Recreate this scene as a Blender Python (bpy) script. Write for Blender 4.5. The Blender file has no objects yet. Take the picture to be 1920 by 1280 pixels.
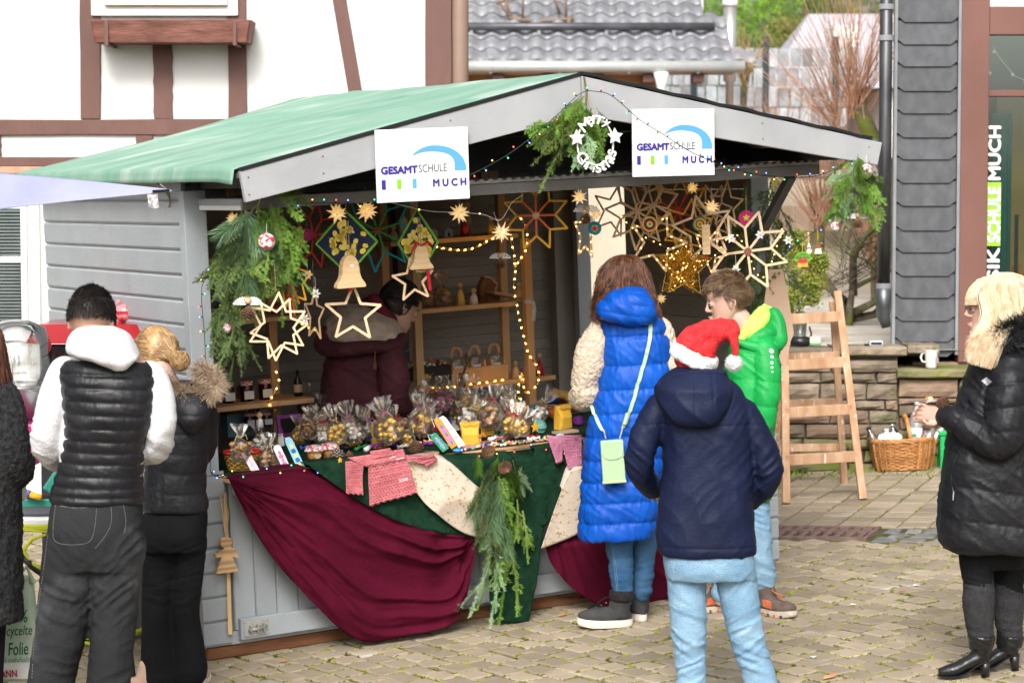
import bpy,math,random
import numpy as np
from mathutils import Vector,Matrix
random.seed(7)
RNG=np.random.default_rng(7)
sc=bpy.context.scene
C=sc.collection
PI=math.pi
R=math.radians
# - camera, world, sun, exposure
CZ=2.35
PITCH=0.0623
FPX=4533.0
cam_d=bpy.data.cameras.new('camera')
cam=bpy.data.objects.new('camera',cam_d)
C.objects.link(cam)
cam.location=(0,0,CZ)
cam.rotation_euler=(PI/2-PITCH,0,0)
cam_d.sensor_width=36.0
cam_d.lens=FPX/1920*36
cam_d.clip_end=400
cam_d.clip_start=0.1
cam_d.dof.use_dof=True
cam_d.dof.focus_distance=10.6
cam_d.dof.aperture_fstop=5.0
sc.camera=cam
SUN_EL,SUN_AZ=R(40),R(188)
w=bpy.data.worlds.new('World')
sc.world=w
w.use_nodes=True
nt=w.node_tree
bg=nt.nodes['Background']
sky=nt.nodes.new('ShaderNodeTexSky')
sky.sky_type='NISHITA'
sky.sun_disc=False
sky.sun_elevation=SUN_EL
sky.sun_rotation=SUN_AZ
sky.dust_density=6.0
hs=nt.nodes.new('ShaderNodeHueSaturation')
hs.inputs['Saturation'].default_value=0.18
nt.links.new(sky.outputs[0],hs.inputs['Color'])
nt.links.new(hs.outputs[0],bg.inputs['Color'])
bg.inputs['Strength'].default_value=0.15
sd=bpy.data.lights.new('sun','SUN')
sun=bpy.data.objects.new('sun',sd)
C.objects.link(sun)
sd.energy=1.5
sd.angle=R(18)
sd.color=(1.0,0.97,0.92)
sdir=Vector((math.sin(SUN_AZ)*math.cos(SUN_EL),math.cos(SUN_AZ)*math.cos(SUN_EL),math.sin(SUN_EL)))
sun.rotation_euler=sdir.to_track_quat('Z','Y').to_euler()
sun.location=(-4,-6,12)
sc.view_settings.view_transform='Standard'
sc.view_settings.look='None'
sc.view_settings.exposure=0.55
sc.view_settings.gamma=1.0
sc.view_settings.use_curve_mapping=False
sc.cycles.max_bounces=6
sc.cycles.transparent_max_bounces=16
sc.cycles.use_denoising=True
sc.cycles.caustics_reflective=False
sc.cycles.caustics_refractive=False
# - geometry of the place
_c,_s=math.cos(PITCH),math.sin(PITCH)
def ray(px,py):
	a,b=(px-960)/FPX,(640-py)/FPX
	return np.array([a,_c+_s*b,-_s+_c*b])
def P(px,py,y):
	"""the point at distance y along the ray through a picture point"""
	r=ray(px,py)
	r=r/r[1]*y
	return Vector((r[0],y,r[2]+CZ))
def gz(x,y):
	return CZ-2.1025+.0484*(x+1.3651)+.0224*(y-10.7122)
def G(px,py):
	r=ray(px,py)
	t=(-2.1025+.0484*1.3651-.0224*10.7122)/(r[2]-.0484*r[0]-.0224*r[1])
	return Vector((r[0]*t,r[1]*t,r[2]*t+CZ))
YAW=.5013
SU=np.array([math.cos(YAW),math.sin(YAW),.0534])
SV=np.array([-math.sin(YAW),math.cos(YAW),-.0037])
SW=np.array([-.0362,-.0415,1.])
SO=np.array([-1.3651,10.7122,CZ-2.1025])
def S(u,v,w):
	"""market stall coordinates (along the front, into the stall, up) to world"""
	return Vector(SO+u*SU+v*SV+w*SW)
def SL(u,v,w):
	return Vector(u*SU+v*SV+w*SW)
def on(k,val,px,py):
	"""stall coordinates of a picture point on the plane coordinate k = val"""
	r=ray(px,py)
	M=[SU,SV,SW]
	idx=[i for i in range(3)if i!=k]
	A=np.column_stack([M[idx[0]],M[idx[1]],-r])
	b=-(SO-np.array([0,0,CZ])+M[k]*val)
	s=np.linalg.solve(A,b)
	c=[0,0,0]
	c[idx[0]],c[idx[1]],c[k]=s[0],s[1],val
	return c
STALL_ROT=Matrix((Vector(SU).normalized(),Vector(SV).normalized(),Vector(SW).normalized())).transposed()
def SM(u,v,w,rz=0,rx=0,ry=0):
	"""rigid placement in the stall: local x along the front, y into the stall, z up"""
	q=Vector(SU).normalized()
	z=Vector(SW).normalized()
	y=z.cross(q).normalized()
	x=y.cross(z)
	m=Matrix((x,y,z)).transposed().to_4x4()
	return Matrix.Translation(S(u,v,w))@m@Matrix.Rotation(rz,4,'Z')@Matrix.Rotation(rx,4,'X')@Matrix.Rotation(ry,4,'Y')
def SP(px,py,v,rz=0,rx=0,ry=0):
	c=on(1,v,px,py)
	return SM(c[0],c[1],c[2],rz,rx,ry)
	# - numpy noise
_perm=RNG.permutation(4096)
_val=RNG.random(4096)
def vnoise(Pn):
	Pn=np.asarray(Pn,float)
	i=np.floor(Pn).astype(int)
	f=Pn-i
	f=f*f*(3-2*f)
	out=0
	for dx in(0,1):
		for dy in(0,1):
			for dz in(0,1):
				h=_perm[(_perm[(_perm[(i[:,0]+dx)&4095]+i[:,1]+dy)&4095]+i[:,2]+dz)&4095]
				wgt=(f[:,0]if dx else 1-f[:,0])*(f[:,1]if dy else 1-f[:,1])*(f[:,2]if dz else 1-f[:,2])
				out=out+wgt*_val[h]
	return out*2-1
	# - mesh building
class MB:
	def __init__(s):
		s.v,s.f,s.m=[],[],[]
		s.cur=0
	def add(s,vs,fs):
		o=len(s.v)
		s.v+=[tuple(p)for p in vs]
		s.f+=[tuple(i+o for i in f)for f in fs]
		s.m+=[s.cur]*len(fs)
		return s
	def hexa(s,p):
		"""8 corners: bottom ring 0-3 counter-clockwise, top ring 4-7"""
		return s.add(p,[(3,2,1,0),(4,5,6,7),(0,1,5,4),(1,2,6,5),(2,3,7,6),(3,0,4,7)])
	def box(s,lo,hi,xf=None):
		x0,y0,z0=lo
		x1,y1,z1=hi
		p=[(x0,y0,z0),(x1,y0,z0),(x1,y1,z0),(x0,y1,z0),(x0,y0,z1),(x1,y0,z1),(x1,y1,z1),(x0,y1,z1)]
		if xf:
			p=[xf(*q)for q in p]
		return s.hexa(p)
	def tube(s,pts,r,n=8,cap=True,squash=None):
		pts=[Vector(p)for p in pts]
		k=len(pts)
		rr=r if isinstance(r,(list,tuple))else[r]*k
		up=None
		rings=[]
		for i in range(k):
			t=(pts[min(i+1,k-1)]-pts[max(i-1,0)])
			t=t.normalized()if t.length>1e-9 else Vector((0,0,1))
			if up is None:
				up=t.orthogonal().normalized()
			a=(up-t*up.dot(t))
			a=a.normalized()if a.length>1e-6 else t.orthogonal().normalized()
			up=a
			b=t.cross(a)
			for j in range(n):
				th=2*PI*j/n
				d=(a*math.cos(th)+b*math.sin(th))*rr[i]
				rings.append(pts[i]+d)
		fs=[]
		for i in range(k-1):
			for j in range(n):
				fs.append((i*n+j,i*n+(j+1)%n,(i+1)*n+(j+1)%n,(i+1)*n+j))
		if cap:
			fs.append(tuple(range(n-1,-1,-1)))
			fs.append(tuple((k-1)*n+j for j in range(n)))
		return s.add(rings,fs)
	def rings(s,rings,cap=True):
		"""list of rings, each a list of the same number of points"""
		n=len(rings[0])
		vs=[p for r_ in rings for p in r_]
		fs=[]
		for i in range(len(rings)-1):
			for j in range(n):
				fs.append((i*n+j,i*n+(j+1)%n,(i+1)*n+(j+1)%n,(i+1)*n+j))
		if cap:
			fs.append(tuple(range(n-1,-1,-1)))
			fs.append(tuple((len(rings)-1)*n+j for j in range(n)))
		return s.add(vs,fs)
	def lathe(s,prof,n=16,M=None):
		rg=[]
		for r_,z in prof:
			rg.append([(Vector((r_*math.cos(2*PI*j/n),r_*math.sin(2*PI*j/n),z)))for j in range(n)])
		if M is not None:
			rg=[[M@p for p in q]for q in rg]
		return s.rings(rg)
	def ball(s,c,r,n=10,m=7,sc=(1,1,1)):
		c=Vector(c)
		vs=[c+Vector((0,0,-r*sc[2]))]
		for i in range(1,m):
			ph=-PI/2+PI*i/m
			for j in range(n):
				th=2*PI*j/n
				vs.append(c+Vector((r*sc[0]*math.cos(ph)*math.cos(th),r*sc[1]*math.cos(ph)*math.sin(th),r*sc[2]*math.sin(ph))))
		vs.append(c+Vector((0,0,r*sc[2])))
		fs=[(0,1+(j+1)%n,1+j)for j in range(n)]
		for i in range(m-2):
			for j in range(n):
				a=1+i*n
				fs.append((a+j,a+(j+1)%n,a+n+(j+1)%n,a+n+j))
		a=1+(m-2)*n
		fs+=[(a+j,a+(j+1)%n,len(vs)-1)for j in range(n)]
		return s.add(vs,fs)
	def prism(s,poly,d0,d1,M=None):
		"""polygon in local x,z extruded along y from d0 to d1"""
		n=len(poly)
		vs=[Vector((x,d0,z))for x,z in poly]+[Vector((x,d1,z))for x,z in poly]
		if M is not None:
			vs=[M@p for p in vs]
		fs=[tuple(range(n)),tuple(range(2*n-1,n-1,-1))]
		fs+=[((i+1)%n,i,n+i,n+(i+1)%n)for i in range(n)]
		return s.add(vs,fs)
	def grid(s,fn,nu,nv,thick=0,closed=False):
		vs=[fn(i/nu,j/nv)for j in range(nv+1)for i in range(nu+1)]
		fs=[(j*(nu+1)+i,j*(nu+1)+i+1,(j+1)*(nu+1)+i+1,(j+1)*(nu+1)+i)for j in range(nv)for i in range(nu)]
		return s.add(vs,fs)
	def mesh(s,name,mats,smooth=False):
		me=bpy.data.meshes.new(name)
		me.from_pydata([tuple(p)for p in s.v],[],s.f)
		if not isinstance(mats,(list,tuple)):
			mats=[mats]
		for m_ in mats:
			me.materials.append(m_)
		if len(mats)>1:
			me.polygons.foreach_set('material_index',s.m)
		if smooth:
			me.polygons.foreach_set('use_smooth',[True]*len(me.polygons))
		me.update()
		return me
	def obj(s,name,mats,parent=None,smooth=False,xf=None,bevel=0):
		if xf:
			s.v=[tuple(xf(*p))for p in s.v]
		return link(name,s.mesh(name,mats,smooth),parent,bevel=bevel)
def link(name,me,parent=None,M=None,bevel=0,solid=0):
	o=bpy.data.objects.new(name,me)
	C.objects.link(o)
	if parent is not None:
		o.parent=parent
	if M is not None:
		o.matrix_basis=M
	if solid:
		md=o.modifiers.new('solid','SOLIDIFY')
		md.thickness=solid
		md.offset=0
	if bevel:
		md=o.modifiers.new('bevel','BEVEL')
		md.width=bevel
		md.segments=2
		md.limit_method='ANGLE'
		md.angle_limit=R(40)
	return o
def tag(o,label=None,cat=None,group=None,kind=None):
	if label:o['label']=label
	if cat:o['category']=cat
	if group:o['group']=group
	if kind:o['kind']=kind
	return o
def thing(name,label,cat,M=None,group=None):
	o=bpy.data.objects.new(name,None)
	o.empty_display_size=.1
	C.objects.link(o)
	if M is not None:
		if not isinstance(M,Matrix):
			M=Matrix.Translation(M)
		o.matrix_basis=M
	return tag(o,label,cat,group)
KIDS={}
def kids(o):
	return[x for x in C.objects if x.parent==o]
def dup(o,M,label=None,group=None,_ch=None):
	if _ch is None:
		_ch={}
		for x in C.objects:
			if x.parent is not None:
				_ch.setdefault(x.parent.name,[]).append(x)
	c=o.copy()
	C.objects.link(c)
	if M is not None:
		c.matrix_basis=M
	if label:c['label']=label
	if group:c['group']=group
	for k in _ch.get(o.name,[]):
		d=dup(k,None,None,None,_ch)
		d.parent=c
	return c
def T(x,y,z):return Matrix.Translation((x,y,z))
def RZ(a):return Matrix.Rotation(a,4,'Z')
def RX(a):return Matrix.Rotation(a,4,'X')
def RY(a):return Matrix.Rotation(a,4,'Y')
def along(p,q,up=(0,0,1)):
	"""frame with local z from p to q"""
	z=(Vector(q)-Vector(p)).normalized()
	x=Vector(up).cross(z)
	if x.length<1e-5:x=Vector((1,0,0)).cross(z)
	x.normalize()
	y=z.cross(x)
	return Matrix.Translation(p)@Matrix((x,y,z)).transposed().to_4x4()
	# - materials
MATS={}
def mat(name,c1,c2=None,rough=.7,scale=6,bump=0,bscale=60,metal=0,emis=None,es=0,stretch=(1,1,1),spec=.4,coat=0,sheen=0,rnd=0,contrast=.3,trans=0,alpha=1,detail=5,bstretch=None,wave=None,isl=False,c3=None,s3=2.0,t3=.6,sss=0):
	if name in MATS:return MATS[name]
	m=bpy.data.materials.new(name)
	m.use_nodes=True
	MATS[name]=m
	n=m.node_tree
	b=n.nodes['Principled BSDF']
	L=n.links.new
	c2=c2 or c1
	tc=n.nodes.new('ShaderNodeTexCoord')
	mp=n.nodes.new('ShaderNodeMapping')
	mp.inputs['Scale'].default_value=stretch
	L(tc.outputs['Object'],mp.inputs['Vector'])
	vec=mp.outputs[0]
	if rnd or isl:
		oi=n.nodes.new('ShaderNodeObjectInfo')
		ad=n.nodes.new('ShaderNodeVectorMath');ad.operation='ADD'
		ml=n.nodes.new('ShaderNodeMath');ml.operation='MULTIPLY';ml.inputs[1].default_value=37.0
		L(oi.outputs['Random'],ml.inputs[0]);L(mp.outputs[0],ad.inputs[0]);L(ml.outputs[0],ad.inputs[1])
		vec=ad.outputs[0]
	nz=n.nodes.new('ShaderNodeTexNoise')
	nz.inputs['Scale'].default_value=scale
	nz.inputs['Detail'].default_value=detail
	L(vec,nz.inputs['Vector'])
	rp=n.nodes.new('ShaderNodeValToRGB')
	rp.color_ramp.elements[0].position=.5-contrast/2
	rp.color_ramp.elements[1].position=.5+contrast/2
	rp.color_ramp.elements[0].color=(*c1,1)
	rp.color_ramp.elements[1].color=(*c2,1)
	L(nz.outputs[0],rp.inputs[0])
	col=rp.outputs[0]
	if wave:
		wv=n.nodes.new('ShaderNodeTexWave')
		wv.wave_type=wave.get('type','BANDS')
		wv.bands_direction=wave.get('dir','X')
		wv.inputs['Scale'].default_value=wave.get('scale',10)
		wv.inputs['Distortion'].default_value=wave.get('dist',3)
		wv.inputs['Detail'].default_value=2
		L(vec,wv.inputs['Vector'])
		mx=n.nodes.new('ShaderNodeMix');mx.data_type='RGBA'
		mx.blend_type='MULTIPLY'
		mx.inputs[0].default_value=wave.get('amt',.4)
		L(col,mx.inputs[6]);L(wv.outputs[0],mx.inputs[7])
		col=mx.outputs[2]
	if c3:
		n3=n.nodes.new('ShaderNodeTexNoise');n3.inputs['Scale'].default_value=s3;n3.inputs['Detail'].default_value=6
		L(vec,n3.inputs['Vector'])
		r3=n.nodes.new('ShaderNodeValToRGB')
		r3.color_ramp.elements[0].position=t3;r3.color_ramp.elements[1].position=min(1,t3+.12)
		L(n3.outputs[0],r3.inputs[0])
		mx=n.nodes.new('ShaderNodeMix');mx.data_type='RGBA'
		L(r3.outputs[0],mx.inputs[0]);L(col,mx.inputs[6]);mx.inputs[7].default_value=(*c3,1)
		col=mx.outputs[2]
	if rnd:
		src=oi.outputs['Random']
		if isl:
			ge=n.nodes.new('ShaderNodeNewGeometry')
			a2=n.nodes.new('ShaderNodeMath');a2.operation='ADD'
			L(ge.outputs['Random Per Island'],a2.inputs[0]);L(oi.outputs['Random'],a2.inputs[1])
			fr=n.nodes.new('ShaderNodeMath');fr.operation='FRACT'
			L(a2.outputs[0],fr.inputs[0]);src=fr.outputs[0]
		mr=n.nodes.new('ShaderNodeMapRange')
		mr.inputs[3].default_value=1-rnd
		mr.inputs[4].default_value=1+rnd
		L(src,mr.inputs[0])
		mx=n.nodes.new('ShaderNodeVectorMath');mx.operation='SCALE'
		L(col,mx.inputs[0]);L(mr.outputs[0],mx.inputs['Scale'])
		col=mx.outputs[0]
	L(col,b.inputs['Base Color'])
	b.inputs['Roughness'].default_value=rough
	b.inputs['Metallic'].default_value=metal
	b.inputs['Specular IOR Level'].default_value=spec
	b.inputs['Coat Weight'].default_value=coat
	if sheen>.9:
		b.inputs['Sheen Weight'].default_value=sheen
		b.inputs['Sheen Roughness'].default_value=.5
	if trans:
		b.inputs['Transmission Weight'].default_value=trans
	if alpha<1:
		b.inputs['Alpha'].default_value=alpha
	if sss:
		b.inputs['Subsurface Weight'].default_value=sss
		b.inputs['Subsurface Radius'].default_value=(.01,.004,.002)
	if emis:
		b.inputs['Emission Color'].default_value=(*emis,1)
		b.inputs['Emission Strength'].default_value=es
	if bump:
		nb=n.nodes.new('ShaderNodeTexNoise')
		nb.inputs['Scale'].default_value=bscale
		nb.inputs['Detail'].default_value=4
		if bstretch:
			m2=n.nodes.new('ShaderNodeMapping');m2.inputs['Scale'].default_value=bstretch
			L(tc.outputs['Object'],m2.inputs['Vector']);L(m2.outputs[0],nb.inputs['Vector'])
		else:
			L(vec,nb.inputs['Vector'])
		bp=n.nodes.new('ShaderNodeBump')
		bp.inputs['Strength'].default_value=bump
		bp.inputs['Distance'].default_value=.01
		L(nb.outputs[0],bp.inputs['Height'])
		L(bp.outputs[0],b.inputs['Normal'])
	return m
def film(name,tint=(1,1,1),gloss=.5,rough=.12,base=.12,milk=0):
	"""thin clear film: mostly see-through, with sharp glints"""
	if name in MATS:return MATS[name]
	m=bpy.data.materials.new(name);m.use_nodes=True;MATS[name]=m
	n=m.node_tree;n.nodes.clear()
	out=n.nodes.new('ShaderNodeOutputMaterial')
	tr=n.nodes.new('ShaderNodeBsdfTransparent');tr.inputs[0].default_value=(*tint,1)
	gl=n.nodes.new('ShaderNodeBsdfGlossy');gl.inputs['Roughness'].default_value=rough
	gl.inputs['Color'].default_value=(*tint,1)
	fr=n.nodes.new('ShaderNodeFresnel');fr.inputs[0].default_value=1.45
	ma=n.nodes.new('ShaderNodeMath');ma.operation='MULTIPLY_ADD';ma.inputs[1].default_value=gloss;ma.inputs[2].default_value=base;ma.use_clamp=True
	mx=n.nodes.new('ShaderNodeMixShader')
	L=n.links.new
	if milk:
		df=n.nodes.new('ShaderNodeBsdfDiffuse');df.inputs[0].default_value=(.9,.9,.9,1);m2=n.nodes.new('ShaderNodeMixShader');m2.inputs[0].default_value=milk
		L(gl.outputs[0],m2.inputs[1]);L(df.outputs[0],m2.inputs[2]);gl=m2
	L(fr.outputs[0],ma.inputs[0]);L(ma.outputs[0],mx.inputs[0]);L(tr.outputs[0],mx.inputs[1]);L(gl.outputs[0],mx.inputs[2]);L(mx.outputs[0],out.inputs[0])
	return m
def text_mesh(s,m,w=None,h=None,depth=.002,bold=0.0,space=1.0,shear=0.0):
	"""lettering in the local x,z plane facing -y, lower left at the origin, scaled to w x h"""
	cu=bpy.data.curves.new('lettering','FONT')
	cu.body=s;cu.extrude=.02;cu.offset=min(bold,0);cu.space_character=space;cu.shear=shear
	cu.resolution_u=3
	o=bpy.data.objects.new('lettering',cu);C.objects.link(o)
	dg=bpy.context.evaluated_depsgraph_get()
	me=bpy.data.meshes.new_from_object(o.evaluated_get(dg))
	bpy.data.objects.remove(o);bpy.data.curves.remove(cu)
	n=len(me.vertices);a=np.empty(n*3);me.vertices.foreach_get('co',a);a=a.reshape(-1,3)
	lo,hi=a.min(0),a.max(0)
	q=(a-lo)/np.maximum(hi-lo,1e-6)
	if w is None:w=h*(hi[0]-lo[0])/(hi[1]-lo[1])
	if h is None:h=w*(hi[1]-lo[1])/(hi[0]-lo[0])
	b=np.column_stack([q[:,0]*w,-q[:,2]*depth,q[:,1]*h])
	me.vertices.foreach_set('co',b.ravel());me.materials.clear();me.materials.append(m);me.name='lettering'
	me.update()
	if bold>0:
		mb=MB();fs=[tuple(p.vertices)for p in me.polygons];e=bold*h
		for i,(dx,dz)in enumerate(((0,0),(-e,0),(e,0),(0,e),(0,-e),(e*.7,e*.7),(-e*.7,-e*.7))):
			mb.add([(x*(1-2*e/w)+e+dx,y-.00012*i,z*(1-2*e/h)+e+dz)for x,y,z in b],fs)
		me=mb.mesh('lettering',m)
	return me
	# = THE SETTING
def rect(x0,y0,x1,y1,Y):
	"""a picture rectangle on the plane at distance Y: x range and z range in metres"""
	ym=(y0+y1)/2
	a,b=P(x0,ym,Y),P(x1,ym,Y)
	return a.x,b.x,P(960,y1,Y).z,P(960,y0,Y).z
def slab(mb,x0,y0,x1,y1,Y,th,back=0):
	X0,X1,Z0,Z1=rect(x0,y0,x1,y1,Y)
	mb.box((X0,Y-th,Z0),(X1,Y+back,Z1))
	return mb
m_joint=mat('moss joint',(.06,.055,.02),(.17,.18,.03),.95,12,.8,90,contrast=.35,c3=(.05,.04,.03),s3=7,t3=.5)
m_paver=mat('concrete paver',(.27,.215,.152),(.385,.315,.228),.85,5,.35,260,rnd=.22,isl=True,contrast=.6,c3=(.44,.39,.33),s3=1.6,t3=.62)
m_sett=mat('granite sett',(.13,.135,.14),(.25,.24,.22),.7,9,.5,60,rnd=.25,isl=True)
m_moss=mat('moss',(.10,.12,.012),(.27,.27,.03),.95,30,.6,200,rnd=.35,isl=True)
m_iron=mat('rusty iron',(.17,.10,.085),(.28,.19,.17),.65,18,.3,90,metal=.3)
m_dark=mat('dark hollow',(.008,.007,.006),rough=.9)
gb=MB()
for(a,b)in(((-60,4),(60,90)),):
	vs=[(x,y,gz(x,y)-.012)for x,y in((a[0],a[1]),(b[0],a[1]),(b[0],b[1]),(a[0],b[1]))]
	gb.add(vs,[(0,1,2,3)])
ground=gb.obj('ground',m_joint)
tag(ground,kind='structure')
g0=G(1455,1011);g1=G(1900,1015)
gd=Vector((math.cos(R(-21)),math.sin(R(-21)),0))
gn=Vector((-gd.y,gd.x,0))
gA=G(1620,1012);gA.z=0
def gpos(a,b):
	"""a along the gutter from the right end of the grate, b across it towards the wall"""
	p=gA+gd*a+gn*b
	return p.x,p.y
GUT=.44
def paver_mesh(lx,ly,seed,name='paver',h=.05,m=None,bev=.008,jit=.005,nseg=1):
	r_=random.Random(seed)
	hx,hy=lx/2,ly/2
	base=[]
	for(x,y)in((-hx,-hy),(0,-hy),(hx,-hy),(hx,0),(hx,hy),(0,hy),(-hx,hy),(-hx,0)):
		base.append((x+r_.uniform(-jit,jit),y+r_.uniform(-jit,jit)))
	rg=[]
	for z,k in((-h,1.0),(-bev*.7,1.0),(0,1-2*bev/min(lx,ly))):
		rg.append([(x*k,y*k,z)for x,y in base])
	mb=MB();mb.rings(rg)
	mb.f=[f for f in mb.f if len(f)<8 or min(f)>7]
	return mb
GN=Vector((-.0484,-.0224,1)).normalized()
GROT=Vector((0,0,1)).rotation_difference(GN).to_matrix().to_4x4()
from bisect import bisect
def proj(p):
	x,y,z=p[0],p[1],p[2]-CZ
	yc=_c*y-_s*z;zc=_s*y+_c*z
	return 960+FPX*x/yc,640-FPX*zc/yc
def inside_stall(x,y,pad=0):
	d=np.array([x,y])-SO[:2]
	u=d@SU[:2]/(SU[:2]@SU[:2]);v=d@SV[:2]/(SV[:2]@SV[:2])
	return pad<u<3.09-pad and v>.06+pad and v<2.0-pad
def gut_side(x,y):
	return(Vector((x,y,0))-gA).dot(gn)
spots=[]
ang=R(-56)
ad,bd=Vector((math.cos(ang),math.sin(ang))),Vector((-math.sin(ang),math.cos(ang)))
RW=.124
for j in range(-75,75):
	x=-8+(j%2)*.07+(j%5)*.013
	k=0
	while x<8:
		L_=(.152,.168,.145,.175)[(k*7+j*3)%4]
		cx=x+L_/2
		wob=.010*math.sin(cx*21+j*.9)+.006*math.sin(j*1.7+cx*9)
		p=Vector((0,11.3))+ad*cx+bd*(j*RW+wob)
		if gut_side(p.x,p.y)<-.05-.0 and-5.2<p.x<5.5 and 6.5<p.y<15.5 and not inside_stall(p.x,p.y,.15):
			spots.append((p.x,p.y,L_,ang+random.uniform(-.03,.03),'f'))
		x+=L_+.001
		k+=1
ang2=R(69.5)
ad2,bd2=Vector((math.cos(ang2),math.sin(ang2))),Vector((math.sin(ang2),-math.cos(ang2)))
for j in range(-28,28):
	for k in range(0,40):
		p=Vector(gpos(0,GUT))+Vector((gd.x,gd.y))*(j*.172)+Vector((gn.x,gn.y))*(k*.168+.085)
		if p.y<15.75 and-3.5<p.x<6 and not inside_stall(p.x,p.y,.15)and p.y>9:
			spots.append((p.x,p.y,.16,R(-21)+random.uniform(-.01,.01),'b'))
def spot_size(s_):
	q=proj((s_[0],s_[1],gz(s_[0],s_[1])))
	vis=-30<q[0]<1950 and 850<q[1]<1300
	return(0 if vis else 1,s_[1])
spots.sort(key=spot_size)
PV={}
for L_ in(.152,.168,.145,.175):
	for vz in range(3):
		PV[('f',L_,vz)]=paver_mesh(L_-.010,RW-.010,vz*7+int(L_*1000)).mesh('paver',m_paver)
for vz in range(3):
	PV[('b',.16,vz)]=paver_mesh(.162,.158,vz+90,jit=.003).mesh('paver',m_paver)
rest=MB()
n_one=0
for s_ in spots:
	x,y,L_,a_,k_=s_
	q=proj((x,y,gz(x,y)))
	hid=(95<q[0]<270)or(1250<q[0]<1330)or(1350<q[0]<1420)or(q[0]<40)or q[0]>1930 or q[1]>1292 or q[1]<880
	z=gz(x,y)+random.uniform(-.002,.002)
	tilt=RX(random.uniform(-.012,.012))@RY(random.uniform(-.012,.012))
	M=T(x,y,z)@GROT@tilt@RZ(a_+(PI if random.random()<.5 else 0))
	me=PV[(k_,L_,random.randrange(3))]
	if n_one<300 and not hid and spot_size(s_)[0]==0:
		link('paver',me,ground,M)
		n_one+=1
	else:
		rest.add([M@v.co for v in me.vertices],[tuple(p.vertices)for p in me.polygons])
o=rest.obj('paver_field',m_paver,ground);o['kind']='stuff'
setts=MB()
for row in range(3):
	a=.03+(row%2)*.06
	while a<4.5:
		L_=random.uniform(.10,.17)
		x,y=gpos(a+L_/2,.07+row*.135)
		if row<2 or True:
			mb=paver_mesh(L_-.018,.12,random.randrange(999),jit=.012,bev=.014)
			M=T(x,y,gz(x,y)-.003)@GROT@RZ(R(-21))@RX(random.uniform(-.05,.05))@RY(random.uniform(-.05,.05))
			q=proj((x,y,gz(x,y)))
			if q[0]<1790:
				link('sett',mb.mesh('sett',m_sett),ground,M)
			else:
				setts.add([M@Vector(v)for v in mb.v],mb.f)
		a+=L_+.006
o=setts.obj('sett_field',m_sett,ground);o['kind']='stuff'
x,y=gpos(-.30,.24)
t=thing('drain_grate','rusty iron drain grate with slanted slots set in the paving beside the stall','drain grate',T(x,y,gz(x,y))@GROT@RZ(R(-21)))
fr=MB()
W_,D_=.30,.19
MB.box(fr,(-W_-.3,-D_,-.03),(W_,-D_+.02,.004));fr.box((-W_-.3,D_-.02,-.03),(W_,D_,.004))
fr.box((W_-.02,-D_+.02,-.03),(W_,D_-.02,.004));fr.obj('frame',m_iron,t,bevel=.002)
br=MB()
br.box((-W_-.3,.035,-.03),(W_-.022,.075,.002));br.box((-W_-.3,-D_+.021,-.03),(W_-.022,-D_+.045,.002))
br.obj('cross_bar',m_iron,t)
bar=MB().box((-.016,-D_+.046,-.03),(.016,.034,.001)).mesh('bar',m_iron)
bar2=MB().box((-.018,.076,-.03),(.018,D_-.021,.001)).mesh('bar',m_iron)
for i in range(13):
	sx=W_-.05-i*.066
	link('bar',bar,t,T(sx,0,0));link('bar',bar2,t,T(sx,0,0))
MB().box((-W_-.3,-D_,-.09),(W_,D_,-.08)).obj('pit',m_dark,t)
ms=MB()
cnt=0
for s_ in spots:
	x,y,L_,a_,k_=s_
	q=proj((x,y,gz(x,y)))
	if not(-60<q[0]<1990 and q[1]<1330):continue
	den=14 if k_=='f' else 7
	for i in range(den):
		if vnoise([[x*1.3,y*1.3,3.3]])[0]<random.uniform(-1.0,.45):continue
		e=random.choice(((1,0),(0,1),(1,0),(0,-1),(-1,0)))
		w_=(RW if k_=='f' else.17)/2
		l2=L_/2
		px_,py_=(e[0]*l2 if e[0]else random.uniform(-l2,l2)),(e[1]*w_ if e[1]else random.uniform(-w_,w_))
		ca,sa=math.cos(a_),math.sin(a_)
		X,Y=x+ca*px_-sa*py_,y+sa*px_+ca*py_
		r1=random.uniform(.0025,.0062)if random.random()<.975 else random.uniform(.008,.015)
		aa=a_+(0 if e[1]else PI/2)
		ln=r1*random.uniform(1.2,3.6)
		z=gz(X,Y)-.004
		c2,s2=math.cos(aa),math.sin(aa)
		vs=[]
		for kx,ky in((1,0),(.5,1),(-.5,1),(-1,0),(-.5,-1),(.5,-1)):
			dx,dy=kx*ln*random.uniform(.7,1.2),ky*r1*random.uniform(.6,1.2)
			vs.append((X+c2*dx-s2*dy,Y+s2*dx+c2*dy,z))
		vs.append((X,Y,z+r1*.55+.004))
		ms.add(vs,[(i_,(i_+1)%6,6)for i_ in range(6)])
o=ms.obj('moss',m_moss);tag(o,'yellow green moss growing in the joints between the pavers','moss',kind='stuff')
m_leaf=mat('dry leaf',(.35,.12,.05),(.5,.28,.12),.8,20,rnd=.3)
lf=MB().add([(-.03,0,.002),(-.01,.009,.008),(.02,.008,.006),(.035,0,.012),(.015,-.008,.004),(-.01,-.008,.003)],[(0,5,4,3,2,1)]).mesh('leaf',m_leaf)
leaf_at=[(548,1203,'pointed orange leaf lying on the pavers below the burgundy drape',1.4),(530,1242,'orange leaf in a joint near the bottom edge of the burgundy drape',1.1),(575,1181,'small pale leaf beside the wooden base beam of the stall',1.0),(1055,1155,'curled red leaf near the toe of the black winter shoe',1.2),(1555,1272,'brown crumpled leaf at the bottom edge between child and woman in black',1.3),(750,1164,'dark little leaf right of the burgundy drape end',.8),(1690,1112,'tiny orange leaf on pavers left of the black high boots',.9)]
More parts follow.
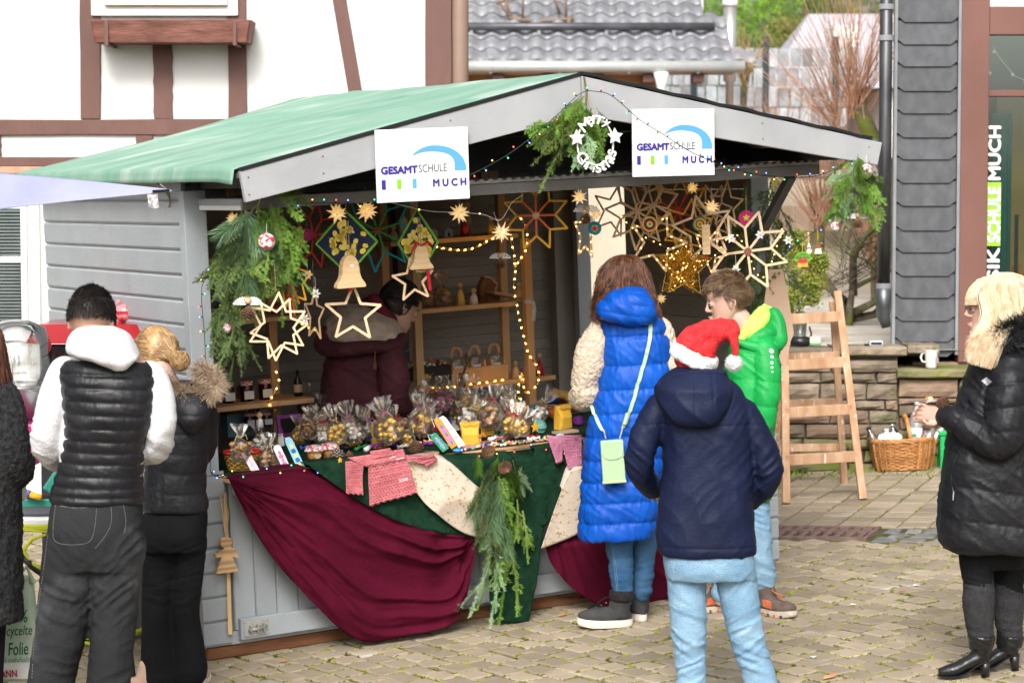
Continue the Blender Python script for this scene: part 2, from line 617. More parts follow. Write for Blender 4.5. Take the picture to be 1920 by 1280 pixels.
for x,y,lb,k in leaf_at:
	g_=G(x,y)
	o=link('fallen_leaf',lf,None,T(g_.x,g_.y,g_.z+.004)@GROT@RZ(random.uniform(-1,1))@Matrix.Diagonal((k,k,k,1)))
	tag(o,lb,'leaf','fallen leaves on the paving')
m_paper=mat('white paper',(.8,.8,.78),rough=.8)
pc=MB().add([(-.016,-.01,.001),(.014,-.012,.003),(.018,.006,.001),(-.012,.012,.004)],[(0,1,2,3)]).mesh('paper_scrap',m_paper)
for x,y,lb in((1600,1134,'small white paper scrap on the pavers right of the brown hiking shoe'),(1525,1232,'white paper scrap lowest in the picture, between the child and the boots'),(1718,1098,'white scrap nearest to the black knitted leg warmer')):
	g_=G(x,y)
	tag(link('paper_scrap',pc,None,T(g_.x,g_.y,g_.z+.003)@GROT@RZ(random.uniform(-1,1))),lb,'paper scrap','paper scraps on the paving')
	# - terrace and stone wall
YW=15.7
ztop=P(960,652,YW).z
zr=P(960,690,YW).z
m_terr=mat('pale gravel',(.55,.48,.40),(.75,.70,.62),.9,3,.3,40)
m_earth=mat('leaf litter',(.16,.09,.06),(.30,.20,.14),.95,5,.5,30)
tb=MB()
tb.add([(-30,YW+.25,ztop-.03),(30,YW+.25,ztop-.03),(30,26,ztop+.05),(-30,26,ztop+.05)],[(0,1,2,3)])
tag(tb.obj('terrace',m_terr),kind='structure')
tb=MB()
tb.add([(-40,26,ztop+.05),(40,26,ztop+.05),(60,60,ztop+1.6),(-60,60,ztop+1.6),(80,160,ztop+9),(-80,160,ztop+9)],[(0,1,2,3),(3,2,4,5)])
tag(tb.obj('hillside',m_earth),kind='structure')
m_stone=mat('sandstone',(.11,.085,.06),(.30,.24,.175),.9,7,.9,35,rnd=.28,contrast=.5,c3=(.10,.11,.035),s3=3.2,t3=.56)
m_stone_g=mat('mossy sandstone',(.10,.10,.04),(.26,.23,.12),.9,7,.9,35,rnd=.22,contrast=.5,c3=(.13,.16,.02),s3=3.5,t3=.48)
m_stone_r=mat('reddish sandstone',(.19,.125,.085),(.30,.215,.15),.9,6,.7,35,rnd=.2,contrast=.5)
m_mortar=mat('wall mortar',(.10,.08,.055),(.16,.13,.09),.95,12,.6,60)
wall=thing('stone_wall','mossy coursed sandstone retaining wall behind the ladder and wicker basket','stone wall',Vector((1.8,YW,gz(1.8,YW))))
wl=wall.matrix_basis.translation
XL,XJ,XR=-1.5,P(1683,760,YW).x,4.2
core=MB()
core.box((XL-wl.x,.03,-.4),(XJ-wl.x,.30,ztop-.05-wl.z));core.box((XJ-wl.x,.03,-.4),(XR-wl.x,.8,zr-.04-wl.z))
core.obj('core',m_mortar,wall)
def stone(x0,x1,z0,z1,dep,m,sub=3):
	"""rough block, face towards -y"""
	w_,h_=x1-x0,z1-z0
	mb=MB();nx=max(2,int(w_/.06));nz=3
	vs=[];sd_=random.random()*50
	for k in range(nz+1):
		for i in range(nx+1):
			x,z=x0+w_*i/nx,z0+h_*k/nz
			e=(i in(0,nx))or(k in(0,nz))
			y=.0 if e else-.012-.012*random.random()
			if e:x+=random.uniform(-.004,.004);z+=random.uniform(-.003,.003)
			vs.append((x,y+dep,z))
	n1=len(vs)
	fs=[(k*(nx+1)+i,k*(nx+1)+i+1,(k+1)*(nx+1)+i+1,(k+1)*(nx+1)+i)for k in range(nz)for i in range(nx)]
	bd=[i for i in range(nx+1)]+[k*(nx+1)+nx for k in range(1,nz+1)]+[nz*(nx+1)+i for i in range(nx-1,-1,-1)]+[k*(nx+1)for k in range(nz-1,0,-1)]
	for b_ in bd:vs.append((vs[b_][0],.06,vs[b_][2]))
	nb=len(bd)
	fs+=[(bd[(i+1)%nb],bd[i],n1+i,n1+(i+1)%nb)for i in range(nb)]
	mb.add(vs,fs)
	return mb
def stones(x0,x1,zlo,zhi,heights,dep=0):
	z=zhi;i=0
	while z>zlo+.02:
		h=heights[i%len(heights)];i+=1
		z2=max(z-h,zlo)
		x=x0-random.uniform(0,.3)
		while x<x1:
			L_=random.uniform(.22,.52)
			a,b=max(x,x0),min(x+L_,x1)
			if b-a>.05:
				low=(z-zlo)/(zhi-zlo)<.42
				m_=m_stone_g if(low and random.random()<.8)else(m_stone_r if random.random()<.2 else m_stone)
				mb=stone(a+.007,b-.007,z2+.006,z-.006,dep+random.uniform(-.018,.01),m_)
				mb.obj('stone',m_,wall,xf=lambda X,Y,Z:(X-wl.x,Y,Z-wl.z))
			x+=L_
		z=z2
zb=gz(2.2,YW)-.1
stones(P(1380,700,YW).x,XJ,zb,ztop-.075,(.085,.07,.11,.065,.09,.095,.075))
stones(XJ,P(1990,700,YW).x,zb,zr-.07,(.12,.045,.08,.085,.075,.09),dep=-.02)
for(a,b,zt,d0,d1)in((P(1380,650,YW).x,P(1560,650,YW).x,ztop,-.05,.28),(P(1560,650,YW).x,P(1700,650,YW).x,ztop+.008,-.04,.28),(P(1700,650,YW).x,P(1762,650,YW).x,ztop+.02,-.02,.28),(XJ-.02,P(1830,690,YW).x,zr,-.09,.32),(P(1830,690,YW).x,XR,zr-.004,-.08,.32)):
	n_=10;prof=[(d0+.03,-.062),(d0,-.05),(d0,-.015),(d0+.02,0),(d1,0),(d1,-.062)]
	mb=MB()
	rg=[]
	for i in range(n_+1):
		x=a+.004+(b-a-.008)*i/n_
		rg.append([(x-wl.x,y+(random.uniform(-.008,.008)if y<.1 else 0),zt+z-wl.z+random.uniform(-.003,.003))for y,z in prof])
	mb.rings(rg)
	mb.obj('cap_stone',m_stone if zt>zr+.05 else m_stone_g,wall)
m_grass=mat('grass',(.10,.17,.02),(.28,.34,.05),.9,10,rnd=.3,isl=True)
gr=MB()
for i in range(1500):
	x=random.uniform(P(1440,880,YW).x,4);y=YW-.03-abs(random.gauss(0,.07))
	if random.random()<.25:y-=random.uniform(0,.35)
	k=vnoise([[x*4,y*4,1.0]])[0]
	if k<-.1:continue
	h=random.uniform(.008,.05)*(1+k);a=random.uniform(0,PI);dx,dy=.006*math.cos(a),.006*math.sin(a)
	lx,ly=random.uniform(-.02,.02),random.uniform(-.02,.02);z=gz(x,y)-.005
	gr.add([(x-dx,y-dy,z),(x+dx,y+dy,z),(x+lx,y+ly,z+h)],[(0,1,2)])
tag(gr.obj('grass',m_grass),'short grass and weeds sprouting along the foot of the stone wall','grass',kind='stuff')
# - half-timbered house on the left
m_plaster=mat('white plaster',(.66,.655,.635),(.74,.735,.72),.9,2,.25,40,c3=(.58,.57,.54),s3=1.1,t3=.62)
m_timber=mat('brown painted timber',(.115,.056,.045),(.165,.082,.066),.6,5,.5,40,stretch=(1,1,.3),contrast=.6)
m_ledge=mat('tan sill',(.42,.26,.17),(.50,.33,.22),.8,12,.3,50)
m_winw=mat('white window paint',(.78,.77,.74),(.84,.83,.80),.5,6)
m_slat=mat('dark shutter',(.03,.04,.038),(.06,.075,.07),.5,6)
YH=15.5
hx0,hx1=P(-900,200,YH).x,P(833,100,YH).x
hz0,hz1=gz(hx0,YH)-.5,P(960,-420,YH).z
house=thing('timbered_house','white half-timbered house with brown beams behind the green stall roof','house',Vector(((hx0+hx1)/2,YH,gz(-2,YH))))
hl=house.matrix_basis.translation
loc=lambda X,Y,Z:(X-hl.x,Y-hl.y,Z-hl.z)
MB().box((hx0,YH,hz0),(hx1,YH+7,hz1)).obj('wall',m_plaster,house,xf=loc)
def beam(x0,y0,x1,y1,th=.025):
	mb=MB();X0,X1,Z0,Z1=rect(x0,y0,x1,y1,YH)
	nseg=10;vert=(Z1-Z0)>(X1-X0);j=.004
	rg=[]
	for i in range(nseg+1):
		f=i/nseg
		o_=[random.uniform(-j,j)for _ in range(2)]
		if vert:
			z=Z0+(Z1-Z0)*f
			rg.append([(X0+o_[0],YH-th,z),(X1+o_[1],YH-th,z),(X1+o_[1],YH+.02,z),(X0+o_[0],YH+.02,z)])
		else:
			x=X0+(X1-X0)*f
			rg.append([(x,YH-th,Z0+o_[0]),(x,YH+.02,Z0+o_[0]),(x,YH+.02,Z1+o_[1]),(x,YH-th,Z1+o_[1])])
	mb.rings(rg);mb.obj('timber_beam',m_timber,house,xf=loc,bevel=.004)
beam(149,-400,186,223.6);beam(288,82,324,223.6,.022);beam(427,-400,461,223.6)
beam(798,-400,846,330,.03)
beam(-900,224,846,253,.028);beam(-900,294,846,312,.026)
beam(256,253.4,287,293.6,.02);beam(-30,253.4,3,293.6,.02)
beam(-420,-400,-385,223.6)
mb=MB();pts=[(600,-140),(625,-140),(688,223),(662,223)]
v0=[P(x,y,YH)for x,y in pts]
mb.hexa([(v0[3].x,YH-.02,v0[3].z),(v0[2].x,YH-.02,v0[2].z),(v0[2].x,YH+.02,v0[2].z),(v0[3].x,YH+.02,v0[3].z),(v0[0].x,YH-.02,v0[0].z),(v0[1].x,YH-.02,v0[1].z),(v0[1].x,YH+.02,v0[1].z),(v0[0].x,YH+.02,v0[0].z)])
mb.obj('timber_beam',m_timber,house,xf=loc,bevel=.004)
mb=MB();slab(mb,-900,312.5,470,326,YH,.06);mb.obj('ledge',m_ledge,house,xf=loc,bevel=.006)
mb=MB();slab(mb,171,-380,446,31,YH,.05);mb.obj('window_surround',m_winw,house,xf=loc,bevel=.006)
mb=MB();slab(mb,196,2,427,11,YH-.05,.035);mb.obj('window_sill',mat('cream wood',(.70,.62,.48),(.78,.72,.6),.6,9),house,xf=loc,bevel=.004)
mb=MB();slab(mb,196,-200,427,1,YH-.05,.012);mb.obj('window_frame',m_winw,house,xf=loc)
mb=MB();slab(mb,-320,330,76,640,YH,.035);mb.obj('window_surround',m_winw,house,xf=loc,bevel=.005)
for(a,b)in((391,480),(493,606)):
	f_=MB();slab(f_,-260,a,40,b,YH-.035,.003);pane=f_.obj('window_pane',m_slat,house,xf=loc)
	sl=MB();y_=a+3
	while y_<b-4:
		slab(sl,-260,y_,40,y_+3.4,YH-.04,.02);y_+=6.3
	q=sl.obj('louvre',mat('louvre grey',(.13,.16,.155),(.18,.21,.2),.5),pane,xf=loc);q['kind']='stuff'
mb=MB();slab(mb,-300,480.5,42,492.5,YH-.036,.03);mb.obj('window_bar',m_winw,house,xf=loc,bevel=.003)
mb=MB();slab(mb,41,380,52,612,YH-.036,.03);mb.obj('window_frame',m_winw,house,xf=loc,bevel=.003)
pp=P(862,100,YH-.0)
tp=thing('rain_pipe','brown painted rain pipe at the corner of the half-timbered house','pipe',Vector((pp.x,YH+.02,gz(pp.x,YH))))
MB().tube([(0,0,0),(0,0,2.5),(0,0,5.5)],.056,16).obj('pipe',mat('pipe brown',(.22,.14,.105),(.27,.18,.14),.5,3),tp,smooth=True)
MB().lathe([(.066,1.9),(.066,1.97)],16).obj('bracket',m_timber,tp)
fx0,fx1,fz0,fz1=rect(180,38,462,80,YH-.3)
tf=thing('flower_trough','empty weathered brown window trough under the upper window of the white house','planter',Vector(((fx0+fx1)/2,YH-.16,fz0)))
wd=(fx1-fx0)/2;hh=fz1-fz0
m_tr=mat('weathered brown board',(.12,.045,.03),(.24,.10,.075),.7,14,.5,60,stretch=(.4,1,1.5))
def tpz(mb,x0,x1,y0,y1,z0,z1,sp=.03):
	f=lambda X,Y,Z:(X*(1+.05*Z/hh),Y+(-.02 if Y<0 else 0)*Z/hh,Z)
	return mb.box((x0,y0,z0),(x1,y1,z1),xf=f)
tpz(MB(),-wd,wd,-.15,-.13,0,hh).obj('front_board',m_tr,tf,bevel=.003)
tpz(MB(),-wd,wd,.11,.13,0,hh).obj('back_board',m_tr,tf,bevel=.003)
for s_ in(-1,1):
	tpz(MB(),s_*wd-.01,s_*wd+.01,-.128,.108,0,hh).obj('end_board',m_tr,tf,bevel=.003)
	x=s_*(wd-.07)
	mb=MB();mb.box((x-.012,-.175,-.02),(x+.012,-.165,hh*.95));mb.box((x-.012,-.164,-.02),(x+.012,.16,-.008));mb.obj('bracket',m_timber,tf,bevel=.002)
tpz(MB(),-wd+.01,wd-.01,-.128,.108,.002,.02).obj('bottom_board',m_tr,tf)
# - slate-clad shop on the right
YS=16.0
m_slate=mat('slate shingle',(.062,.065,.072),(.092,.096,.104),.6,14,.25,120,rnd=.10,stretch=(1,1,.6))
m_trim=mat('zinc trim',(.20,.21,.22),(.28,.29,.30),.45,4)
m_brown=mat('brown shop frame',(.155,.068,.052),(.185,.085,.066),.55,3,.1,60)
sx0,sx1,_,_=rect(1673,300,1797,500,YS)
shop=thing('slate_shop','shop building with dark slate cladding and brown window frame at the right','building',Vector((sx1,YS,gz(sx1,YS))))
sl0=shop.matrix_basis.translation
loc=lambda X,Y,Z:(X-sl0.x,Y-sl0.y,Z-sl0.z)
szb=P(960,664,YS).z;szt=P(960,-420,YS).z
MB().hexa([(sx0,YS+.02,szb),(sx1,YS+.02,szb),(sx1*22/16+.4,YS+6,szb),(sx0*22/16+.1,YS+6,szb),(sx0,YS+.02,szt),(sx1,YS+.02,szt),(sx1*22/16+.4,YS+6,szt),(sx0*22/16+.1,YS+6,szt)]).obj('wall',mat('slate backing',(.03,.03,.033),rough=.8),shop,xf=loc)
cw=.385/.41*(sx1-sx0)
edges=[-20-43*i for i in range(8)][::-1]+[42,84,125,171,213,258,299,343,386,432,473,517,558,601,640,668]
for i in range(len(edges)-1):
	z1,z0=P(960,edges[i],YS).z,P(960,edges[i+1],YS).z
	c_=.045;jx=random.uniform(-.002,.002);a,b=sx0+.022+jx,sx1-.02+jx
	mb=MB()
	out=[(a+c_,z0),(b-c_,z0),(b,z0+c_*.75),(b,z1+.012),(a,z1+.012),(a,z0+c_*.75)]
	vs=[(x,YS-.001-.018*(1-(z-z0)/(z1-z0+.02)),z)for x,z in out]+[(x,YS+.008-.018*(1-(z-z0)/(z1-z0+.02)),z)for x,z in out]
	mb.add(vs,[tuple(range(6)),tuple(range(11,5,-1))]+[((k+1)%6,k,6+k,6+(k+1)%6)for k in range(6)])
	mb.obj('slate',m_slate,shop,xf=loc)
for x in(sx0,sx1-.018):
	MB().box((x,YS-.035,szb),(x+.02,YS+.018,szt)).obj('edge_trim',m_trim,shop,xf=loc)
fx0,fx1,_,_=rect(1798,300,1849,500,YS)
wx1=P(2150,400,YS).x
MB().box((fx0-.002,YS-.045,szb-.05),(fx1,YS+.1,szt)).obj('door_post',m_brown,shop,xf=loc,bevel=.004)
def hb(y0,y1,d0,d1,m,nm,x0=fx1+.002,x1=wx1):
	return MB().box((x0,YS+d0,P(960,y1,YS).z),(x1,YS+d1,P(960,y0,YS).z)).obj(nm,m,shop,xf=loc,bevel=.003)
hb(14,66,-.04,.1,m_brown,'window_head');hb(-60,13.5,-.02,.02,m_plaster,'fascia_board');hb(-420,-61,-.04,.1,m_brown,'window_head')
hb(169,181,-.02,.06,m_brown,'glazing_bar');hb(660,700,-.04,.1,m_brown,'window_foot')
m_glass=film('window glass',(.82,.88,.84),.9,.02,.10)
gl=hb(66,169,.02,.026,m_glass,'window_pane');gl=hb(181,660,.02,.026,m_glass,'window_pane')
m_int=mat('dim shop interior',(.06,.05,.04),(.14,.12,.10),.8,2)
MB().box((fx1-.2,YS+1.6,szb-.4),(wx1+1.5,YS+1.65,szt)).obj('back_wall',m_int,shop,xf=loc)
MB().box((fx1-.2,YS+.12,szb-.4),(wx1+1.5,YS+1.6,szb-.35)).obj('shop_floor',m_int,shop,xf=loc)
MB().box((wx1,YS-.04,szb-.4),(wx1+.4,YS+6,szt)).obj('wall',m_brown,shop,xf=loc)
MB().box((fx0-.3,YS-.02,szb-.9),(wx1,YS+.3,szb-.052)).obj('wall',m_stone_r,shop,xf=loc)
cx=P(1878,400,YS+.25)
mb=MB();mb.grid(lambda a,b:(cx.x-.06+a*.13,YS+.28+.012*math.sin(a*20),szb+.0+b*1.6),12,4)
mb.obj('teal_curtain',mat('teal cloth',(.01,.13,.12),(.02,.19,.17),.8,5)).name='curtain'
cur=C.objects['curtain']if 'curtain' in C.objects else None
tag(cur,'teal curtain hanging behind the lettered shop window','curtain')
m_cello=mat('orange varnish wood',(.42,.17,.03),(.6,.29,.07),.35,5,coat=.4)
b0=P(1902,540,YS+.5)
cb=thing('string_instrument','orange wooden string instrument standing in the shop window behind the blonde woman','instrument',Vector((b0.x,YS+.5,b0.z)))
prof=[(-.0,.16),(.07,.15),(.105,.10),(.10,.05),(.075,.0),(.085,-.05),(.13,-.12),(.14,-.2),(.1,-.28),(.0,-.3)]
out=[(x,z)for x,z in prof]+[(-x,z)for x,z in prof[::-1][1:-1]]
MB().prism(out,-.03,.03).obj('body',m_cello,cb,bevel=.006)
MB().box((-.012,-.05,-.1),(.012,-.035,.5)).obj('neck',mat('black wood',(.02,.02,.02),rough=.4),cb)
for sg in(-1,1):
	MB().box((sg*.05-.006,-.036,-.1),(sg*.05+.006,-.0305,.0)).obj('sound_hole',m_dark,cb)
b0=P(1893,250,YS+.9)
ob=thing('wooden_cabinet','tall ochre cabinet dimly seen deep in the shop window','cabinet',Vector((b0.x+.1,YS+1.2,szb)))
MB().box((-.16,-.15,0),(.3,.15,1.75)).obj('carcass',mat('ochre wood',(.45,.28,.08),(.55,.36,.12),.6,4),ob)
MB().box((-.1,-.16,.9),(-.06,-.151,.96)).obj('handle',m_dark,ob)
bl=P(1875,80,YS-.0)
fl=thing('bauble_string','string of small white bulbs hanging inside the upper shop window','fairy lights',Vector((bl.x,YS+.12,bl.z)))
pts=[Vector((P(x,y,YS+.12).x-bl.x,0,P(x,y,YS+.12).z-bl.z))for x,y in((1863,90),(1875,110),(1890,128),(1903,143),(1920,150),(1940,156))]
m_wire=mat('white wire',(.7,.7,.7),rough=.5)
MB().tube(pts,.0022,5).obj('wire',m_wire,fl)
bb=MB().ball((0,0,0),.012,8,6).mesh('bulb',m_paper,True)
for q in((1863,98),(1898,141),(1855,138),(1922,155)):
	w_=P(q[0],q[1],YS+.12);link('bulb',bb,fl,T(w_.x-bl.x,-.012,w_.z-bl.z))
m_wl=mat('white foil lettering',(.82,.82,.80),rough=.5);m_gl=mat('green foil',(.28,.72,.02),(.30,.76,.03),.5)
lt=thing('window_lettering','vertical white and green foil lettering on the shop window reading upwards','lettering',Vector((P(1863,400,YS).x,YS+.01,P(960,400,YS).z)))
ll=lt.matrix_basis.translation
def vtext(s,y0,y1,m,x0=1852,x1=1876,dy=0):
	h_=P(x1,400,YS).x-P(x0,400,YS).x;w_=P(960,y0,YS).z-P(960,y1,YS).z
	me=text_mesh(s,m,w_,h_,.002,.05)
	link('lettering',me,lt,T(P(x1,400,YS).x-ll.x,dy,P(960,y1,YS).z-ll.z)@RY(-PI/2))
vtext('MUCH',236,338,m_wl);vtext('SCHULE',350,455,m_wl,dy=-.004);vtext('MUSIK',464,590,m_wl)
mb=MB();X0,X1,Z0,Z1=rect(1850,342,1877,461,YS);mb.box((X0-ll.x,.001,Z0-ll.z),(X1-ll.x,.003,Z1-ll.z));mb.obj('green_panel',m_gl,lt)
dp=P(1660,300,YS-.1)
tp=thing('downpipe','dark weathered metal downpipe beside the slate cladding','pipe',Vector((dp.x,YS-.08,ztop)))
zt=szt-ztop;zb_=P(960,612,YS).z-ztop;rr=.045
MB().tube([(0,0,zb_+.28),(0,0,zb_+1.0),(0,0,zt)],rr*.95,18).obj('pipe',mat('dark zinc',(.03,.03,.032),(.10,.10,.105),.4,5,metal=.6,stretch=(3,3,.5)),tp,smooth=True)
MB().tube([(.02,0,zb_),(.0,0,zb_+.07),(0,0,zb_+.14),(0,0,zb_+.29)],[rr*.7,rr*1.0,rr*1.12,rr*1.12],18).obj('shoe',mat('grey zinc',(.10,.11,.115),(.17,.18,.19),.35,5,metal=.7),tp,smooth=True)
for q in(20,78,540):
	z=P(960,q,YS).z-ztop
	MB().lathe([(rr*1.15,z),(rr*1.15,z+.035)],18).obj('bracket',m_trim,tp)
	# - grey tiled house behind the stall
YT=30.0
m_tile=mat('grey roof tile',(.15,.152,.165),(.25,.252,.27),.35,5,.25,80,rnd=.10,spec=.6)
m_zinc=mat('pale gutter',(.42,.44,.43),(.52,.54,.53),.4,3,metal=.3)
m_ochre=mat('ochre render',(.36,.22,.10),(.45,.28,.14),.9,3)
e0=P(700,121,YT);e1=P(1392,121,YT)
th_=thing('tiled_house','house with a grey pantile roof and pale gutter behind the stall ridge','house',Vector(((e0.x+e1.x)/2,YT,e0.z-3)))
tl=th_.matrix_basis.translation
loc=lambda X,Y,Z:(X-tl.x,Y-tl.y,Z-tl.z)
SL_=R(27);TW=42*YT/FPX;TL=.335
ez=P(960,118,YT).z
def tile_mesh():
	mb=MB();n=8
	top=[];
	for k,(yy,zz)in enumerate(((0,.0),(TL+.05,-.012))):
		for i in range(n+1):
			f=i/n
			z=.030*(math.cos(2*PI*(f-.25)))
			top.append((f*TW*.995,yy,z+zz+.03))
	vs=top+[(x,y,z-.022)for x,y,z in top[:n+1]]
	fs=[(i,i+1,n+2+i,n+1+i)for i in range(n)]
	fs+=[(2*n+2+i,2*n+3+i,i+1,i)for i in range(n)]
	mb.add(vs,fs)
	return mb.mesh('roof_tile',m_tile,True)
tm=tile_mesh()
for p_ in tm.polygons:
	if p_.index>=8:p_.use_smooth=False
for r_ in range(9):
	yo,zo=r_*TL*math.cos(SL_),r_*TL*math.sin(SL_)+r_*.012
	xr=P(1392-r_*17,100,YT+yo).x
	x=e0.x
	while x<xr-.05:
		link('roof_tile',tm,th_,T(x-tl.x,yo,ez+zo-tl.z)@RX(SL_)@RZ(random.uniform(-.004,.004)))
		x+=TW
yo=9*TL*math.cos(SL_);zo=9*TL*math.sin(SL_)
mb=MB();mb.add([(e0.x,YT+.03,ez-.06),(P(1386,100,YT).x,YT+.03,ez-.06),(P(1235,0,YT+yo).x,YT+yo,ez+zo+.02),(e0.x,YT+yo,ez+zo+.02)],[(0,1,2,3)]);mb.obj('roof_deck',m_tile,th_,xf=loc)
mb=MB();mb.tube([(e0.x,YT-.07,ez-.05),(e1.x+.02,YT-.07,ez-.05)],.075,14);mb.obj('gutter',m_zinc,th_,smooth=True,xf=loc)
for x in np.arange(e0.x+.6,e1.x,.85):
	MB().box((x-.012,YT-.15,ez-.14),(x+.012,YT,ez-.125)).obj('gutter_hook',m_trim,th_,xf=loc)
ww=MB();ww.box((e0.x,YT+.45,ez-3),(P(1235,150,YT).x,YT+4,ez-.02));ww.obj('wall',m_ochre,th_,xf=loc)
MB().box((e0.x,YT+.03,ez-.13),(e1.x-.1,YT+.45,ez-.1)).obj('soffit',mat('pale soffit',(.5,.44,.36),rough=.8),th_,xf=loc)
for x in np.arange(e0.x+.3,e1.x-.2,.62):
	MB().box((x-.07,YT-.0,ez-.24),(x+.07,YT+.45,ez-.135)).obj('rafter_end',m_timber,th_,xf=loc,bevel=.01)
sg_z=lambda py:0
ry_,rz_=2.15*TL*math.cos(SL_),ez+2.15*TL*math.sin(SL_)+.14
sx_=P(1340,66,YT+ry_).x
MB().tube([(e0.x,YT+ry_,rz_+.02),(sx_,YT+ry_,rz_+.02)],.052,12).obj('snow_guard',mat('dark guard tube',(.07,.07,.075),(.12,.12,.13),.35,4,metal=.4),th_,smooth=True,xf=loc)
for x in np.arange(e0.x+.35,sx_,.85):
	MB().box((x-.02,YT+ry_-.02,rz_-.13),(x+.02,YT+ry_+.02,rz_)).obj('guard_bracket',m_trim,th_,xf=loc)
dpx=P(1240,170,YT-.1).x
MB().tube([(dpx,YT-.07,ez-.12),(dpx,YT-.07,ez-.3),(dpx-.03,YT-.05,ez-.8),(dpx-.03,YT-.05,ez-3)],[.1,.055,.05,.05],10).obj('down_pipe',mat('white zinc',(.7,.71,.7),rough=.5),th_,smooth=True,xf=loc)
YR=YT+1.0
rk=P(1010,40,YR)
rt=thing('roof_rack','rusty curved metal rack standing on the grey tiled roof','roof rack',Vector((rk.x,YR,rk.z)))
m_rust=mat('rust brown',(.16,.10,.07),(.25,.18,.13),.8,10)
q=lambda x,y:(P(x,y,YR).x-rk.x,0,P(x,y,YR).z-rk.z)
MB().tube([q(955,34),q(980,38),q(1010,40),q(1050,37),q(1075,36)],.022,8).obj('rail',m_rust,rt,smooth=True)
MB().tube([q(930,6),q(980,-4),q(1070,-10)],.018,8).obj('rail',m_rust,rt,smooth=True)
for a,b,r_ in(((936,-30),(966,54),.018),((982,-40),(980,34),.016),((1060,-40),(1062,34),.018),((1067,30),(1067,56),.03),((1030,-30),(1050,28),.02),((938,8),(958,34),.02),((967,30),(967,55),.025)):
	MB().tube([q(*a),q(*b)],r_,8).obj('strut',m_rust,rt,smooth=True)
ch=P(1293,26,36.)
t=thing('chimney_cowl','white chimney cowl above the right end of the tiled roof','chimney',Vector((ch.x,36,ch.z-.3)))
MB().box((-.16,-.16,0),(.16,.16,.3)).obj('stack',mat('grey stack',(.3,.32,.34),rough=.7),t)
MB().box((-.19,-.19,.302),(.19,.19,.9)).obj('cowl',m_winw,t,bevel=.02)
YP=33.
fp=P(1367,330,YP)
t=thing('flue_pipe','tall stainless flue with white cap beyond the tiled roof','flue',fp)
top=P(1367,12,YP).z-fp.z
MB().tube([(0,0,0),(0,0,top*.55),(0,0,top*.56),(0,0,top)],[.055,.055,.088,.088],16).obj('pipe',mat('brushed steel',(.5,.5,.47),(.62,.62,.6),.35,6,metal=.7),t,smooth=True)
MB().lathe([(.1,top),(.11,top+.02),(.1,top+.1),(.03,top+.14)],16).obj('cap',m_winw,t,smooth=True)
YF=38.
m_strip=mat('grey fence strip',(.24,.27,.29),(.40,.43,.45),.6,6,rnd=.35)
f0=P(1245,240,YF)
t=thing('strip_fence','fence of grey privacy strips with dark posts behind the willow shrub','fence',f0)
sw_=22*YF/FPX;sm={}
stm=MB().box((-sw_*.44,-.012,0),(sw_*.44,.012,.29)).mesh('fence_strip',m_strip)
for i in range(16):
	for j in range(4):
		link('fence_strip',stm,t,T(i*sw_+(j%2)*.03,(.02 if(i+j)%2 else-.02),.02+j*.31-(0 if i>6 else.28)))
for i in(2.5,8.6,14.5):
	MB().box((i*sw_-.05,-.05,-.6),(i*sw_+.05,.05,1.42)).obj('post',mat('dark post',(.02,.03,.035),rough=.5),t)
YD=50.
m_far=mat('pale slate roof',(.40,.37,.40),(.50,.47,.50),.6,9,.2,50)
pts=[(1440,165),(1548,8),(1760,8),(1760,165)]
v=[P(x,y,YD)for x,y in pts]
t=thing('far_house','distant house with a pale grey hipped roof behind bare twigs','house',Vector((v[0].x+2,YD,v[0].z-2)))
tl2=t.matrix_basis.translation
mb=MB();mb.hexa([v[0],v[3],v[3]+Vector((0,6,0)),v[0]+Vector((0,6,0)),v[1]+Vector((0,2.8,0)),v[2]+Vector((0,2.8,0)),v[2]+Vector((0,3.2,0)),v[1]+Vector((0,3.2,0))])
mb.obj('roof',m_far,t,xf=lambda X,Y,Z:(X-tl2.x,Y-tl2.y,Z-tl2.z))
MB().box((.4,.3,-2),(6,5.5,1.98+.0)).obj('wall',m_plaster,t)
q=P(1575,75,YD+1.1)
MB().box((q.x-tl2.x-.25,.2,q.z-tl2.z-.2),(q.x-tl2.x+.25,1.4,q.z-tl2.z+.25)).obj('roof_window',m_winw,t)
MB().box((1.5,2.6,3.2),(1.9,3.2,4.3)).obj('chimney',m_winw,t)
YB=23.5
for(nm,lb,ct,a,b,y0,y1,m_,d)in(('rendered_wall','pale rendered garden wall lit behind the ladder and shrubs','wall',1040,1690,330,600,mat('cream render',(.50,.43,.32),(.60,.54,.44),.9,1.5),.3),('board_fence','brown weathered board fence across the pale wall behind the spruce bundle','fence',1455,1690,386,432,mat('tan board',(.40,.28,.20),(.5,.37,.28),.9,3),.06)):
	X0,X1,Z0,Z1=rect(a,y0,b,y1,YB)
	if nm=='board_fence':yy=YB-.2
	else:yy=YB
	t=thing(nm,lb,ct,Vector(((X0+X1)/2,yy,Z0)))
	w2=(X1-X0)/2
	if nm=='board_fence':
		n_=8
		for i in range(n_):
			MB().box((-w2+i*2*w2/n_+.006,0,0),(-w2+(i+1)*2*w2/n_-.006,.03,Z1-Z0)).obj('board',m_,t)
		for i in(1,5):MB().box((-w2+i*.25,.031,-.9),(-w2+i*.25+.06,.09,Z1-Z0)).obj('post',m_,t)
	else:
		MB().box((-w2,0,-1.5),(w2,d,Z1-Z0)).obj('wall',m_,t);MB().box((-w2-.03,-.04,Z1-Z0),(w2+.03,d+.04,Z1-Z0+.06)).obj('coping',mat('grey coping',(.45,.42,.38),rough=.9),t)
m_twig=mat('red brown twig',(.36,.17,.10),(.52,.31,.20),.8,8,rnd=.25,isl=True)
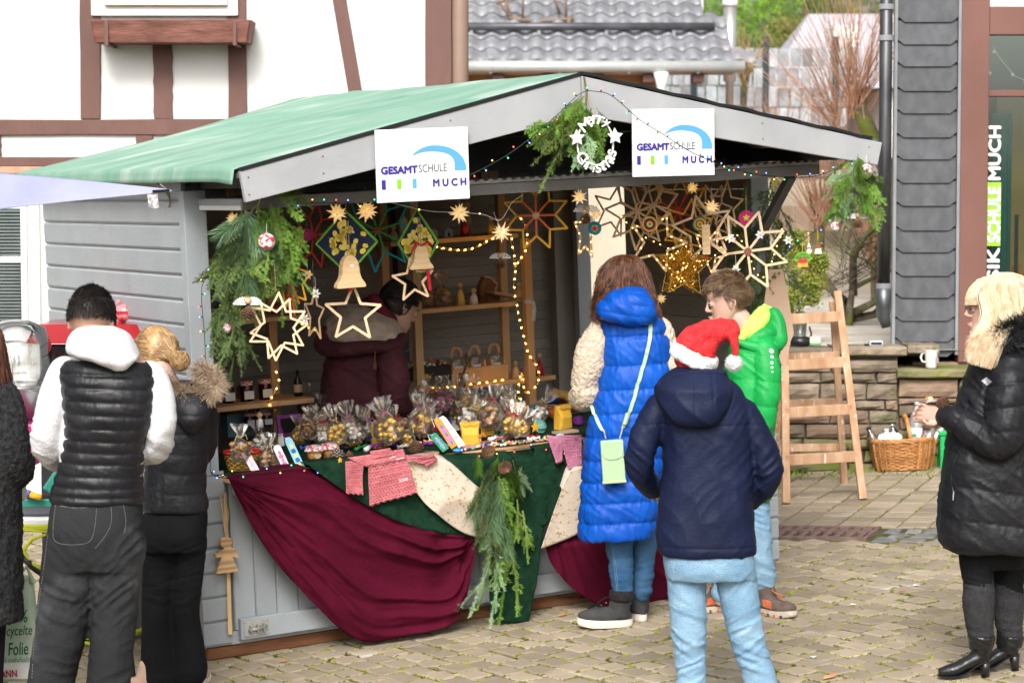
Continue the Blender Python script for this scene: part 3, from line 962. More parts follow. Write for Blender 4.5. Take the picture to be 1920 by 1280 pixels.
m_bark=mat('mossy bark',(.06,.045,.03),(.16,.13,.09),.9,12,.8,50,c3=(.13,.15,.02),s3=4,t3=.5)
def twigs(mb,base,n,length,spread,up=1.0,r0=.006,lean=(0,0,0),seg=4,bias=0):
	for i in range(n):
		a=random.uniform(0,2*PI);s_=spread*math.sqrt(random.random())
		d=Vector((math.cos(a)*s_+lean[0],math.sin(a)*s_*.7+lean[1],up+lean[2])).normalized()
		L_=length*random.uniform(.45,1.05);p=Vector(base)+Vector((random.gauss(0,.04),random.gauss(0,.04),random.gauss(0,.04)))
		pts=[p.copy()]
		for k in range(seg):
			d=(d+Vector((random.gauss(0,.09),random.gauss(0,.09),random.gauss(.04,.07)))).normalized()
			p=p+d*L_/seg;pts.append(p.copy())
		mb.tube(pts,[r0*(1-.8*k/seg)for k in range(seg+1)],3,cap=False)
		if random.random()<.7:
			k=random.randrange(1,seg);q=pts[k];d2=(d+Vector((random.gauss(0,.4),random.gauss(0,.3),.2))).normalized()
			mb.tube([q,q+d2*L_*.3,q+d2*L_*.45+Vector((0,0,.04))],[r0*.5,r0*.35,r0*.15],3,cap=False)
YWI=21.
hd=P(1603,205,YWI)
t=thing('pollard_willow','bare pollard willow with reddish shoots and a mossy leaning trunk left of the downpipe','tree',Vector((P(1690,600,YWI).x,YWI,ztop)))
o_=t.matrix_basis.translation
pt=[P(1700,560,YWI),P(1690,420,YWI),P(1665,320,YWI),P(1630,245,YWI),P(1608,200,YWI)]
MB().tube([p-o_ for p in pt],[.13,.11,.085,.07,.075],10).obj('trunk',m_bark,t,smooth=True)
tw=MB();twigs(tw,hd-o_,110,1.35,.9,1.0,.0052);twigs(tw,hd-o_+Vector((-.15,.1,-.1)),60,1.1,.8,.7,.0045,lean=(-.5,0,0))
tw.obj('shoots',m_twig,t)['kind']='stuff'
for i,(x,y,n,L_,lb)in enumerate(((1540,420,90,1.3,'thicket of reddish bare shrub behind the right eave of the stall'),(1455,330,70,1.0,'bare twiggy shrub beside the fence strips behind the stall roof'),(1640,480,60,1.2,'bare shrub rising between pollard willow and downpipe'),(1395,150,34,.8,'small tuft of ochre bare shoots beside the steel flue'))):
	yy=(22,22.6,21.6,34)[i];b=P(x,y,yy)
	s_=thing('bare_shrub',lb,'shrub',b)
	m_=MB();twigs(m_,(0,0,0),n,L_,.85,1.0,.0052 if i<3 else.012)
	m_.obj('twigs',m_twig if i<3 else mat('ochre twig',(.30,.20,.08),(.45,.33,.16),.8,8,rnd=.3,isl=True),s_)['kind']='stuff'
	for k in range(4):
		a=random.uniform(-.4,.4)
		MB().tube([(0,0,-.5),(a*.1,0,-.1),(a*.3,.02,.3)],[.03,.024,.012],6).obj('stem',m_bark,s_)
b=P(1590,592,18.5)
s_=thing('spreading_shrub','low leafless shrub with mossy level branches on the terrace right of the ladder','shrub',Vector((b.x,18.5,ztop)))
bb_=s_.matrix_basis.translation
for k,pl in enumerate((((1592,640),(1590,575),(1600,540),(1640,520),(1690,500)),((1590,600),(1570,560),(1545,520),(1530,480)),((1595,590),(1620,575),(1650,560),(1690,530)),((1592,570),(1560,545),(1500,490)),((1600,555),(1600,480),(1620,440),(1680,400)),((1590,600),(1640,590),(1670,560),(1700,556)))):
	MB().tube([P(x,y,18.5)-bb_+Vector((0,random.uniform(-.1,.1),0))for x,y in pl],[.035,.03,.024,.016,.01][:len(pl)],7).obj('branch',m_bark,s_,smooth=True)
m_=MB()
for q_ in((1592,520),(1640,500),(1560,540),(1600,470)):
	twigs(m_,P(*q_,18.5)-bb_,26,.75,1.5,.35,.0035)
m_.obj('twigs',m_bark,s_)['kind']='stuff'
# - foliage
def leaves(mb,c,rad,n,size,rs=.9):
	"""small leaf faces in clumps spread through an ellipsoid"""
	c=Vector(c)
	k=max(3,n//26)
	for i in range(k):
		d=Vector((random.gauss(0,1),random.gauss(0,1),random.gauss(0,1))).normalized()*random.random()**.4
		cc=c+Vector((d.x*rad[0],d.y*rad[1],d.z*rad[2]))*rs
		cr=size*random.uniform(2.2,4.5)
		for j in range(26):
			p=cc+Vector((random.gauss(0,1),random.gauss(0,1),random.gauss(0,.8)))*cr*.55
			a=Vector((random.gauss(0,1),random.gauss(0,1),random.gauss(0,1))).normalized()
			b=a.orthogonal().normalized();s2=size*random.uniform(.6,1.3)
			mb.add([p-a*s2,p+b*s2*.45,p+a*s2,p-b*s2*.45],[(0,1,2,3)])
def fol(name,a,b,r_=.35):
	return mat(name,a,b,.6,1.2,rnd=r_,isl=True,contrast=.5,spec=.3)
m_fg=[fol('spring green foliage',(.10,.22,.015),(.22,.36,.04)),fol('dark green foliage',(.04,.10,.02),(.11,.19,.04)),fol('olive foliage',(.14,.15,.03),(.26,.24,.06))]
for i,(x,y,yy,rx,rz,mi,lb)in enumerate(((1355,60,60,1.2,1.6,0,'bright green tree directly behind the steel flue'),(1420,40,62,1.3,1.8,0,'light green tree between flue and pale slate roof'),(1480,30,66,1.6,1.6,1,'dark green tree at the top edge left of the pale roof'),(1400,130,56,1.0,.9,1,'low dark bush under the light green trees'),(1530,20,70,1.5,1.6,2,'olive brown tree behind the twigs at the top edge'),(1460,110,58,.9,1.1,2,'olive bush above the grey strip fence'),(1640,-10,75,2.5,1.3,1,'dark tree crown above the pale slate roof'))):
	b=P(x,y,yy)
	t=thing('broadleaf_tree',lb,'tree',b-Vector((0,0,rz*2.0)),'green trees on the far hillside')
	m_=MB();leaves(m_,(0,0,rz*2.0),(rx,rx,rz),5200,.05);m_.obj('crown',m_fg[mi],t)
	MB().tube([(0,0,-2),(.05,0,.6),(.1,0,rz*1.8)],[.16,.12,.06],8).obj('trunk',m_bark,t,smooth=True)
hb_=MB();
for i in range(14):
	leaves(hb_,(-22+i*5+random.uniform(-1,1),95+random.uniform(-4,4),4.6+random.uniform(-.5,1.2)),(3.6,2,3.8),2600,.14)
tag(hb_.obj('far_wood',m_fg[1]),'wooded green hillside far behind the roofs','wood',kind='stuff')
b=P(1507,598,17.)
t=thing('potted_bush','yellow green box bush in a dark pot on the terrace behind the ladder','bush',Vector((P(1487,640,16.4).x,16.4,ztop)))
o_=t.matrix_basis.translation
m_=MB()
for q_,r1,r2 in(((1500,500),.14,.2),((1490,455),.08,.11),((1520,540),.12,.13),((1485,560),.1,.12),((1535,490),.06,.07)):
	leaves(m_,P(*q_,16.4)-o_,(r1,.12,r2),1700,.011)
m_.obj('foliage',mat('box leaf',(.13,.20,.02),(.34,.33,.06),.55,9,rnd=.45,isl=True,c3=(.42,.20,.05),s3=7,t3=.62),t)
MB().lathe([(.055,0),(.085,.0),(.095,.15),(.1,.16),(.09,.16),(.08,.12)],18).obj('pot',mat('dark olive glaze',(.08,.085,.06),(.14,.14,.1),.5,5),t,smooth=True)
for k in range(5):
	MB().tube([(0,0,.1),(random.uniform(-.03,.06),0,.25),(random.uniform(-.06,.14),random.uniform(-.03,.03),.42)],[.008,.006,.003],5).obj('stem',m_bark,t)
	# - things standing on the wall
def on_wall(px,py,Y,zz):q_=P(px,py,Y);return Vector((q_.x,Y,zz))
m_ceram=mat('white glaze',(.80,.79,.77),rough=.2,spec=.5,coat=.4)
mg=thing('mug','white mug with a spoon standing on the lower wall ledge before the slates','mug',T(*on_wall(1746,670,YW-.0,zr))@RZ(.2))
MB().lathe([(.0,.001),(.032,.001),(.036,.01),(.045,.115),(.047,.12),(.042,.12),(.036,.02),(0,.014)],24).obj('cup',m_ceram,mg,smooth=True)
MB().tube([(-.036,0,.10),(-.062,0,.098),(-.072,0,.072),(-.062,0,.045),(-.034,0,.04)],.007,8).obj('handle',m_ceram,mg,smooth=True)
MB().tube([(.0,0,.03),(-.03,.005,.16)],.003,6).obj('spoon',mat('brass spoon',(.5,.3,.1),rough=.4,metal=.6),mg)
MB().box((.015,-.0455,.035),(.034,-.044,.07)).obj('print',mat('faded print',(.35,.25,.22),rough=.5),mg)
m_blk=mat('black plastic',(.012,.012,.014),rough=.3);m_clear=film('clear glass',(.92,.95,.95),.8,.02,.1)
fpz=thing('coffee_press','black coffee press with glass body standing on the wall behind the ladder','coffee press',on_wall(1500,652,YW+.15,ztop+.01))
MB().lathe([(0,0),(.07,0),(.075,.01),(.075,.045),(.045,.055)],20).obj('base',m_blk,fpz,smooth=True)
MB().lathe([(.042,.05),(.03,.08),(.022,.12),(.022,.19),(.03,.21)],16).obj('neck',m_clear,fpz,smooth=True)
MB().lathe([(.034,.20),(.034,.215),(.0,.22)],16).obj('lid',m_blk,fpz)
MB().tube([(.06,0,.03),(.075,0,.07),(.06,0,.12)],.006,6).obj('handle',m_blk,fpz)
tb_=thing('tea_box','small cream carton with green foot standing beside the coffee press','carton',on_wall(1528,652,YW+.12,ztop+.01))
MB().box((-.035,-.02,0),(.035,.02,.055)).obj('carton',mat('cream card',(.7,.66,.5),rough=.6),tb_,bevel=.003)
MB().box((-.036,-.021,0),(.036,.021,.016)).obj('green_band',mat('green print',(.12,.35,.12),rough=.5),tb_)
gd_=thing('small_radio','small silver and black gadget lying on the wall right of the ladder','gadget',on_wall(1642,647,YW+.1,ztop+.008))
MB().box((-.045,-.03,0),(.045,.03,.035)).obj('case',mat('silver plastic',(.5,.52,.55),rough=.3),gd_,bevel=.006)
MB().box((-.035,-.031,.008),(.035,-.0302,.024)).obj('display',m_blk,gd_);MB().box((-.075,-.02,0),(-.046,.02,.012)).obj('plug',m_blk,gd_)
# - step ladder
m_lad=mat('paint-spattered ladder wood',(.42,.23,.12),(.58,.37,.23),.7,8,.3,60,stretch=(2,2,.4),c3=(.75,.70,.62),s3=22,t3=.62)
YL=14.1
lb0=Vector((P(1545,900,YL).x,YL,gz(2,YL)))
ld=thing('step_ladder','old wooden step ladder spattered with white paint standing before the stone wall','ladder',lb0)
def lp(x,y,Y):return P(x,y,Y)-lb0
def rail(x0,y0,Y0,x1,y1,Y1,w_=.035,nm='rail'):
	a,b=lp(x0,y0,Y0),lp(x1,y1,Y1)
	M=along(a,b,(0,1,0));L_=(b-a).length
	MB().box((-.012,-w_/2-.005,0),(.012,w_/2+.005,L_)).obj(nm,m_lad,ld,bevel=.003,xf=lambda X,Y,Z:tuple(M@Vector((Y,X,Z))))
YFt,YBk=13.75,14.75
def foot(x,y):g_=G(x,y);return g_
fl_,frt=G(1474,944),G(1618,936)
tl_,tr_=P(1470,553,fl_.y+.45),P(1570,547,fl_.y+.45)
bl_,brt=G(1452,905),G(1583,905)
def bar(a,b,wx,wd,nm):
	a,b=a-lb0,b-lb0
	d=(b-a);L_=d.length;M=along(a,b,(0,1,0))
	MB().box((-wx/2,-wd/2,0),(wx/2,wd/2,L_)).obj(nm,m_lad,ld,bevel=.003,xf=lambda X,Y,Z:tuple(M@Vector((X,Y,Z))))
bar(fl_,tl_,.045,.05,'rail');bar(frt,tr_,.045,.05,'rail')
bar(bl_,tl_+Vector((.0,.06,-.06)),.04,.045,'rail');bar(brt,tr_+Vector((-.02,.06,-.06)),.04,.045,'rail')
def mixv(a,b,f):return a+(b-a)*f
for py in(596,683,772,860):
	f=(944-py)/(944-553.)
	a,b=mixv(fl_,tl_,f),mixv(frt,tr_,f)
	dz=Vector((0,0,-.012))
	a2,b2=a-lb0+dz,b-lb0+dz
	h_=.031
	MB().hexa([(a2.x,a2.y-.03,a2.z-h_),(b2.x,b2.y-.03,b2.z-h_),(b2.x,b2.y+.03,b2.z-h_),(a2.x,a2.y+.03,a2.z-h_),(a2.x,a2.y-.03,a2.z+h_),(b2.x,b2.y-.03,b2.z+h_),(b2.x,b2.y+.03,b2.z+h_),(a2.x,a2.y+.03,a2.z+h_)]).obj('rung',m_lad,ld,bevel=.003)
for py in(668,754,838):
	f=(905-py)/(905-553.)
	a,b=mixv(bl_,tl_,f)-lb0,mixv(brt,tr_,f)-lb0
	h_=.024
	MB().hexa([(a.x,a.y-.0,a.z-h_),(b.x,b.y-.0,b.z-h_),(b.x,b.y+.02,b.z-h_),(a.x,a.y+.02,a.z-h_),(a.x,a.y-.0,a.z+h_),(b.x,b.y-.0,b.z+h_),(b.x,b.y+.02,b.z+h_),(a.x,a.y+.02,a.z+h_)]).obj('rung',m_lad,ld,bevel=.002)
m_chain=mat('chain steel',(.4,.4,.4),rough=.35,metal=.8)
lk=MB().tube([(.006*math.cos(a),0,.010*math.sin(a))for a in np.linspace(0,2*PI,9)],.0018,4,cap=False).mesh('chain_link',m_chain)
for(f1,f2,aa,bb2,cc,dd)in((.34,.28,frt,tr_,brt,tr_),(.34,.28,fl_,tl_,bl_,tl_)):
	a,b=mixv(aa,bb2,f1)-lb0,mixv(cc,dd,f2)-lb0
	for k in range(22):
		f=k/21;p=mixv(a,b,f)+Vector((0,0,-.16*4*f*(1-f)))
		link('chain_link',lk,ld,T(*p)@RZ(PI/2 if k%2 else 0)@RY(.3))
		# - wicker basket with bottles
m_wick=mat('wicker',(.33,.13,.035),(.55,.27,.09),.55,16,.3,80,rnd=.2,isl=True,spec=.5)
bq=G(1697,884)
bk=thing('wicker_basket','brown wicker basket full of bottles standing at the foot of the stone wall','basket',T(bq.x,bq.y+.12,gz(bq.x,bq.y+.12))@GROT)
def bring(z,a,b,n=44,dr=0,ph=0):
	return[((a+dr*math.sin(j*PI*.5+ph)*1.2)*math.copysign(abs(math.cos(2*PI*j/n))**.7,math.cos(2*PI*j/n)),(b+dr*math.sin(j*PI*.5+ph))*math.copysign(abs(math.sin(2*PI*j/n))**.7,math.sin(2*PI*j/n)),z)for j in range(n)]
nrow=16
for i in range(nrow):
	z=.012+i*.0115;f=i/nrow;a=.165+.035*f**.7;b=.115+.025*f**.7
	mb=MB();pts=[bring(z,a,b,88,.006,PI*(i%2)*.5+0)]
	pl=pts[0]+[pts[0][0]]
	mb.tube(pl,.0062,5,cap=False);mb.obj('woven_rod',m_wick,bk,smooth=True)
MB().rings([bring(.004,.155,.105,40),bring(.19,.193,.133,40)],cap=True).obj('lining',mat('dark wicker',(.10,.04,.015),rough=.8),bk)
rim=MB()
for k in range(3):
	rim.tube([(x*(1.03+.02*math.sin(j*.8+k*2.1)),y*(1.03+.02*math.sin(j*.8+k*2.1)),.2+.009*math.cos(j*.8+k*2.1))for j,(x,y,z)in enumerate(bring(.2,.198,.138,80)+[bring(.2,.198,.138,80)[0]])],.009,5,cap=False)
rim.obj('braided_rim',m_wick,bk,smooth=True)
for k in range(-6,7):
	x=k*.028
	MB().tube([(x,-.112-.02*0,.01),(x*1.12,-.128,.1),(x*1.18,-.138,.19)],.006,5).obj('stake',m_wick,bk)
MB().tube([(.045,-.13,.14),(.04,-.12,.24),(.032,-.06,.33),(.03,.0,.35),(.032,.06,.33),(.04,.12,.24),(.045,.13,.14)],.014,8).obj('handle',m_wick,bk,smooth=True)
m_pet=film('clear plastic',(.95,.97,.98),.9,.08,.22);m_label=mat('white label',(.8,.8,.8),rough=.5)
def bottle(x,y,rx,ry,lb,body,cap,h=.2,lab=None,r_=.035):
	M=bk.matrix_basis@T(x,y,.10)@RZ(ry)@RY(rx)
	t=thing('bottle',lb,'bottle',M,'bottles lying in the wicker basket')
	MB().lathe([(0,0),(r_*.9,0),(r_,.01),(r_,h*.62),(r_*.8,h*.74),(r_*.38,h*.88),(r_*.36,h*.94)],16).obj('body',body,t,smooth=True)
	MB().lathe([(r_*.42,h*.93),(r_*.44,h*1.0),(0,h*1.005)],12).obj('cap',cap,t,smooth=True)
	if lab:MB().lathe([(r_*1.01,h*.2),(r_*1.01,h*.5)],16).obj('label',lab,t,smooth=True)
m_orange=mat('orange plastic',(.75,.2,.02),rough=.4);m_green=mat('green plastic',(.01,.38,.09),rough=.4);m_silver=mat('silver foil',(.65,.67,.68),rough=.25,metal=.7)
m_white=mat('white plastic',(.8,.8,.8),rough=.35)
bottle(-.15,-.03,-.35,.2,'clear bottle with dark cap leaning out at the left end of the basket',m_pet,m_blk,.2)
bottle(-.08,.02,-.15,1,'white bottle standing between the two left heaps in the basket',m_white,m_white,.17)
bottle(-.02,.05,.25,2,'grey clear bottle just left of the basket handle',m_pet,m_silver,.19,m_label)
bottle(.085,.03,.1,0,'tall silver bottle rising highest above the basket',m_silver,m_silver,.33,m_label,.045)
bottle(.11,-.05,.6,.4,'clear bottle with orange cap and orange label lying right of the handle',m_pet,m_orange,.22,m_orange)
bottle(.14,.02,.75,.1,'grey bottle with an orange band behind the orange capped one',m_silver,m_orange,.23,m_orange)
bottle(.08,-.07,-.1,.2,'squat grey bottle with green cap at the front of the basket',mat('smoke plastic',(.25,.27,.28),rough=.25),m_green,.135,None,.05)
for i,(x,y,r_)in enumerate(((-.13,-.07,.035),(-.09,-.08,.04),(-.04,-.075,.038),(-.06,-.03,.04))):
	mb=MB();mb.ball((0,0,0),r_,14,9)
	mb.v=[tuple(Vector(p)*(1+random.uniform(-.12,.12)))for p in mb.v]
	tag(mb.obj('paper_wad',m_label,None),'crumpled white paper wrapping %s in the basket'%('at the left end','in the left front','beside the handle','behind the front wads')[i],'wrapping','paper wrapping in the basket').matrix_basis=bk.matrix_basis@T(x,y,.21)
gcn=thing('green_crate','bright green plastic crate edge behind the basket, beside the black coat','crate',T(G(1772,880).x,bq.y+.2,gz(1.9,bq.y+.2)))
MB().box((-.02,-.12,0),(.16,.12,.25)).obj('case',m_green,gcn,bevel=.008)
MB().box((-.03,-.13,.252),(.17,.13,.28)).obj('rim',m_green,gcn,bevel=.004)
# = THE MARKET STALL
m_grey=mat('grey stall paint',(.30,.325,.345),(.37,.40,.42),.5,5,.25,70,rnd=.03,contrast=.6,c3=(.27,.28,.285),s3=3,t3=.66)
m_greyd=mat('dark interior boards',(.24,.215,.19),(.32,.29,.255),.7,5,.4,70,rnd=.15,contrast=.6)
m_gable=mat('shade-darkened gable boards',(.07,.068,.068),(.11,.105,.105),.6,5,.3,60,rnd=.1)  # stall grey on the gable, with the roof overhang's shade put into the colour
m_base=mat('dark wet base beam',(.12,.045,.018),(.28,.12,.05),.7,4,.6,50,stretch=(.5,.5,3),contrast=.5,c3=(.04,.02,.012),s3=6,t3=.6)
m_raw=mat('raw pine',(.55,.31,.14),(.70,.44,.23),.6,5,.2,60,stretch=(3,3,.5),contrast=.6)
m_felt=mat('roofing felt',(.012,.012,.013),rough=.9)
m_metal=mat('galvanised strip',(.28,.27,.26),(.40,.39,.38),.5,30,.4,90,metal=.4)
stall=thing('market_stall','grey wooden market stall with green tarpaulin roof and white school signs','market stall',S(0,0,0))
XS=lambda u,v,w:tuple(SL(u,v,w))
def sb(nm,lo,hi,m,bevel=0,mb=None,parent=None):
	b=(mb or MB()).box(lo,hi)
	return b.obj(nm,m,parent or stall,bevel=bevel,xf=XS)
Wd=3.09
BH=.111
sb('base_beam',(.01,.01,0),(Wd-.01,.09,.055),m_base,.006)
sb('base_beam',(.01,.0901,0),(.09,1.99,.05),m_base,.004)
sb('base_beam',(Wd-.09,.0901,0),(Wd-.01,1.99,.05),m_base,.004)
sb('floor',(.02,.1,.051),(Wd-.02,1.98,.075),mat('floor board',(.09,.06,.04),(.14,.10,.07),.8,5))
def siding(u0,u1,w0,v0=0.0,v1=2.0,side=-1,m=m_grey,h=BH,nm='wall_board'):
	"""one board of a side wall with a chamfered lower edge"""
	g=.012
	o_=u0 if side<0 else u1
	i_=u1 if side<0 else u0
	d=.010*(1 if side<0 else-1)
	prof=[(i_,w0+.001),(o_+d,w0+.001),(o_,w0+.014),(o_,w0+h-.010),(o_+d*.8,w0+h-.001),(i_,w0+h-.001)]
	mb=MB();mb.rings([[(a,v0,b)for a,b in prof],[(a,v1,b)for a,b in prof]])
	mb.obj(nm,m,stall,xf=XS)
nb=19
for i in range(nb):
	siding(0,.03,.06+i*BH,v0=.0305)
	w0=.06+i*BH
	if w0<2.0:
		siding(Wd-.03,Wd,w0,v0=.0305,v1=1.22,side=1,m=m_grey)
		siding(Wd-.03,Wd,w0,v0=1.78,v1=2.0,side=1,m=m_grey)
	else:
		siding(Wd-.03,Wd,w0,v0=.0305,side=1)
MB().box((.03,1.9805,.06),(Wd-.03,1.999,2.17)).obj('back_wall',m_grey,stall,xf=XS)
for i in range(38):
	w0=.06+i*.0555
	sb('lining_board',(.0305,1.962,w0+.0015),(Wd-.0305,1.98,w0+.054),m_greyd)
for i in range(19):
	w0=.06+i*BH
	sb('lining_board',(Wd-.05,.14,w0+.0015),(Wd-.0305,1.2,w0+BH-.0015),m_greyd)
	sb('lining_board',(.0305,.14,w0+.0015),(.045,1.96,w0+BH-.0015),m_greyd)
for v in(1.20,1.775):
	sb('door_frame',(Wd-.075,v,.06),(Wd+.012,v+.05,2.05),m_grey,.003)
sb('door_frame',(Wd-.075,1.251,2.0),(Wd+.012,1.774,2.05),m_grey,.003)
sb('corner_post',(2.93,1.88,.06),(3.055,1.961,2.1),m_greyd,.003)
sb('corner_post',(.046,1.88,.06),(.12,1.961,2.1),m_greyd,.003)
for i in range(8):
	w0=.06+i*BH
	if w0>.84:break
	hh_=min(BH,.845-w0)
	prof=lambda a,b:[(-.002,w0+.001),(-.012,w0+.014),(-.012,w0+hh_-.010),(-.002,w0+hh_-.001),(.03,w0+hh_-.001),(.03,w0+.001)]
	for a,b in((-.012,.118),(2.975,Wd+.012)):
		p_=prof(a,b);mb=MB();mb.rings([[(a,y,z)for y,z in p_][::-1],[(b,y,z)for y,z in p_][::-1]]);mb.obj('front_board',m_grey,stall,xf=XS)
sb('front_post',(-.006,-.008,.847),(.10,.06,2.1),m_grey,.004)
sb('front_post',(2.99,-.008,.847),(Wd+.006,.06,2.1),m_grey,.004)
sb('edge_lath',(-.012,-.0145,.30),(.008,-.0085,2.1),m_grey,.002)if False else None
nbd=27;wb=(2.95-.14)/nbd
for i in range(nbd):
	a=.14+i*wb
	mb=MB();g=.006
	pr=[(a+.0008,.02),(a+.0008,-.004),(a+g,-.012),(a+wb-g,-.012),(a+wb-.0008,-.004),(a+wb-.0008,.02)]
	mb.rings([[(x,y,.125)for x,y in pr],[(x,y,.80)for x,y in pr]]);mb.obj('panel_board',m_grey,stall,xf=XS)
sb('panel_backing',(.12,.022,.06),(2.97,.04,.80),m_grey)
sb('bottom_board',(.118,-.006,.06),(2.975,.0215,.12),m_grey,.002)
sb('rail',(.152,-.045,.082),(2.94,-.0125,.178),m_grey,.004)
sb('rail',(.152,-.045,.735),(2.94,-.0125,.80),m_grey,.004)
bp_=sb('bolt_plate',(.168,-.0495,.093),(.285,-.0455,.165),mat('old zinc',(.38,.38,.35),(.55,.55,.5),.45,20,.3,60,metal=.5),.002)
MB().tube([(.185,-.057,.122),(.27,-.057,.132)],.009,8).obj('bolt',m_metal,bp_,smooth=True,xf=XS)
for u in(.19,.222,.254):sb('bolt_clasp',(u,-.066,.108),(u+.008,-.0498,.145),m_metal,.001,parent=bp_)
for u in(.173,.279):
	for w_ in(.1,.158):
		MB().ball((u,-.051,w_),.003,6,4).obj('screw',m_metal,bp_,xf=XS)
sb('counter_board',(.11,-.13,.801),(2.97,.75,.826),m_raw,.003)
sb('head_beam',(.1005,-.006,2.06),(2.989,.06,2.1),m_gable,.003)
def zr_(u):
	return 2.188+(2.524-2.188)*(u+.069)/1.619 if u<1.55 else 2.524-(2.524-2.162)*(u-1.55)/1.623
RTH=.02
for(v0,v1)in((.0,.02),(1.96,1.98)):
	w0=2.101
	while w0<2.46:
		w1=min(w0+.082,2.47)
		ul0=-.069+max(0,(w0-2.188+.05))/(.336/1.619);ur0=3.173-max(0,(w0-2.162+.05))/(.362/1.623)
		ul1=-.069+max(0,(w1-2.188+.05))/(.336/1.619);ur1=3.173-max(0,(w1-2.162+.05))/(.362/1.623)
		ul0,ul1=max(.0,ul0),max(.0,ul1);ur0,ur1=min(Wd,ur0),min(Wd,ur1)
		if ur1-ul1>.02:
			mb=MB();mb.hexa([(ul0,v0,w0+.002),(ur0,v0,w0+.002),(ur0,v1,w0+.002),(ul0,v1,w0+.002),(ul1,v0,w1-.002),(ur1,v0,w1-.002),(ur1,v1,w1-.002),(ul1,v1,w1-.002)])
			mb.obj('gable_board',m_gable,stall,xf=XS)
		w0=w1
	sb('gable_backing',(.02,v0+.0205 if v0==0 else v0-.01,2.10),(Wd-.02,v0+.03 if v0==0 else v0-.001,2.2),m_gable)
VF,VBk=-.795,2.1
for sgn in(0,1):
	ua,ub=(-.07,1.55)if sgn==0 else(1.55,3.174)
	n_=12
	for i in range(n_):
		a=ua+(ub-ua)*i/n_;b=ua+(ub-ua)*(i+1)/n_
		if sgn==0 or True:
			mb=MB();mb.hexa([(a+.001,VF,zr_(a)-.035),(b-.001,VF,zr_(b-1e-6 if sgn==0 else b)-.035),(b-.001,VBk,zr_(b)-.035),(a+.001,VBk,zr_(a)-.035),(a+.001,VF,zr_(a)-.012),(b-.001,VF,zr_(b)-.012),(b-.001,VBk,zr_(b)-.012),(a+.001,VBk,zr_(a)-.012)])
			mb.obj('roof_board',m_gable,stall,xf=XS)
m_tarp=mat('green tarpaulin',(.095,.275,.19),(.30,.43,.345),.65,2.2,.3,24,stretch=(.9,2.4,1),contrast=.6,detail=8,c3=(.40,.50,.43),s3=1.7,t3=.54,bstretch=(1,6,1))
def tarp(side):
	nu,nv=44,70
	mb=MB()
	def fn(s_,t_):
		v=VF-.012+(VBk+.03-VF)*t_
		if side==0:
			u=1.55-(1.55+.085)*min(s_/.93,1)
			w=zr_(u)+.004
			if s_>.93:
				k=(s_-.93)/.07;w-=.062*k;u-=.012*k
		else:
			u=1.55+(3.174-1.55)*s_;w=zr_(u)+.004
		nn=(vnoise([[u*1.6,v*4.5,2.1]])[0]*.012+vnoise([[u*4,v*12+u*3,5.1]])[0]*.003)*min(1,max(.12,(u+.1)*1.5))
		k=min(1,(v-VF)/.15)*min(1,abs(u-1.55)/.1+.3)
		sag=.018*math.sin(v*5.2)*math.sin(min(max((u+.07)/1.62,0),1)*PI)if side==0 else 0
		return tuple(SL(u,v,w+(.014+nn+sag*.6)*max(k,.15)))
	mb.grid(fn,nu,nv)
	o=mb.obj('tarpaulin',m_tarp,stall,smooth=True)
	md=o.modifiers.new('solid','SOLIDIFY');md.thickness=.003;md.offset=-1
tarp(0);tarp(1)
for(a,b)in((-.069,1.548),(1.552,3.12)):
	mb=MB();rg=[]
	for i in range(21):
		u=a+(b-a)*i/20;w_=zr_(u)+(0 if b<2 else(.004+.004*math.sin(i*1.9)))
		rg.append([(u,VF-.04,w_-.006),(u,VF+.05,w_-.006),(u,VF+.05,w_+.006),(u,VF-.04,w_+.008)])
	mb.rings(rg);mb.obj('roofing_felt',m_felt,stall,xf=XS)
m_barge=mat('grey barge paint',(.35,.355,.365),(.41,.415,.425),.5,4,.15,60,c3=(.30,.30,.31),s3=2.5,t3=.7)
def barge(a,b,ha,hb_,lean=0):
	mb=MB()
	t0,t1=VF-.035,VF-.008
	mb.hexa([(a+lean,t0,zr_(a)-ha),(b,t0,zr_(b)-hb_),(b,t1,zr_(b)-hb_),(a+lean,t1,zr_(a)-ha),(a,t0,zr_(a)-.007),(b,t0,zr_(b)-.007),(b,t1,zr_(b)-.007),(a,t1,zr_(a)-.007)])
	return mb.obj('barge_board',m_barge,stall,xf=XS,bevel=.003)
barge(-.069,1.548,.135,.178,.02)
mb=MB();t0,t1=VF-.035,VF-.008
mb.hexa([(1.552,t0,zr_(1.552)-.178),(3.15,t0,2.05),(3.15,t1,2.05),(1.552,t1,zr_(1.552)-.178),(1.552,t0,zr_(1.552)-.007),(3.18,t0,2.155),(3.18,t1,2.155),(1.552,t1,zr_(1.552)-.007)])
mb.obj('barge_board',m_barge,stall,xf=XS,bevel=.003)
for u in(-.035,.3,.9,2.5,3.1):
	for dw in(.03,.1):
		MB().ball((u,VF-.036,zr_(u)-dw-.01),.004,6,4).obj('screw',m_rust,stall,xf=XS)
for u,w_ in((.12,2.135),(1.55,2.41),(2.98,2.115)):
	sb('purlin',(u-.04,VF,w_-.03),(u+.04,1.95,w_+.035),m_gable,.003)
m_tan=mat('tan wood block',(.30,.17,.06),(.42,.26,.10),.6,12)
for px,py in((443,357),(917,331),(1345,309)):
	c=on(1,-.02,px,py);blk=sb('wood_block',(c[0]-.045,-.03,c[2]-.025),(c[0]+.045,-.001,c[2]+.025),m_tan,.003)
	MB().ball((c[0],-.032,c[2]),.012,8,5).obj('bolt',m_metal,blk,xf=XS)
LW=2.035
lid=sb('serving_lid',(.06,-.50,LW),(3.04,-.01,LW+.028),m_grey,.003)
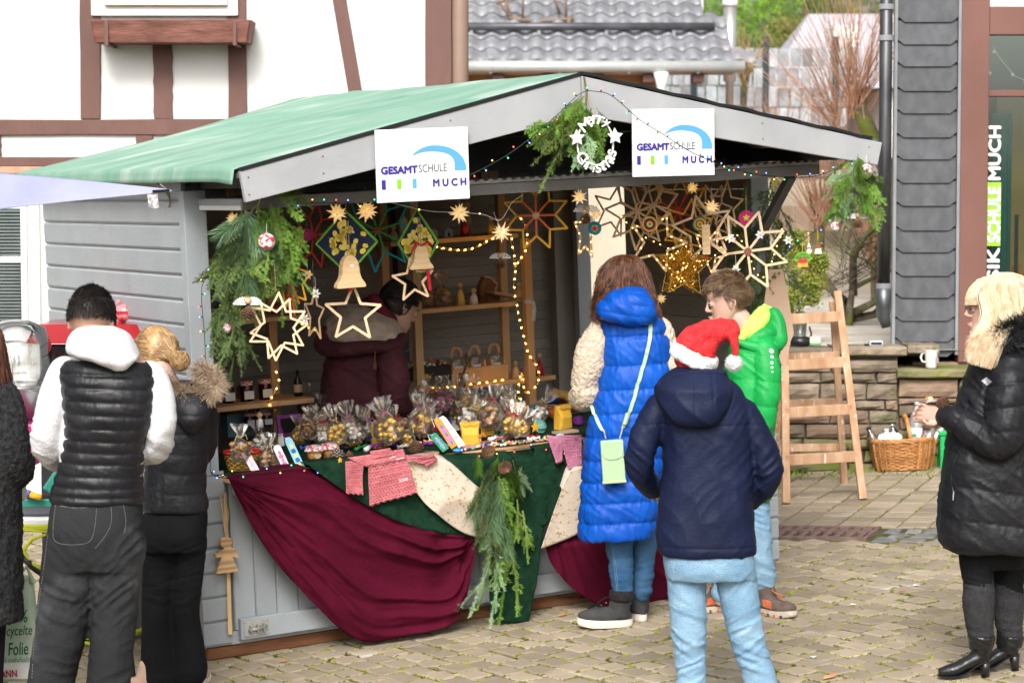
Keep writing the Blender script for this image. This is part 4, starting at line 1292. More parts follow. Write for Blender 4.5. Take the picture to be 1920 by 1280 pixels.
sb('lid_edge',(.06,-.52,LW-.02),(3.04,-.501,LW+.03),mat('taupe lid edge',(.17,.165,.16),(.22,.21,.205),.55,5,.3,60),.003,parent=lid)
sb('lid_frame',(.061,-.498,LW-.022),(.10,-.02,LW-.001),m_winw,.002,parent=lid)
mb=MB();rg=[]
for i in range(200):
	u=.7+(3.03-.7)*i/199;z=LW+.032+(.008 if(i//2)%2 else 0)
	rg.append([(u,-.53,LW+.031),(u,-.43,LW+.031),(u,-.43,z+.012),(u,-.53,z+.010)])
mb.rings(rg);mb.obj('corrugated_strip',m_metal,lid,xf=XS)
for u,uu in((.16,.13),(2.93,2.96)):
	a,b=SL(u,-.44,LW-.02),SL(uu,-.02,1.62)
	MB().tube([a,b],.028,4).obj('lid_prop',m_gable,stall)
hk=SL(-.01,.17,2.12)
MB().tube([SL(-.09,.16,2.16),SL(-.05,.15,2.13),SL(-.015,.14,2.09),SL(-.012,.14,2.05),SL(-.02,.13,2.03)],.005,6).obj('hook',m_rust,stall,smooth=True)
nl=MB().ball((0,0,0),.0035,5,4).mesh('nail',m_rust)
for i in range(19):
	for dw in(.03,.08):
		link('nail',nl,stall,Matrix.Translation(SL(-.003,.05+random.uniform(-.01,.01),.06+i*BH+dw)))
		# - shelves inside
m_shelf=mat('warm pine',(.66,.37,.16),(.80,.52,.28),.55,4,.2,60,stretch=(2,2,.4),contrast=.6,c3=(.30,.13,.05),s3=3,t3=.68)
def shelf_unit(lb,ups,shelves,c0):
	t=thing('shelf',lb,'shelf',S(*c0))
	xf=lambda u,v,w:tuple(SL(u-c0[0],v-c0[1],w-c0[2]))
	for(u,v,w1)in ups:
		MB().box((u-.022,v-.022,c0[2]),(u+.022,v+.022,w1)).obj('upright',m_shelf,t,xf=xf,bevel=.002)
	for(u0,u1,v0,v1,w_)in shelves:
		MB().box((u0,v0,w_-.024),(u1,v1,w_)).obj('shelf_board',m_shelf,t,xf=xf,bevel=.002)
	return t
SHW=(.965,1.385,1.76)
sh1=shelf_unit('pine shelf rack with three boards at the back of the stall behind the vendor',[(1.78,1.35,2.04),(2.45,1.35,1.72),(2.50,1.72,2.04),(1.78,1.72,2.04)],[(1.55,2.40,1.374,1.697,SHW[1]),(1.55,2.62,1.374,1.697,SHW[0]),(1.66,2.42,1.374,1.697,SHW[2]-.01)],(1.9,1.5,.076))
sh2=shelf_unit('pine shelf at the left inside wall of the stall behind the spruce garland',[(.955,1.35,1.75)],[(.07,1.02,1.0,1.327,1.02),(.07,1.02,1.0,1.327,1.44),(.07,.9,1.0,1.327,1.75)],(.5,1.2,.076))
for sg in((1.8,1.74,1.1,2.45,1.74,1.34),(1.8,1.75,1.34,2.45,1.75,1.08)):
	MB().tube([SL(sg[0]-1.9,sg[1]-1.5,sg[2]-.076),SL(sg[3]-1.9,sg[4]-1.5,sg[5]-.076)],.003,5).obj('brace_wire',m_metal,sh1)
sb('brace_strut',(1.95,1.90,.076),(2.0,1.961,2.1),m_gable)
# - signs
m_sign=mat('white sign board',(.80,.80,.81),(.83,.83,.84),.4,3)
m_navy=mat('indigo print',(.045,.03,.27),(.05,.035,.30),.4);m_sky=mat('sky blue print',(.10,.36,.78),(.12,.40,.82),.4);m_lime=mat('lime print',(.22,.55,.02),(.25,.60,.03),.4)
m_ink=mat('dark ink',(.03,.03,.05),rough=.4)
def sign(cs,lb):
	ll,lr,ur,ul=[S(*on(1,-.86,*c))for c in cs]
	x=(lr-ll);W_=x.length;x.normalize();z=(ul-ll);H_=z.length;z=(z-x*z.dot(x)).normalized();y=z.cross(x)
	M=Matrix.Translation(ll)@Matrix((x,y,z)).transposed().to_4x4()
	t=thing('school_sign',lb,'sign',M,'white school signs on the barge boards')
	MB().box((0,0,0),(W_,.008,H_)).obj('board',m_sign,t,bevel=.001)
	def tx(s,x0,x1,z0,z1,m,bold=0,sp=1):
		me=text_mesh(s,m,(x1-x0)*W_,(z1-z0)*H_,.0015,bold,sp)
		link('lettering',me,t,T(x0*W_,-.0005,z0*H_))
	tx('GESAMT',.045,.44,.385,.495,m_navy,.06)
	tx('SCHULE',.452,.755,.395,.500,m_ink,-.010)
	tx('MUCH',.60,.965,.185,.295,m_navy,.05,1.55)
	for x0,m in((.05,m_navy),(.215,m_lime),(.38,m_sky)):
		MB().box((x0*W_,-.002,.18*H_),((x0+.042)*W_,-.0003,.31*H_)).obj('colour_bar',m,t)
	n_=26;outer,inner=[],[]
	for i in range(n_+1):
		f=i/n_
		a1=PI*(.80-.80*f)
		outer.append((.62+.35*math.cos(a1)*(1 if a1<PI/2 else.85),.40+.36*math.sin(a1)**.9 if a1>0 else.40))
		inner.append((.62+(.35-.13*f**.8)*math.cos(a1)*(1 if a1<PI/2 else.85),.40+(.36-.085*math.sin(PI*min(1,f*1.0))**.7)*(math.sin(a1)**.9 if a1>0 else 0)))
	poly_v=[(x*W_,-.002,z*H_)for x,z in outer]+[(x*W_,-.002,z*H_)for x,z in inner]
	mb=MB();mb.add(poly_v,[(i,n_+1+i,n_+2+i,i+1)for i in range(n_)])
	o=mb.obj('arc_logo',m_sky,t);md=o.modifiers.new('solid','SOLIDIFY');md.thickness=.0014
sign([(708,381),(881,372),(872,237),(702,244)],'white school sign with blue arc on the left barge board of the stall')
sign([(1187,332),(1340,328),(1338,202),(1185,205)],'white school sign with blue arc on the right barge board, crossed by fairy lights')
# = PEOPLE
from mathutils.bvhtree import BVHTree
def remesh(mb,vox,it=3,dec=None):
	me0=bpy.data.meshes.new('tmp');me0.from_pydata([tuple(p)for p in mb.v],[],mb.f)
	o=bpy.data.objects.new('tmp',me0);C.objects.link(o)
	md=o.modifiers.new('r','REMESH');md.mode='VOXEL';md.voxel_size=vox;md.adaptivity=0;md.use_remove_disconnected=False
	if it:
		md=o.modifiers.new('s','SMOOTH');md.iterations=it;md.factor=.5
	if dec:
		md=o.modifiers.new('d','DECIMATE');md.ratio=dec
	dg=bpy.context.evaluated_depsgraph_get()
	me=bpy.data.meshes.new_from_object(o.evaluated_get(dg))
	bpy.data.objects.remove(o);bpy.data.meshes.remove(me0)
	me.polygons.foreach_set('use_smooth',[True]*len(me.polygons))
	return me
def getv(me):
	n=len(me.vertices);a=np.empty(n*3);me.vertices.foreach_get('co',a)
	b=np.empty(n*3);me.vertices.foreach_get('normal',b)
	return a.reshape(-1,3),b.reshape(-1,3)
def setv(me,V):
	me.vertices.foreach_set('co',V.ravel());me.update()
def crease(t,sharp=.5):
	"""puffed profile, deep narrow seams at integers"""
	return np.abs(np.sin(PI*t))**sharp
def wrk(V,fx,fz,kx=0.0,ph=0.0):
	"""soft ridged folds: fx across, fz along the height, kx slant"""
	q=V*np.array([fx,fx,fz])+ph
	q[:,2]+=kx*V[:,0]*fz
	q=q+(vnoise(V*6+ph)*.8)[:,None]
	return(1-np.abs(vnoise(q)))**2.2-.5
def seg_dist(V,a,b):
	a,b=np.array(a),np.array(b);d=b-a;t=np.clip(((V-a)@d)/(d@d),0,1)
	return np.linalg.norm(V-(a+t[:,None]*d),axis=1),t
def spline(pts,k=4):
	"""Catmull-Rom through tuples"""
	P_=[np.array(p,float)for p in pts];out=[]
	for i in range(len(P_)-1):
		p0,p1,p2,p3=P_[max(i-1,0)],P_[i],P_[i+1],P_[min(i+2,len(P_)-1)]
		for j in range(k):
			t=j/k
			out.append(.5*((2*p1)+(-p0+p2)*t+(2*p0-5*p1+4*p2-p3)*t*t+(-p0+3*p1-3*p2+p3)*t**3))
	out.append(P_[-1]);return out
def sring(c,rx,ry,e=2.4,n=30,rot=0):
	out=[]
	for j in range(n):
		a=2*PI*j/n
		x=math.copysign(abs(math.cos(a))**(2/e),math.cos(a))*rx;y=math.copysign(abs(math.sin(a))**(2/e),math.sin(a))*ry
		out.append((c[0]+x*math.cos(rot)-y*math.sin(rot),c[1]+x*math.sin(rot)+y*math.cos(rot),c[2]))
	return out
class Fig:
	def __init__(s,label,y0,bx,by=None,z=None):
		p=P(bx,1000,y0);s.y0=y0;s.k=FPX/y0
		s.B=Vector((p.x,y0,gz(p.x,y0)if z is None else z))
		s.root=thing('person',label,'person',Matrix.Translation(s.B))
		s.surf={}
	def J(s,px,py,d=0):return P(px,py,s.y0+d)-s.B
	def rows(s,mb,rows,e=2.4,k=4,rot=0):
		data=[]
		for r_ in rows:
			py,xl,xr,ry=r_[:4];d=r_[4]if len(r_)>4 else 0
			c=s.J((xl+xr)/2,py,d);data.append((c.x,c.y,c.z,(xr-xl)/2/s.k,ry))
		rg=[sring(q[:3],max(q[3],.003),max(q[4],.003),e,rot=rot)for q in spline(data,k)]
		mb.rings(rg);return mb
	def limb(s,mb,pts,k=5,n=16):
		data=[]
		for px,py,d,r_ in pts:
			c=s.J(px,py,d);data.append((c.x,c.y,c.z,r_))
		sp=spline(data,k)
		mb.tube([q[:3]for q in sp],[max(float(q[3]),.003)for q in sp],n)
		mb.ball(data[0][:3],data[0][3]*.99,12,8);mb.ball(data[-1][:3],data[-1][3]*.99,12,8)
		return mb
	def put(s,name,me,m,parent=None):
		me.materials.clear();me.materials.append(m);me.name=name
		o=link(name,me,parent or s.root)
		return o
	def bvh(s,me):
		V,_=getv(me)
		return BVHTree.FromPolygons([tuple(v)for v in V],[tuple(p.vertices)for p in me.polygons])
	def hit(s,bvh,px,py,off=.002):
		r=Vector(ray(px,py));o_=Vector((0,0,CZ))-s.B
		h,n,i,d=bvh.ray_cast(o_,r.normalized())
		if h is None:return None
		if n.dot(r)>0:n=-n
		return h+n*off,n
	def line(s,bvh,pxs,r_,m,name='seam',parent=None,off=.0,k=6,dash=None):
		pts=[]
		sp=spline([(a,b,0)for a,b in pxs],k)
		for q in sp:
			h=s.hit(bvh,q[0],q[1],off)
			if h:pts.append(h[0])
		if len(pts)<2:return
		mb=MB()
		if dash:
			L_=[0]
			for a,b in zip(pts,pts[1:]):L_.append(L_[-1]+(b-a).length)
			x=0
			while x<L_[-1]:
				def at(t):
					for i in range(len(L_)-1):
						if L_[i+1]>=t:f=(t-L_[i])/max(L_[i+1]-L_[i],1e-6);return pts[i]+(pts[i+1]-pts[i])*f
					return pts[-1]
				mb.tube([at(x),at(min(x+dash,L_[-1]))],r_,4);x+=dash*1.6
		else:mb.tube(pts,r_,5)
		return mb.obj(name,m,parent or s.root,smooth=True)
	def patch(s,bvh,poly,m,name,parent=None,off=.002,n=6):
		"""small badge laid on the surface: bilinear quad of 4 picture points"""
		vs,ok=[],True
		for j in range(n+1):
			for i in range(n+1):
				a,b=i/n,j/n
				x=(poly[0][0]*(1-a)+poly[1][0]*a)*(1-b)+(poly[3][0]*(1-a)+poly[2][0]*a)*b
				y=(poly[0][1]*(1-a)+poly[1][1]*a)*(1-b)+(poly[3][1]*(1-a)+poly[2][1]*a)*b
				h=s.hit(bvh,x,y,off)
				if h is None:return
				vs.append(h[0])
		mb=MB();mb.add(vs,[(j*(n+1)+i,j*(n+1)+i+1,(j+1)*(n+1)+i+1,(j+1)*(n+1)+i)for j in range(n)for i in range(n)])
		o=mb.obj(name,m,parent or s.root);md=o.modifiers.new('solid','SOLIDIFY');md.thickness=.0012;md.offset=1
		return o
def head_mb(mb,M,k=1.0):
	"""head with a face towards local +y, chin at z=0, crown at .226"""
	rws=[(-.004,.076,.03,.020),(.012,.090,.0,.036),(.032,.090,-.02,.049),(.05,.086,-.04,.056),(.072,.084,-.065,.063),(.095,.082,-.085,.067),(.116,.079,-.095,.0705),(.134,.087,-.099,.072),(.155,.089,-.1,.073),(.178,.083,-.096,.071),(.2,.066,-.082,.060),(.216,.038,-.055,.040),(.226,.0,-.02,.012)]
	sp=spline(rws,3)
	rg=[[M@(Vector(p)*k)for p in sring((0,(f+b)/2,z),w_,abs(f-b)/2,2.25,26)]for z,f,b,w_ in sp]
	mb.rings(rg)
	q=lambda*p:M@(Vector(p)*k)
	mb.tube([q(0,.084,.13),q(0,.094,.108),q(0,.103,.09),q(0,.098,.08)],[.006*k,.0075*k,.0105*k,.008*k],10)
	for s_ in(-1,1):
		mb.ball(q(s_*.009,.093,.083),.0075*k,8,6)
		mb.ball(q(s_*.030,.074,.114),.0135*k,10,8)
		e=[q(s_*(.071+.008*math.sin(a*.5)),-.012+.015*math.cos(a),.10+.028*math.sin(a)-.006*math.cos(a))for a in np.linspace(-1.2,4.2,12)]
		mb.tube(e,.0048*k,7);mb.ball(q(s_*.072,-.008,.098),.016*k,10,8,(.35,.8,1.3))
	mb.ball(q(0,.087,.052),.012*k,10,6,(1.7,.6,.42));mb.ball(q(0,.086,.043),.012*k,10,6,(1.5,.6,.5))
	mb.ball(q(0,.083,.012),.016*k,10,7)
def hand_mb(mb,M,k=1.0,curl=.5,side=1,spread=.12,thumb=.6):
	"""wrist at the origin, fingers towards local +y, palm facing -z, thumb on local side*x"""
	q=lambda*p:M@(Vector(p)*k)
	rg=[]
	for y,w_,t in((-.03,.024,.019),(0,.026,.017),(.02,.033,.015),(.05,.039,.0145),(.078,.038,.012),(.088,.034,.009)):
		rg.append([q(x,y,z)for x,_,z in[(r_[0],0,r_[1])for r_ in sring((0,0,0),w_,t,2.6,16)]])
	mb.rings(rg)
	for i,(x,L_)in enumerate(((.029,.070),(.010,.078),(-.010,.073),(-.028,.058))):
		x*=side;p=Vector((x,.072,0));a=0;pts=[p.copy()];sa=spread*(x/.03)
		for j,f in enumerate((.25,.42,.33,.25)):
			if j:a+=curl*(1,1,1.1,.8)[j]
			d=Vector((math.sin(sa)*math.cos(a),math.cos(a),-math.sin(a)))
			p=p+d*L_*f;pts.append(p.copy())
		mb.tube([q(*p_)for p_ in pts],[.0092*k,.0088*k,.0082*k,.0074*k,.005*k],9)
	pts=[Vector((side*.018,.012,-.004)),Vector((side*.042,.034,-.010)),Vector((side*(.055-.012*thumb),.062,-.018-.01*thumb)),Vector((side*(.056-.03*thumb),.084,-.024-.012*thumb))]
	mb.tube([q(*p_)for p_ in pts],[.013*k,.0115*k,.0095*k,.007*k],9)
def frame(o,y,z):
	y=Vector(y).normalized();z=Vector(z);z=(z-y*z.dot(y)).normalized();x=y.cross(z)
	return Matrix.Translation(o)@Matrix((x,y,z)).transposed().to_4x4()
	# ---- hair
def strands(paths,r_,m,name,parent,taper=.35):
	"""ribbons of three sides along many polylines"""
	vs,fs=[],[]
	for pts in paths:
		n=len(pts);o=len(vs)
		up=None
		for i,p in enumerate(pts):
			t=np.array(pts[min(i+1,n-1)])-np.array(pts[max(i-1,0)]);t=t/(np.linalg.norm(t)+1e-9)
			if up is None:
				up=np.cross(t,RNG.normal(size=3));up/=np.linalg.norm(up)+1e-9
			up=up-t*(up@t);up/=np.linalg.norm(up)+1e-9;b=np.cross(t,up)
			rr=r_*(1-(1-taper)*i/(n-1))*(.4 if i==0 else 1)
			for j in range(3):
				a=2*PI*j/3;vs.append(np.array(p)+(up*math.cos(a)+b*math.sin(a))*rr)
		for i in range(n-1):
			for j in range(3):
				fs.append((o+i*3+j,o+i*3+(j+1)%3,o+i*3+3+(j+1)%3,o+i*3+3+j))
	mb=MB();mb.v=[tuple(v)for v in vs];mb.f=fs;mb.m=[0]*len(fs)
	return mb.obj(name,m,parent,smooth=True)
def hair_on_head(M,k,n,length,comb,front,m,name,parent,r_=.0016,low=.06,seg=4,lift=.5,jitter=.25,grow=1.04,sideburn=True):
	"""short hair rooted on the skull; comb: function(local pos)-> direction; front(z,y)->bool keeps the face clear"""
	paths=[]
	tries=0
	while len(paths)<n and tries<n*8:
		tries+=1
		a=random.uniform(0,2*PI);sz=random.uniform(-.6,1)
		cz=math.sqrt(1-sz*sz)
		p=Vector((.082*cz*math.cos(a),-.007+.105*cz*math.sin(a),.131+.109*sz))
		if p.z<low and p.y>-.04:continue
		if not front(p):continue
		nrm=Vector((p.x/.075**2,(p.y+.005)/.098**2,(p.z-.128)/.103**2)).normalized()
		d=Vector(comb(p));d=(d-nrm*d.dot(nrm)).normalized()+nrm*lift
		d+=Vector((random.gauss(0,jitter),random.gauss(0,jitter),random.gauss(0,jitter)));d.normalize()
		L_=length*random.uniform(.6,1.15)*(1 if p.z>.12 else max(.35,(p.z-.04)/.08))
		q=p*grow if False else p+nrm*.0;pts=[q]
		for j in range(1,seg+1):
			q=q+(d+nrm*lift*(.2-.5*j/seg))*L_/seg;pts.append(q)
		paths.append([tuple(M@(x*k))for x in pts])
	return strands(paths,r_,m,name,parent)
def hair_rows(fig,rws,n,m,a0,a1,r_=.0022,seg_k=3,jit=.012,name='hair',end=(.75,1.0),wave=.006,base=True,grow=1.0,parent=None,basem=None):
	"""long hair: strands running down over a lofted head of hair, angles a0..a1 (degrees, 0=right, 90=away, 270=towards camera)"""
	data=[]
	for q in rws:
		py,xl,xr,ry=q[:4];d=q[4]if len(q)>4 else 0
		c=fig.J((xl+xr)/2,py,d);data.append((c.x,c.y,c.z,(xr-xl)/2/fig.k,ry))
	sp=spline(data,seg_k);paths=[]
	for i in range(n):
		a=R(random.uniform(a0,a1));off=random.gauss(1.0,.022)if random.random()<.96 else random.uniform(1,1.13);e=random.uniform(*end);ph=random.uniform(0,6)
		st=0 if random.random()<.6 else random.randrange(0,len(sp)//3)
		pts=[]
		for j in range(st,max(int(len(sp)*e),st+3)):
			if j>=len(sp):break
			q=sp[j];aa=a+.05*math.sin(ph+j*.5)
			w_=wave*math.sin(ph+j*.8)*j/len(sp)
			pts.append((q[0]+math.cos(aa)*(q[3]*off+w_),q[1]+math.sin(aa)*(q[4]*off+w_),q[2]+random.uniform(-.002,.002)))
		if len(pts)>2:paths.append(pts)
	o=strands(paths,r_,m,name,parent or fig.root)
	if base:
		mb=MB();rg=[sring(q[:3],q[3]*.93,q[4]*.93,2.1,24)for q in sp[:int(len(sp)*.88)]];mb.rings(rg)
		mb.obj('hair_base',basem or m,o,smooth=True)
	return o
def fur(pts_fn,n,length,r_,m,name,parent,seg=3,droop=0):
	paths=[]
	for i in range(n):
		p,d=pts_fn()
		p=np.array(p,float);d=np.array(d,float);d=d/(np.linalg.norm(d)+1e-9);L_=length*random.uniform(.5,1.2);q=p.copy();pts=[q.copy()]
		dd=d+RNG.normal(size=3)*.35
		for j in range(seg):
			dd=dd+np.array([0,0,-droop])+RNG.normal(size=3)*.12;q=q+dd/np.linalg.norm(dd)*L_/seg;pts.append(q.copy())
		paths.append(pts)
	return strands(paths,r_,m,name,parent,taper=.2)
	# ---- materials
m_skin=mat('skin',(.48,.26,.18),(.58,.34,.25),.5,9,.12,150,sss=.12)
m_skin2=mat('fair skin',(.58,.34,.26),(.66,.42,.34),.5,9,.1,150,sss=.12)
def hairm(n,a,b,r_=.35):return mat(n,a,b,.38,30,rnd=r_,isl=True,spec=.5)
m_hblack=hairm('dark brown hair',(.010,.007,.006),(.025,.018,.015));m_hblond=hairm('golden blonde hair',(.30,.17,.07),(.50,.32,.15),.3)
m_hlight=hairm('light blonde hair',(.68,.50,.30),(.86,.73,.52),.2);m_hbrown=hairm('chestnut hair',(.05,.018,.009),(.19,.075,.035),.5);m_hboy=hairm('light brown hair',(.11,.06,.03),(.26,.16,.085),.4)
m_hred=hairm('auburn hair',(.06,.02,.01),(.16,.06,.03),.4)
m_vest=mat('black quilted nylon',(.008,.008,.010),(.015,.015,.018),.40,8,.3,45,spec=.3,sheen=.1,bstretch=(1.2,1.2,.5))
m_hood=mat('white sweatshirt',(.60,.59,.61),(.68,.67,.69),.9,6,.45,120,sheen=.2)
m_jean_g=mat('washed black denim',(.014,.015,.016),(.036,.037,.040),.9,3.5,.5,200,spec=.12,contrast=.6,c3=(.075,.076,.08),s3=3.2,t3=.56)
m_black=mat('black cloth',(.005,.005,.006),(.010,.010,.012),.85,5,.3,120,spec=.15)
m_bpuff=mat('black puffer',(.006,.006,.008),(.012,.012,.015),.5,7,.35,45,spec=.28)
m_blue=mat('royal blue nylon',(.001,.060,.36),(.002,.085,.46),.5,5,.4,40,spec=.25,bstretch=(1.2,1.2,.45))
m_sherpa=mat('cream sherpa',(.58,.45,.33),(.76,.64,.50),.98,60,1.0,150,sheen=.4,contrast=.4)
m_jean_b=mat('blue denim',(.022,.075,.17),(.08,.18,.31),.9,6,.5,200,spec=.12,contrast=.5,c3=(.22,.35,.48),s3=5,t3=.62)
m_jean_l=mat('light blue denim',(.13,.28,.45),(.36,.53,.66),.9,7,.8,140,spec=.12,stretch=(1,1,2.6),contrast=.7)
m_navy_j=mat('navy softshell',(.0035,.007,.028),(.006,.011,.040),.6,4,.2,90,spec=.22)
m_kelly=mat('bright green nylon',(.001,.26,.045),(.004,.34,.065),.55,5,.25,50)
m_limeh=mat('lime lining',(.42,.68,.10),(.50,.76,.16),.8,8,.3,90)
m_maroon=mat('dark maroon parka',(.045,.007,.012),(.080,.016,.024),.8,5,.4,60)
m_beige=mat('beige fleece',(.42,.32,.25),(.54,.43,.35),.98,30,.8,120,sheen=.3)
m_boot=mat('black leather',(.008,.008,.009),(.016,.016,.018),.28,8,.3,50,coat=.2)
m_nub=mat('grey black nubuck',(.03,.03,.031),(.055,.054,.054),.85,12,.3,120)
m_sole=mat('cream rubber sole',(.66,.58,.50),(.76,.70,.63),.6,10,.2,60)
m_thread=mat('pale thread',(.20,.20,.19),rough=.8);m_threadb=mat('faded seam thread',(.25,.38,.48),rough=.8)
def shoe(fig,px,py,d,dirv,L_,m_up,m_so,ph=.05,shaft=0,sr=.05,w_=.045,sole=.025,name='shoe',heel=0,toe=1.0,off=None):
	"""shoe resting on the ground below the picture point; dirv points to the toe"""
	g_=P(px,py,fig.y0+d);zz=gz(g_.x,g_.y)-fig.B.z
	o_=Vector((g_.x-fig.B.x,g_.y-fig.B.y,zz))
	y=Vector((dirv[0],dirv[1],0)).normalized();M=frame(o_,y,(0,0,1))
	out=lambda k,e=1:[(0+w_*k*math.sin(a)*(1-.22*math.cos(a)),L_*(.36+.5*-math.cos(a)*k))for a in np.linspace(0,2*PI,25)[:-1]]
	h0=heel
	sh=MB()
	def bot(x,y_,z):
		rise=.012*max(0,(y_/L_-.6))/.26
		return M@Vector((x,y_,z+rise+(h0*(1-min(1,max(0,(y_/L_+.05)/.62))**.8)if heel else 0)))
	sh.rings([[bot(x,y_,0.0)for x,y_ in out(.96)],[bot(x,y_,sole*.3)for x,y_ in out(1.0)],[bot(x,y_,sole)for x,y_ in out(1.0)]])
	t=sh.obj('sole',m_so,None);t.name='sole'
	up=MB();rg=[]
	for f,kk,zt in((0,.97,sole),(.3,.96,sole+ph*.45),(.65,.82,sole+ph*.75),(.9,.55,sole+ph*.95)):
		ring_=[]
		for x,y_ in out(kk):
			yy=y_
			hz=(1-max(0,y_/L_-.35)*.62)
			ring_.append(bot(x*(1-.1*f),yy,sole+(zt-sole)*hz*toe))
		rg.append(ring_)
	up.rings(rg)
	up.tube([bot(0,L_*.12,sole+.01),bot(0,L_*.10,sole+ph),bot(0,L_*.06,sole+ph+max(shaft,.02)),bot(0,L_*.05,sole+ph+max(shaft,.02)+.005)],[w_*1.0,w_*.98,sr,sr*.9],18)
	me=remesh(up,.006,3)
	o=fig.put(name,me,m_up)
	t.parent=o
	return o,M,me
ROOT={}
# - 1 the man in the black vest
f=Fig('man with short dark hair in white hoodie, black quilted vest and grey black jeans',8.9,165)
HM=frame(f.J(171,660,.0),(0.06,1,-.22),(0,.2,1))
bd=MB();head_mb(bd,HM,1.03)
f.limb(bd,[(173,625,-.01,.062),(174,672,-.01,.068)]);f.rows(bd,[(665,140,262,.07),(700,125,282,.09),(800,130,275,.1),(930,105,258,.1),(1000,95,262,.1)],k=3)
f.limb(bd,[(122,702,0,.05),(90,815,0,.042),(112,872,.22,.03)]);f.limb(bd,[(285,705,0,.05),(298,825,0,.042),(262,850,.25,.03)])
f.limb(bd,[(140,1000,0,.07),(112,1180,0,.055),(92,1400,0,.04)]);f.limb(bd,[(215,1000,0,.07),(212,1180,0,.055),(198,1400,0,.04)])
hand_mb(bd,frame(f.J(112,872,.23),(.2,1,-.1),(0,0,1)),1.0,.5,1);hand_mb(bd,frame(f.J(262,850,.26),(-.2,1,-.1),(0,0,1)),1.0,.5,-1)
f.put('body',remesh(bd,.006,2,.5),m_skin)
hair_on_head(HM,1.03,5200,.021,lambda p:(p.x*2,-.9 if p.y<.02 else.5,-.9 if p.z<.19 else.1),lambda p:not(p.y>.045 and p.z<.16)and p.z>.116,m_hblack,'hair',f.root,.0015,low=.116,lift=.22,jitter=.16)
mb=MB();sp=[Vector((.0,-.005,.128))]
mb.ball((0,0,0),1,24,18);mb.v=[tuple(HM@(Vector((x*.084,-.007+y*.107,.131+z*.110))*1.03))for x,y,z in mb.v if True]
keep=[i for i,fc in enumerate(mb.f)]
loc_i=HM.inverted();mb.f=[fc for fc in mb.f if all((lambda q:q.z>.118 and not(q.y>.04 and q.z<.16))(loc_i@Vector(mb.v[i]))for i in fc)];mb.m=[0]*len(mb.f)
mb.obj('hair_cap',m_hblack,C.objects['hair']if False else f.root,smooth=True)
ho=MB()
f.limb(ho,[(124,700,.0,.062),(104,750,-.01,.066),(88,815,-.01,.060),(96,850,.08,.055),(115,866,.20,.043)])
f.limb(ho,[(282,705,0,.062),(298,760,-.01,.062),(300,815,-.01,.058),(288,845,.08,.055),(265,850,.22,.042)])
f.rows(ho,[(668,140,262,.075),(695,120,287,.1),(750,122,285,.11),(900,110,262,.11)],k=3)
f.rows(ho,[(610,150,212,.05,-.02),(622,136,238,.09,-.03),(640,127,252,.125,-.045),(660,128,262,.14,-.06),(672,150,262,.10,-.10),(684,192,250,.055,-.135),(696,215,236,.02,-.15)],e=2.1)
me=remesh(ho,.0075,4);V,N=getv(me)
V2=V+N*(vnoise(V*9)[:,None]*.006+vnoise(V*np.array([22,22,9]))[:,None]*.0035)
for cx,cy,dd,ax in((88,815,0,1),(300,815,0,1)):
	c=np.array(f.J(cx,cy,dd));dist=np.linalg.norm((V-c)*[1,1,.8],axis=1);g_=np.exp(-(dist/.085)**2)
	V2+=N*(g_*.014*wrk(V,9,42,.5*ax,cx))[:,None]
setv(me,V2);hoodie=f.put('hoodie',me,m_hood);hoodie_b=f.bvh(me)
f.line(hoodie_b,[(135,650),(150,672),(185,688),(222,700)],.0022,m_hood,'hood_seam',hoodie,-.001)
ve=MB()
f.rows(ve,[(664,158,250,.075,.0),(674,128,272,.10),(690,112,291,.118),(720,113,296,.130,-.01),(780,122,290,.135,-.015),(830,121,276,.132),(870,112,268,.13),(915,98,268,.132),(936,95,270,.133),(941,98,268,.12)],k=5,e=2.5)
me=remesh(ve,.0065,2);V,N=getv(me)
zt=np.array([f.J(190,y).z for y in(672,698,722,747,771,797,820,842,863,887,908,925,945)])[::-1]
tt=np.interp(V[:,2]+.035*V[:,0]+vnoise(V*np.array([7,7,3]))*.004,zt,np.arange(len(zt)))
V2=V+N*((crease(tt,.3)-.7)*.011+wrk(V,40,14,0,3)*.0028*np.exp(-(np.abs(tt-np.round(tt))/.3)**2)+wrk(V,12,50,.3)*.002+vnoise(V*14)*.003)[:,None]
setv(me,V2);vest=f.put('vest',me,m_vest)
m_ptrim=mat('dark purple piping',(.03,.012,.10),rough=.5)
je=MB()
f.rows(je,[(918,104,262,.115),(945,96,268,.128),(985,90,272,.138),(1010,88,272,.14),(1040,84,270,.13),(1065,80,268,.115)],k=4,e=2.6)
f.limb(je,[(135,1020,0,.108),(125,1100,0,.105),(114,1180,.0,.098),(98,1260,0,.092),(90,1340,0,.092),(86,1425,0,.092)])
f.limb(je,[(222,1020,0,.104),(216,1100,0,.092),(212,1180,.01,.084),(205,1260,.01,.084),(200,1340,.01,.086),(196,1425,.01,.088)])
me=remesh(je,.008,4);V,N=getv(me)
fold=np.zeros(len(V))
for(cx,cy,r_,am,fr,kx)in((120,1135,.12,.012,70,.5),(215,1130,.12,.011,75,-.7),(150,1030,.12,.007,60,1.1),(235,1030,.1,.008,60,-.9),(95,1290,.14,.008,60,.3),(200,1290,.14,.008,60,-.2)):
	c=np.array(f.J(cx,cy,-.08));dist=np.linalg.norm(V-c,axis=1);fold+=np.exp(-(dist/r_)**2)*am*1.5*wrk(V,8,fr*.45,kx,cx)
V2=V+N*(fold+vnoise(V*np.array([12,12,5]))*.006+vnoise(V*30)*.0015)[:,None]
setv(me,V2);jeans=f.put('trousers',me,m_jean_g);jb=f.bvh(me)
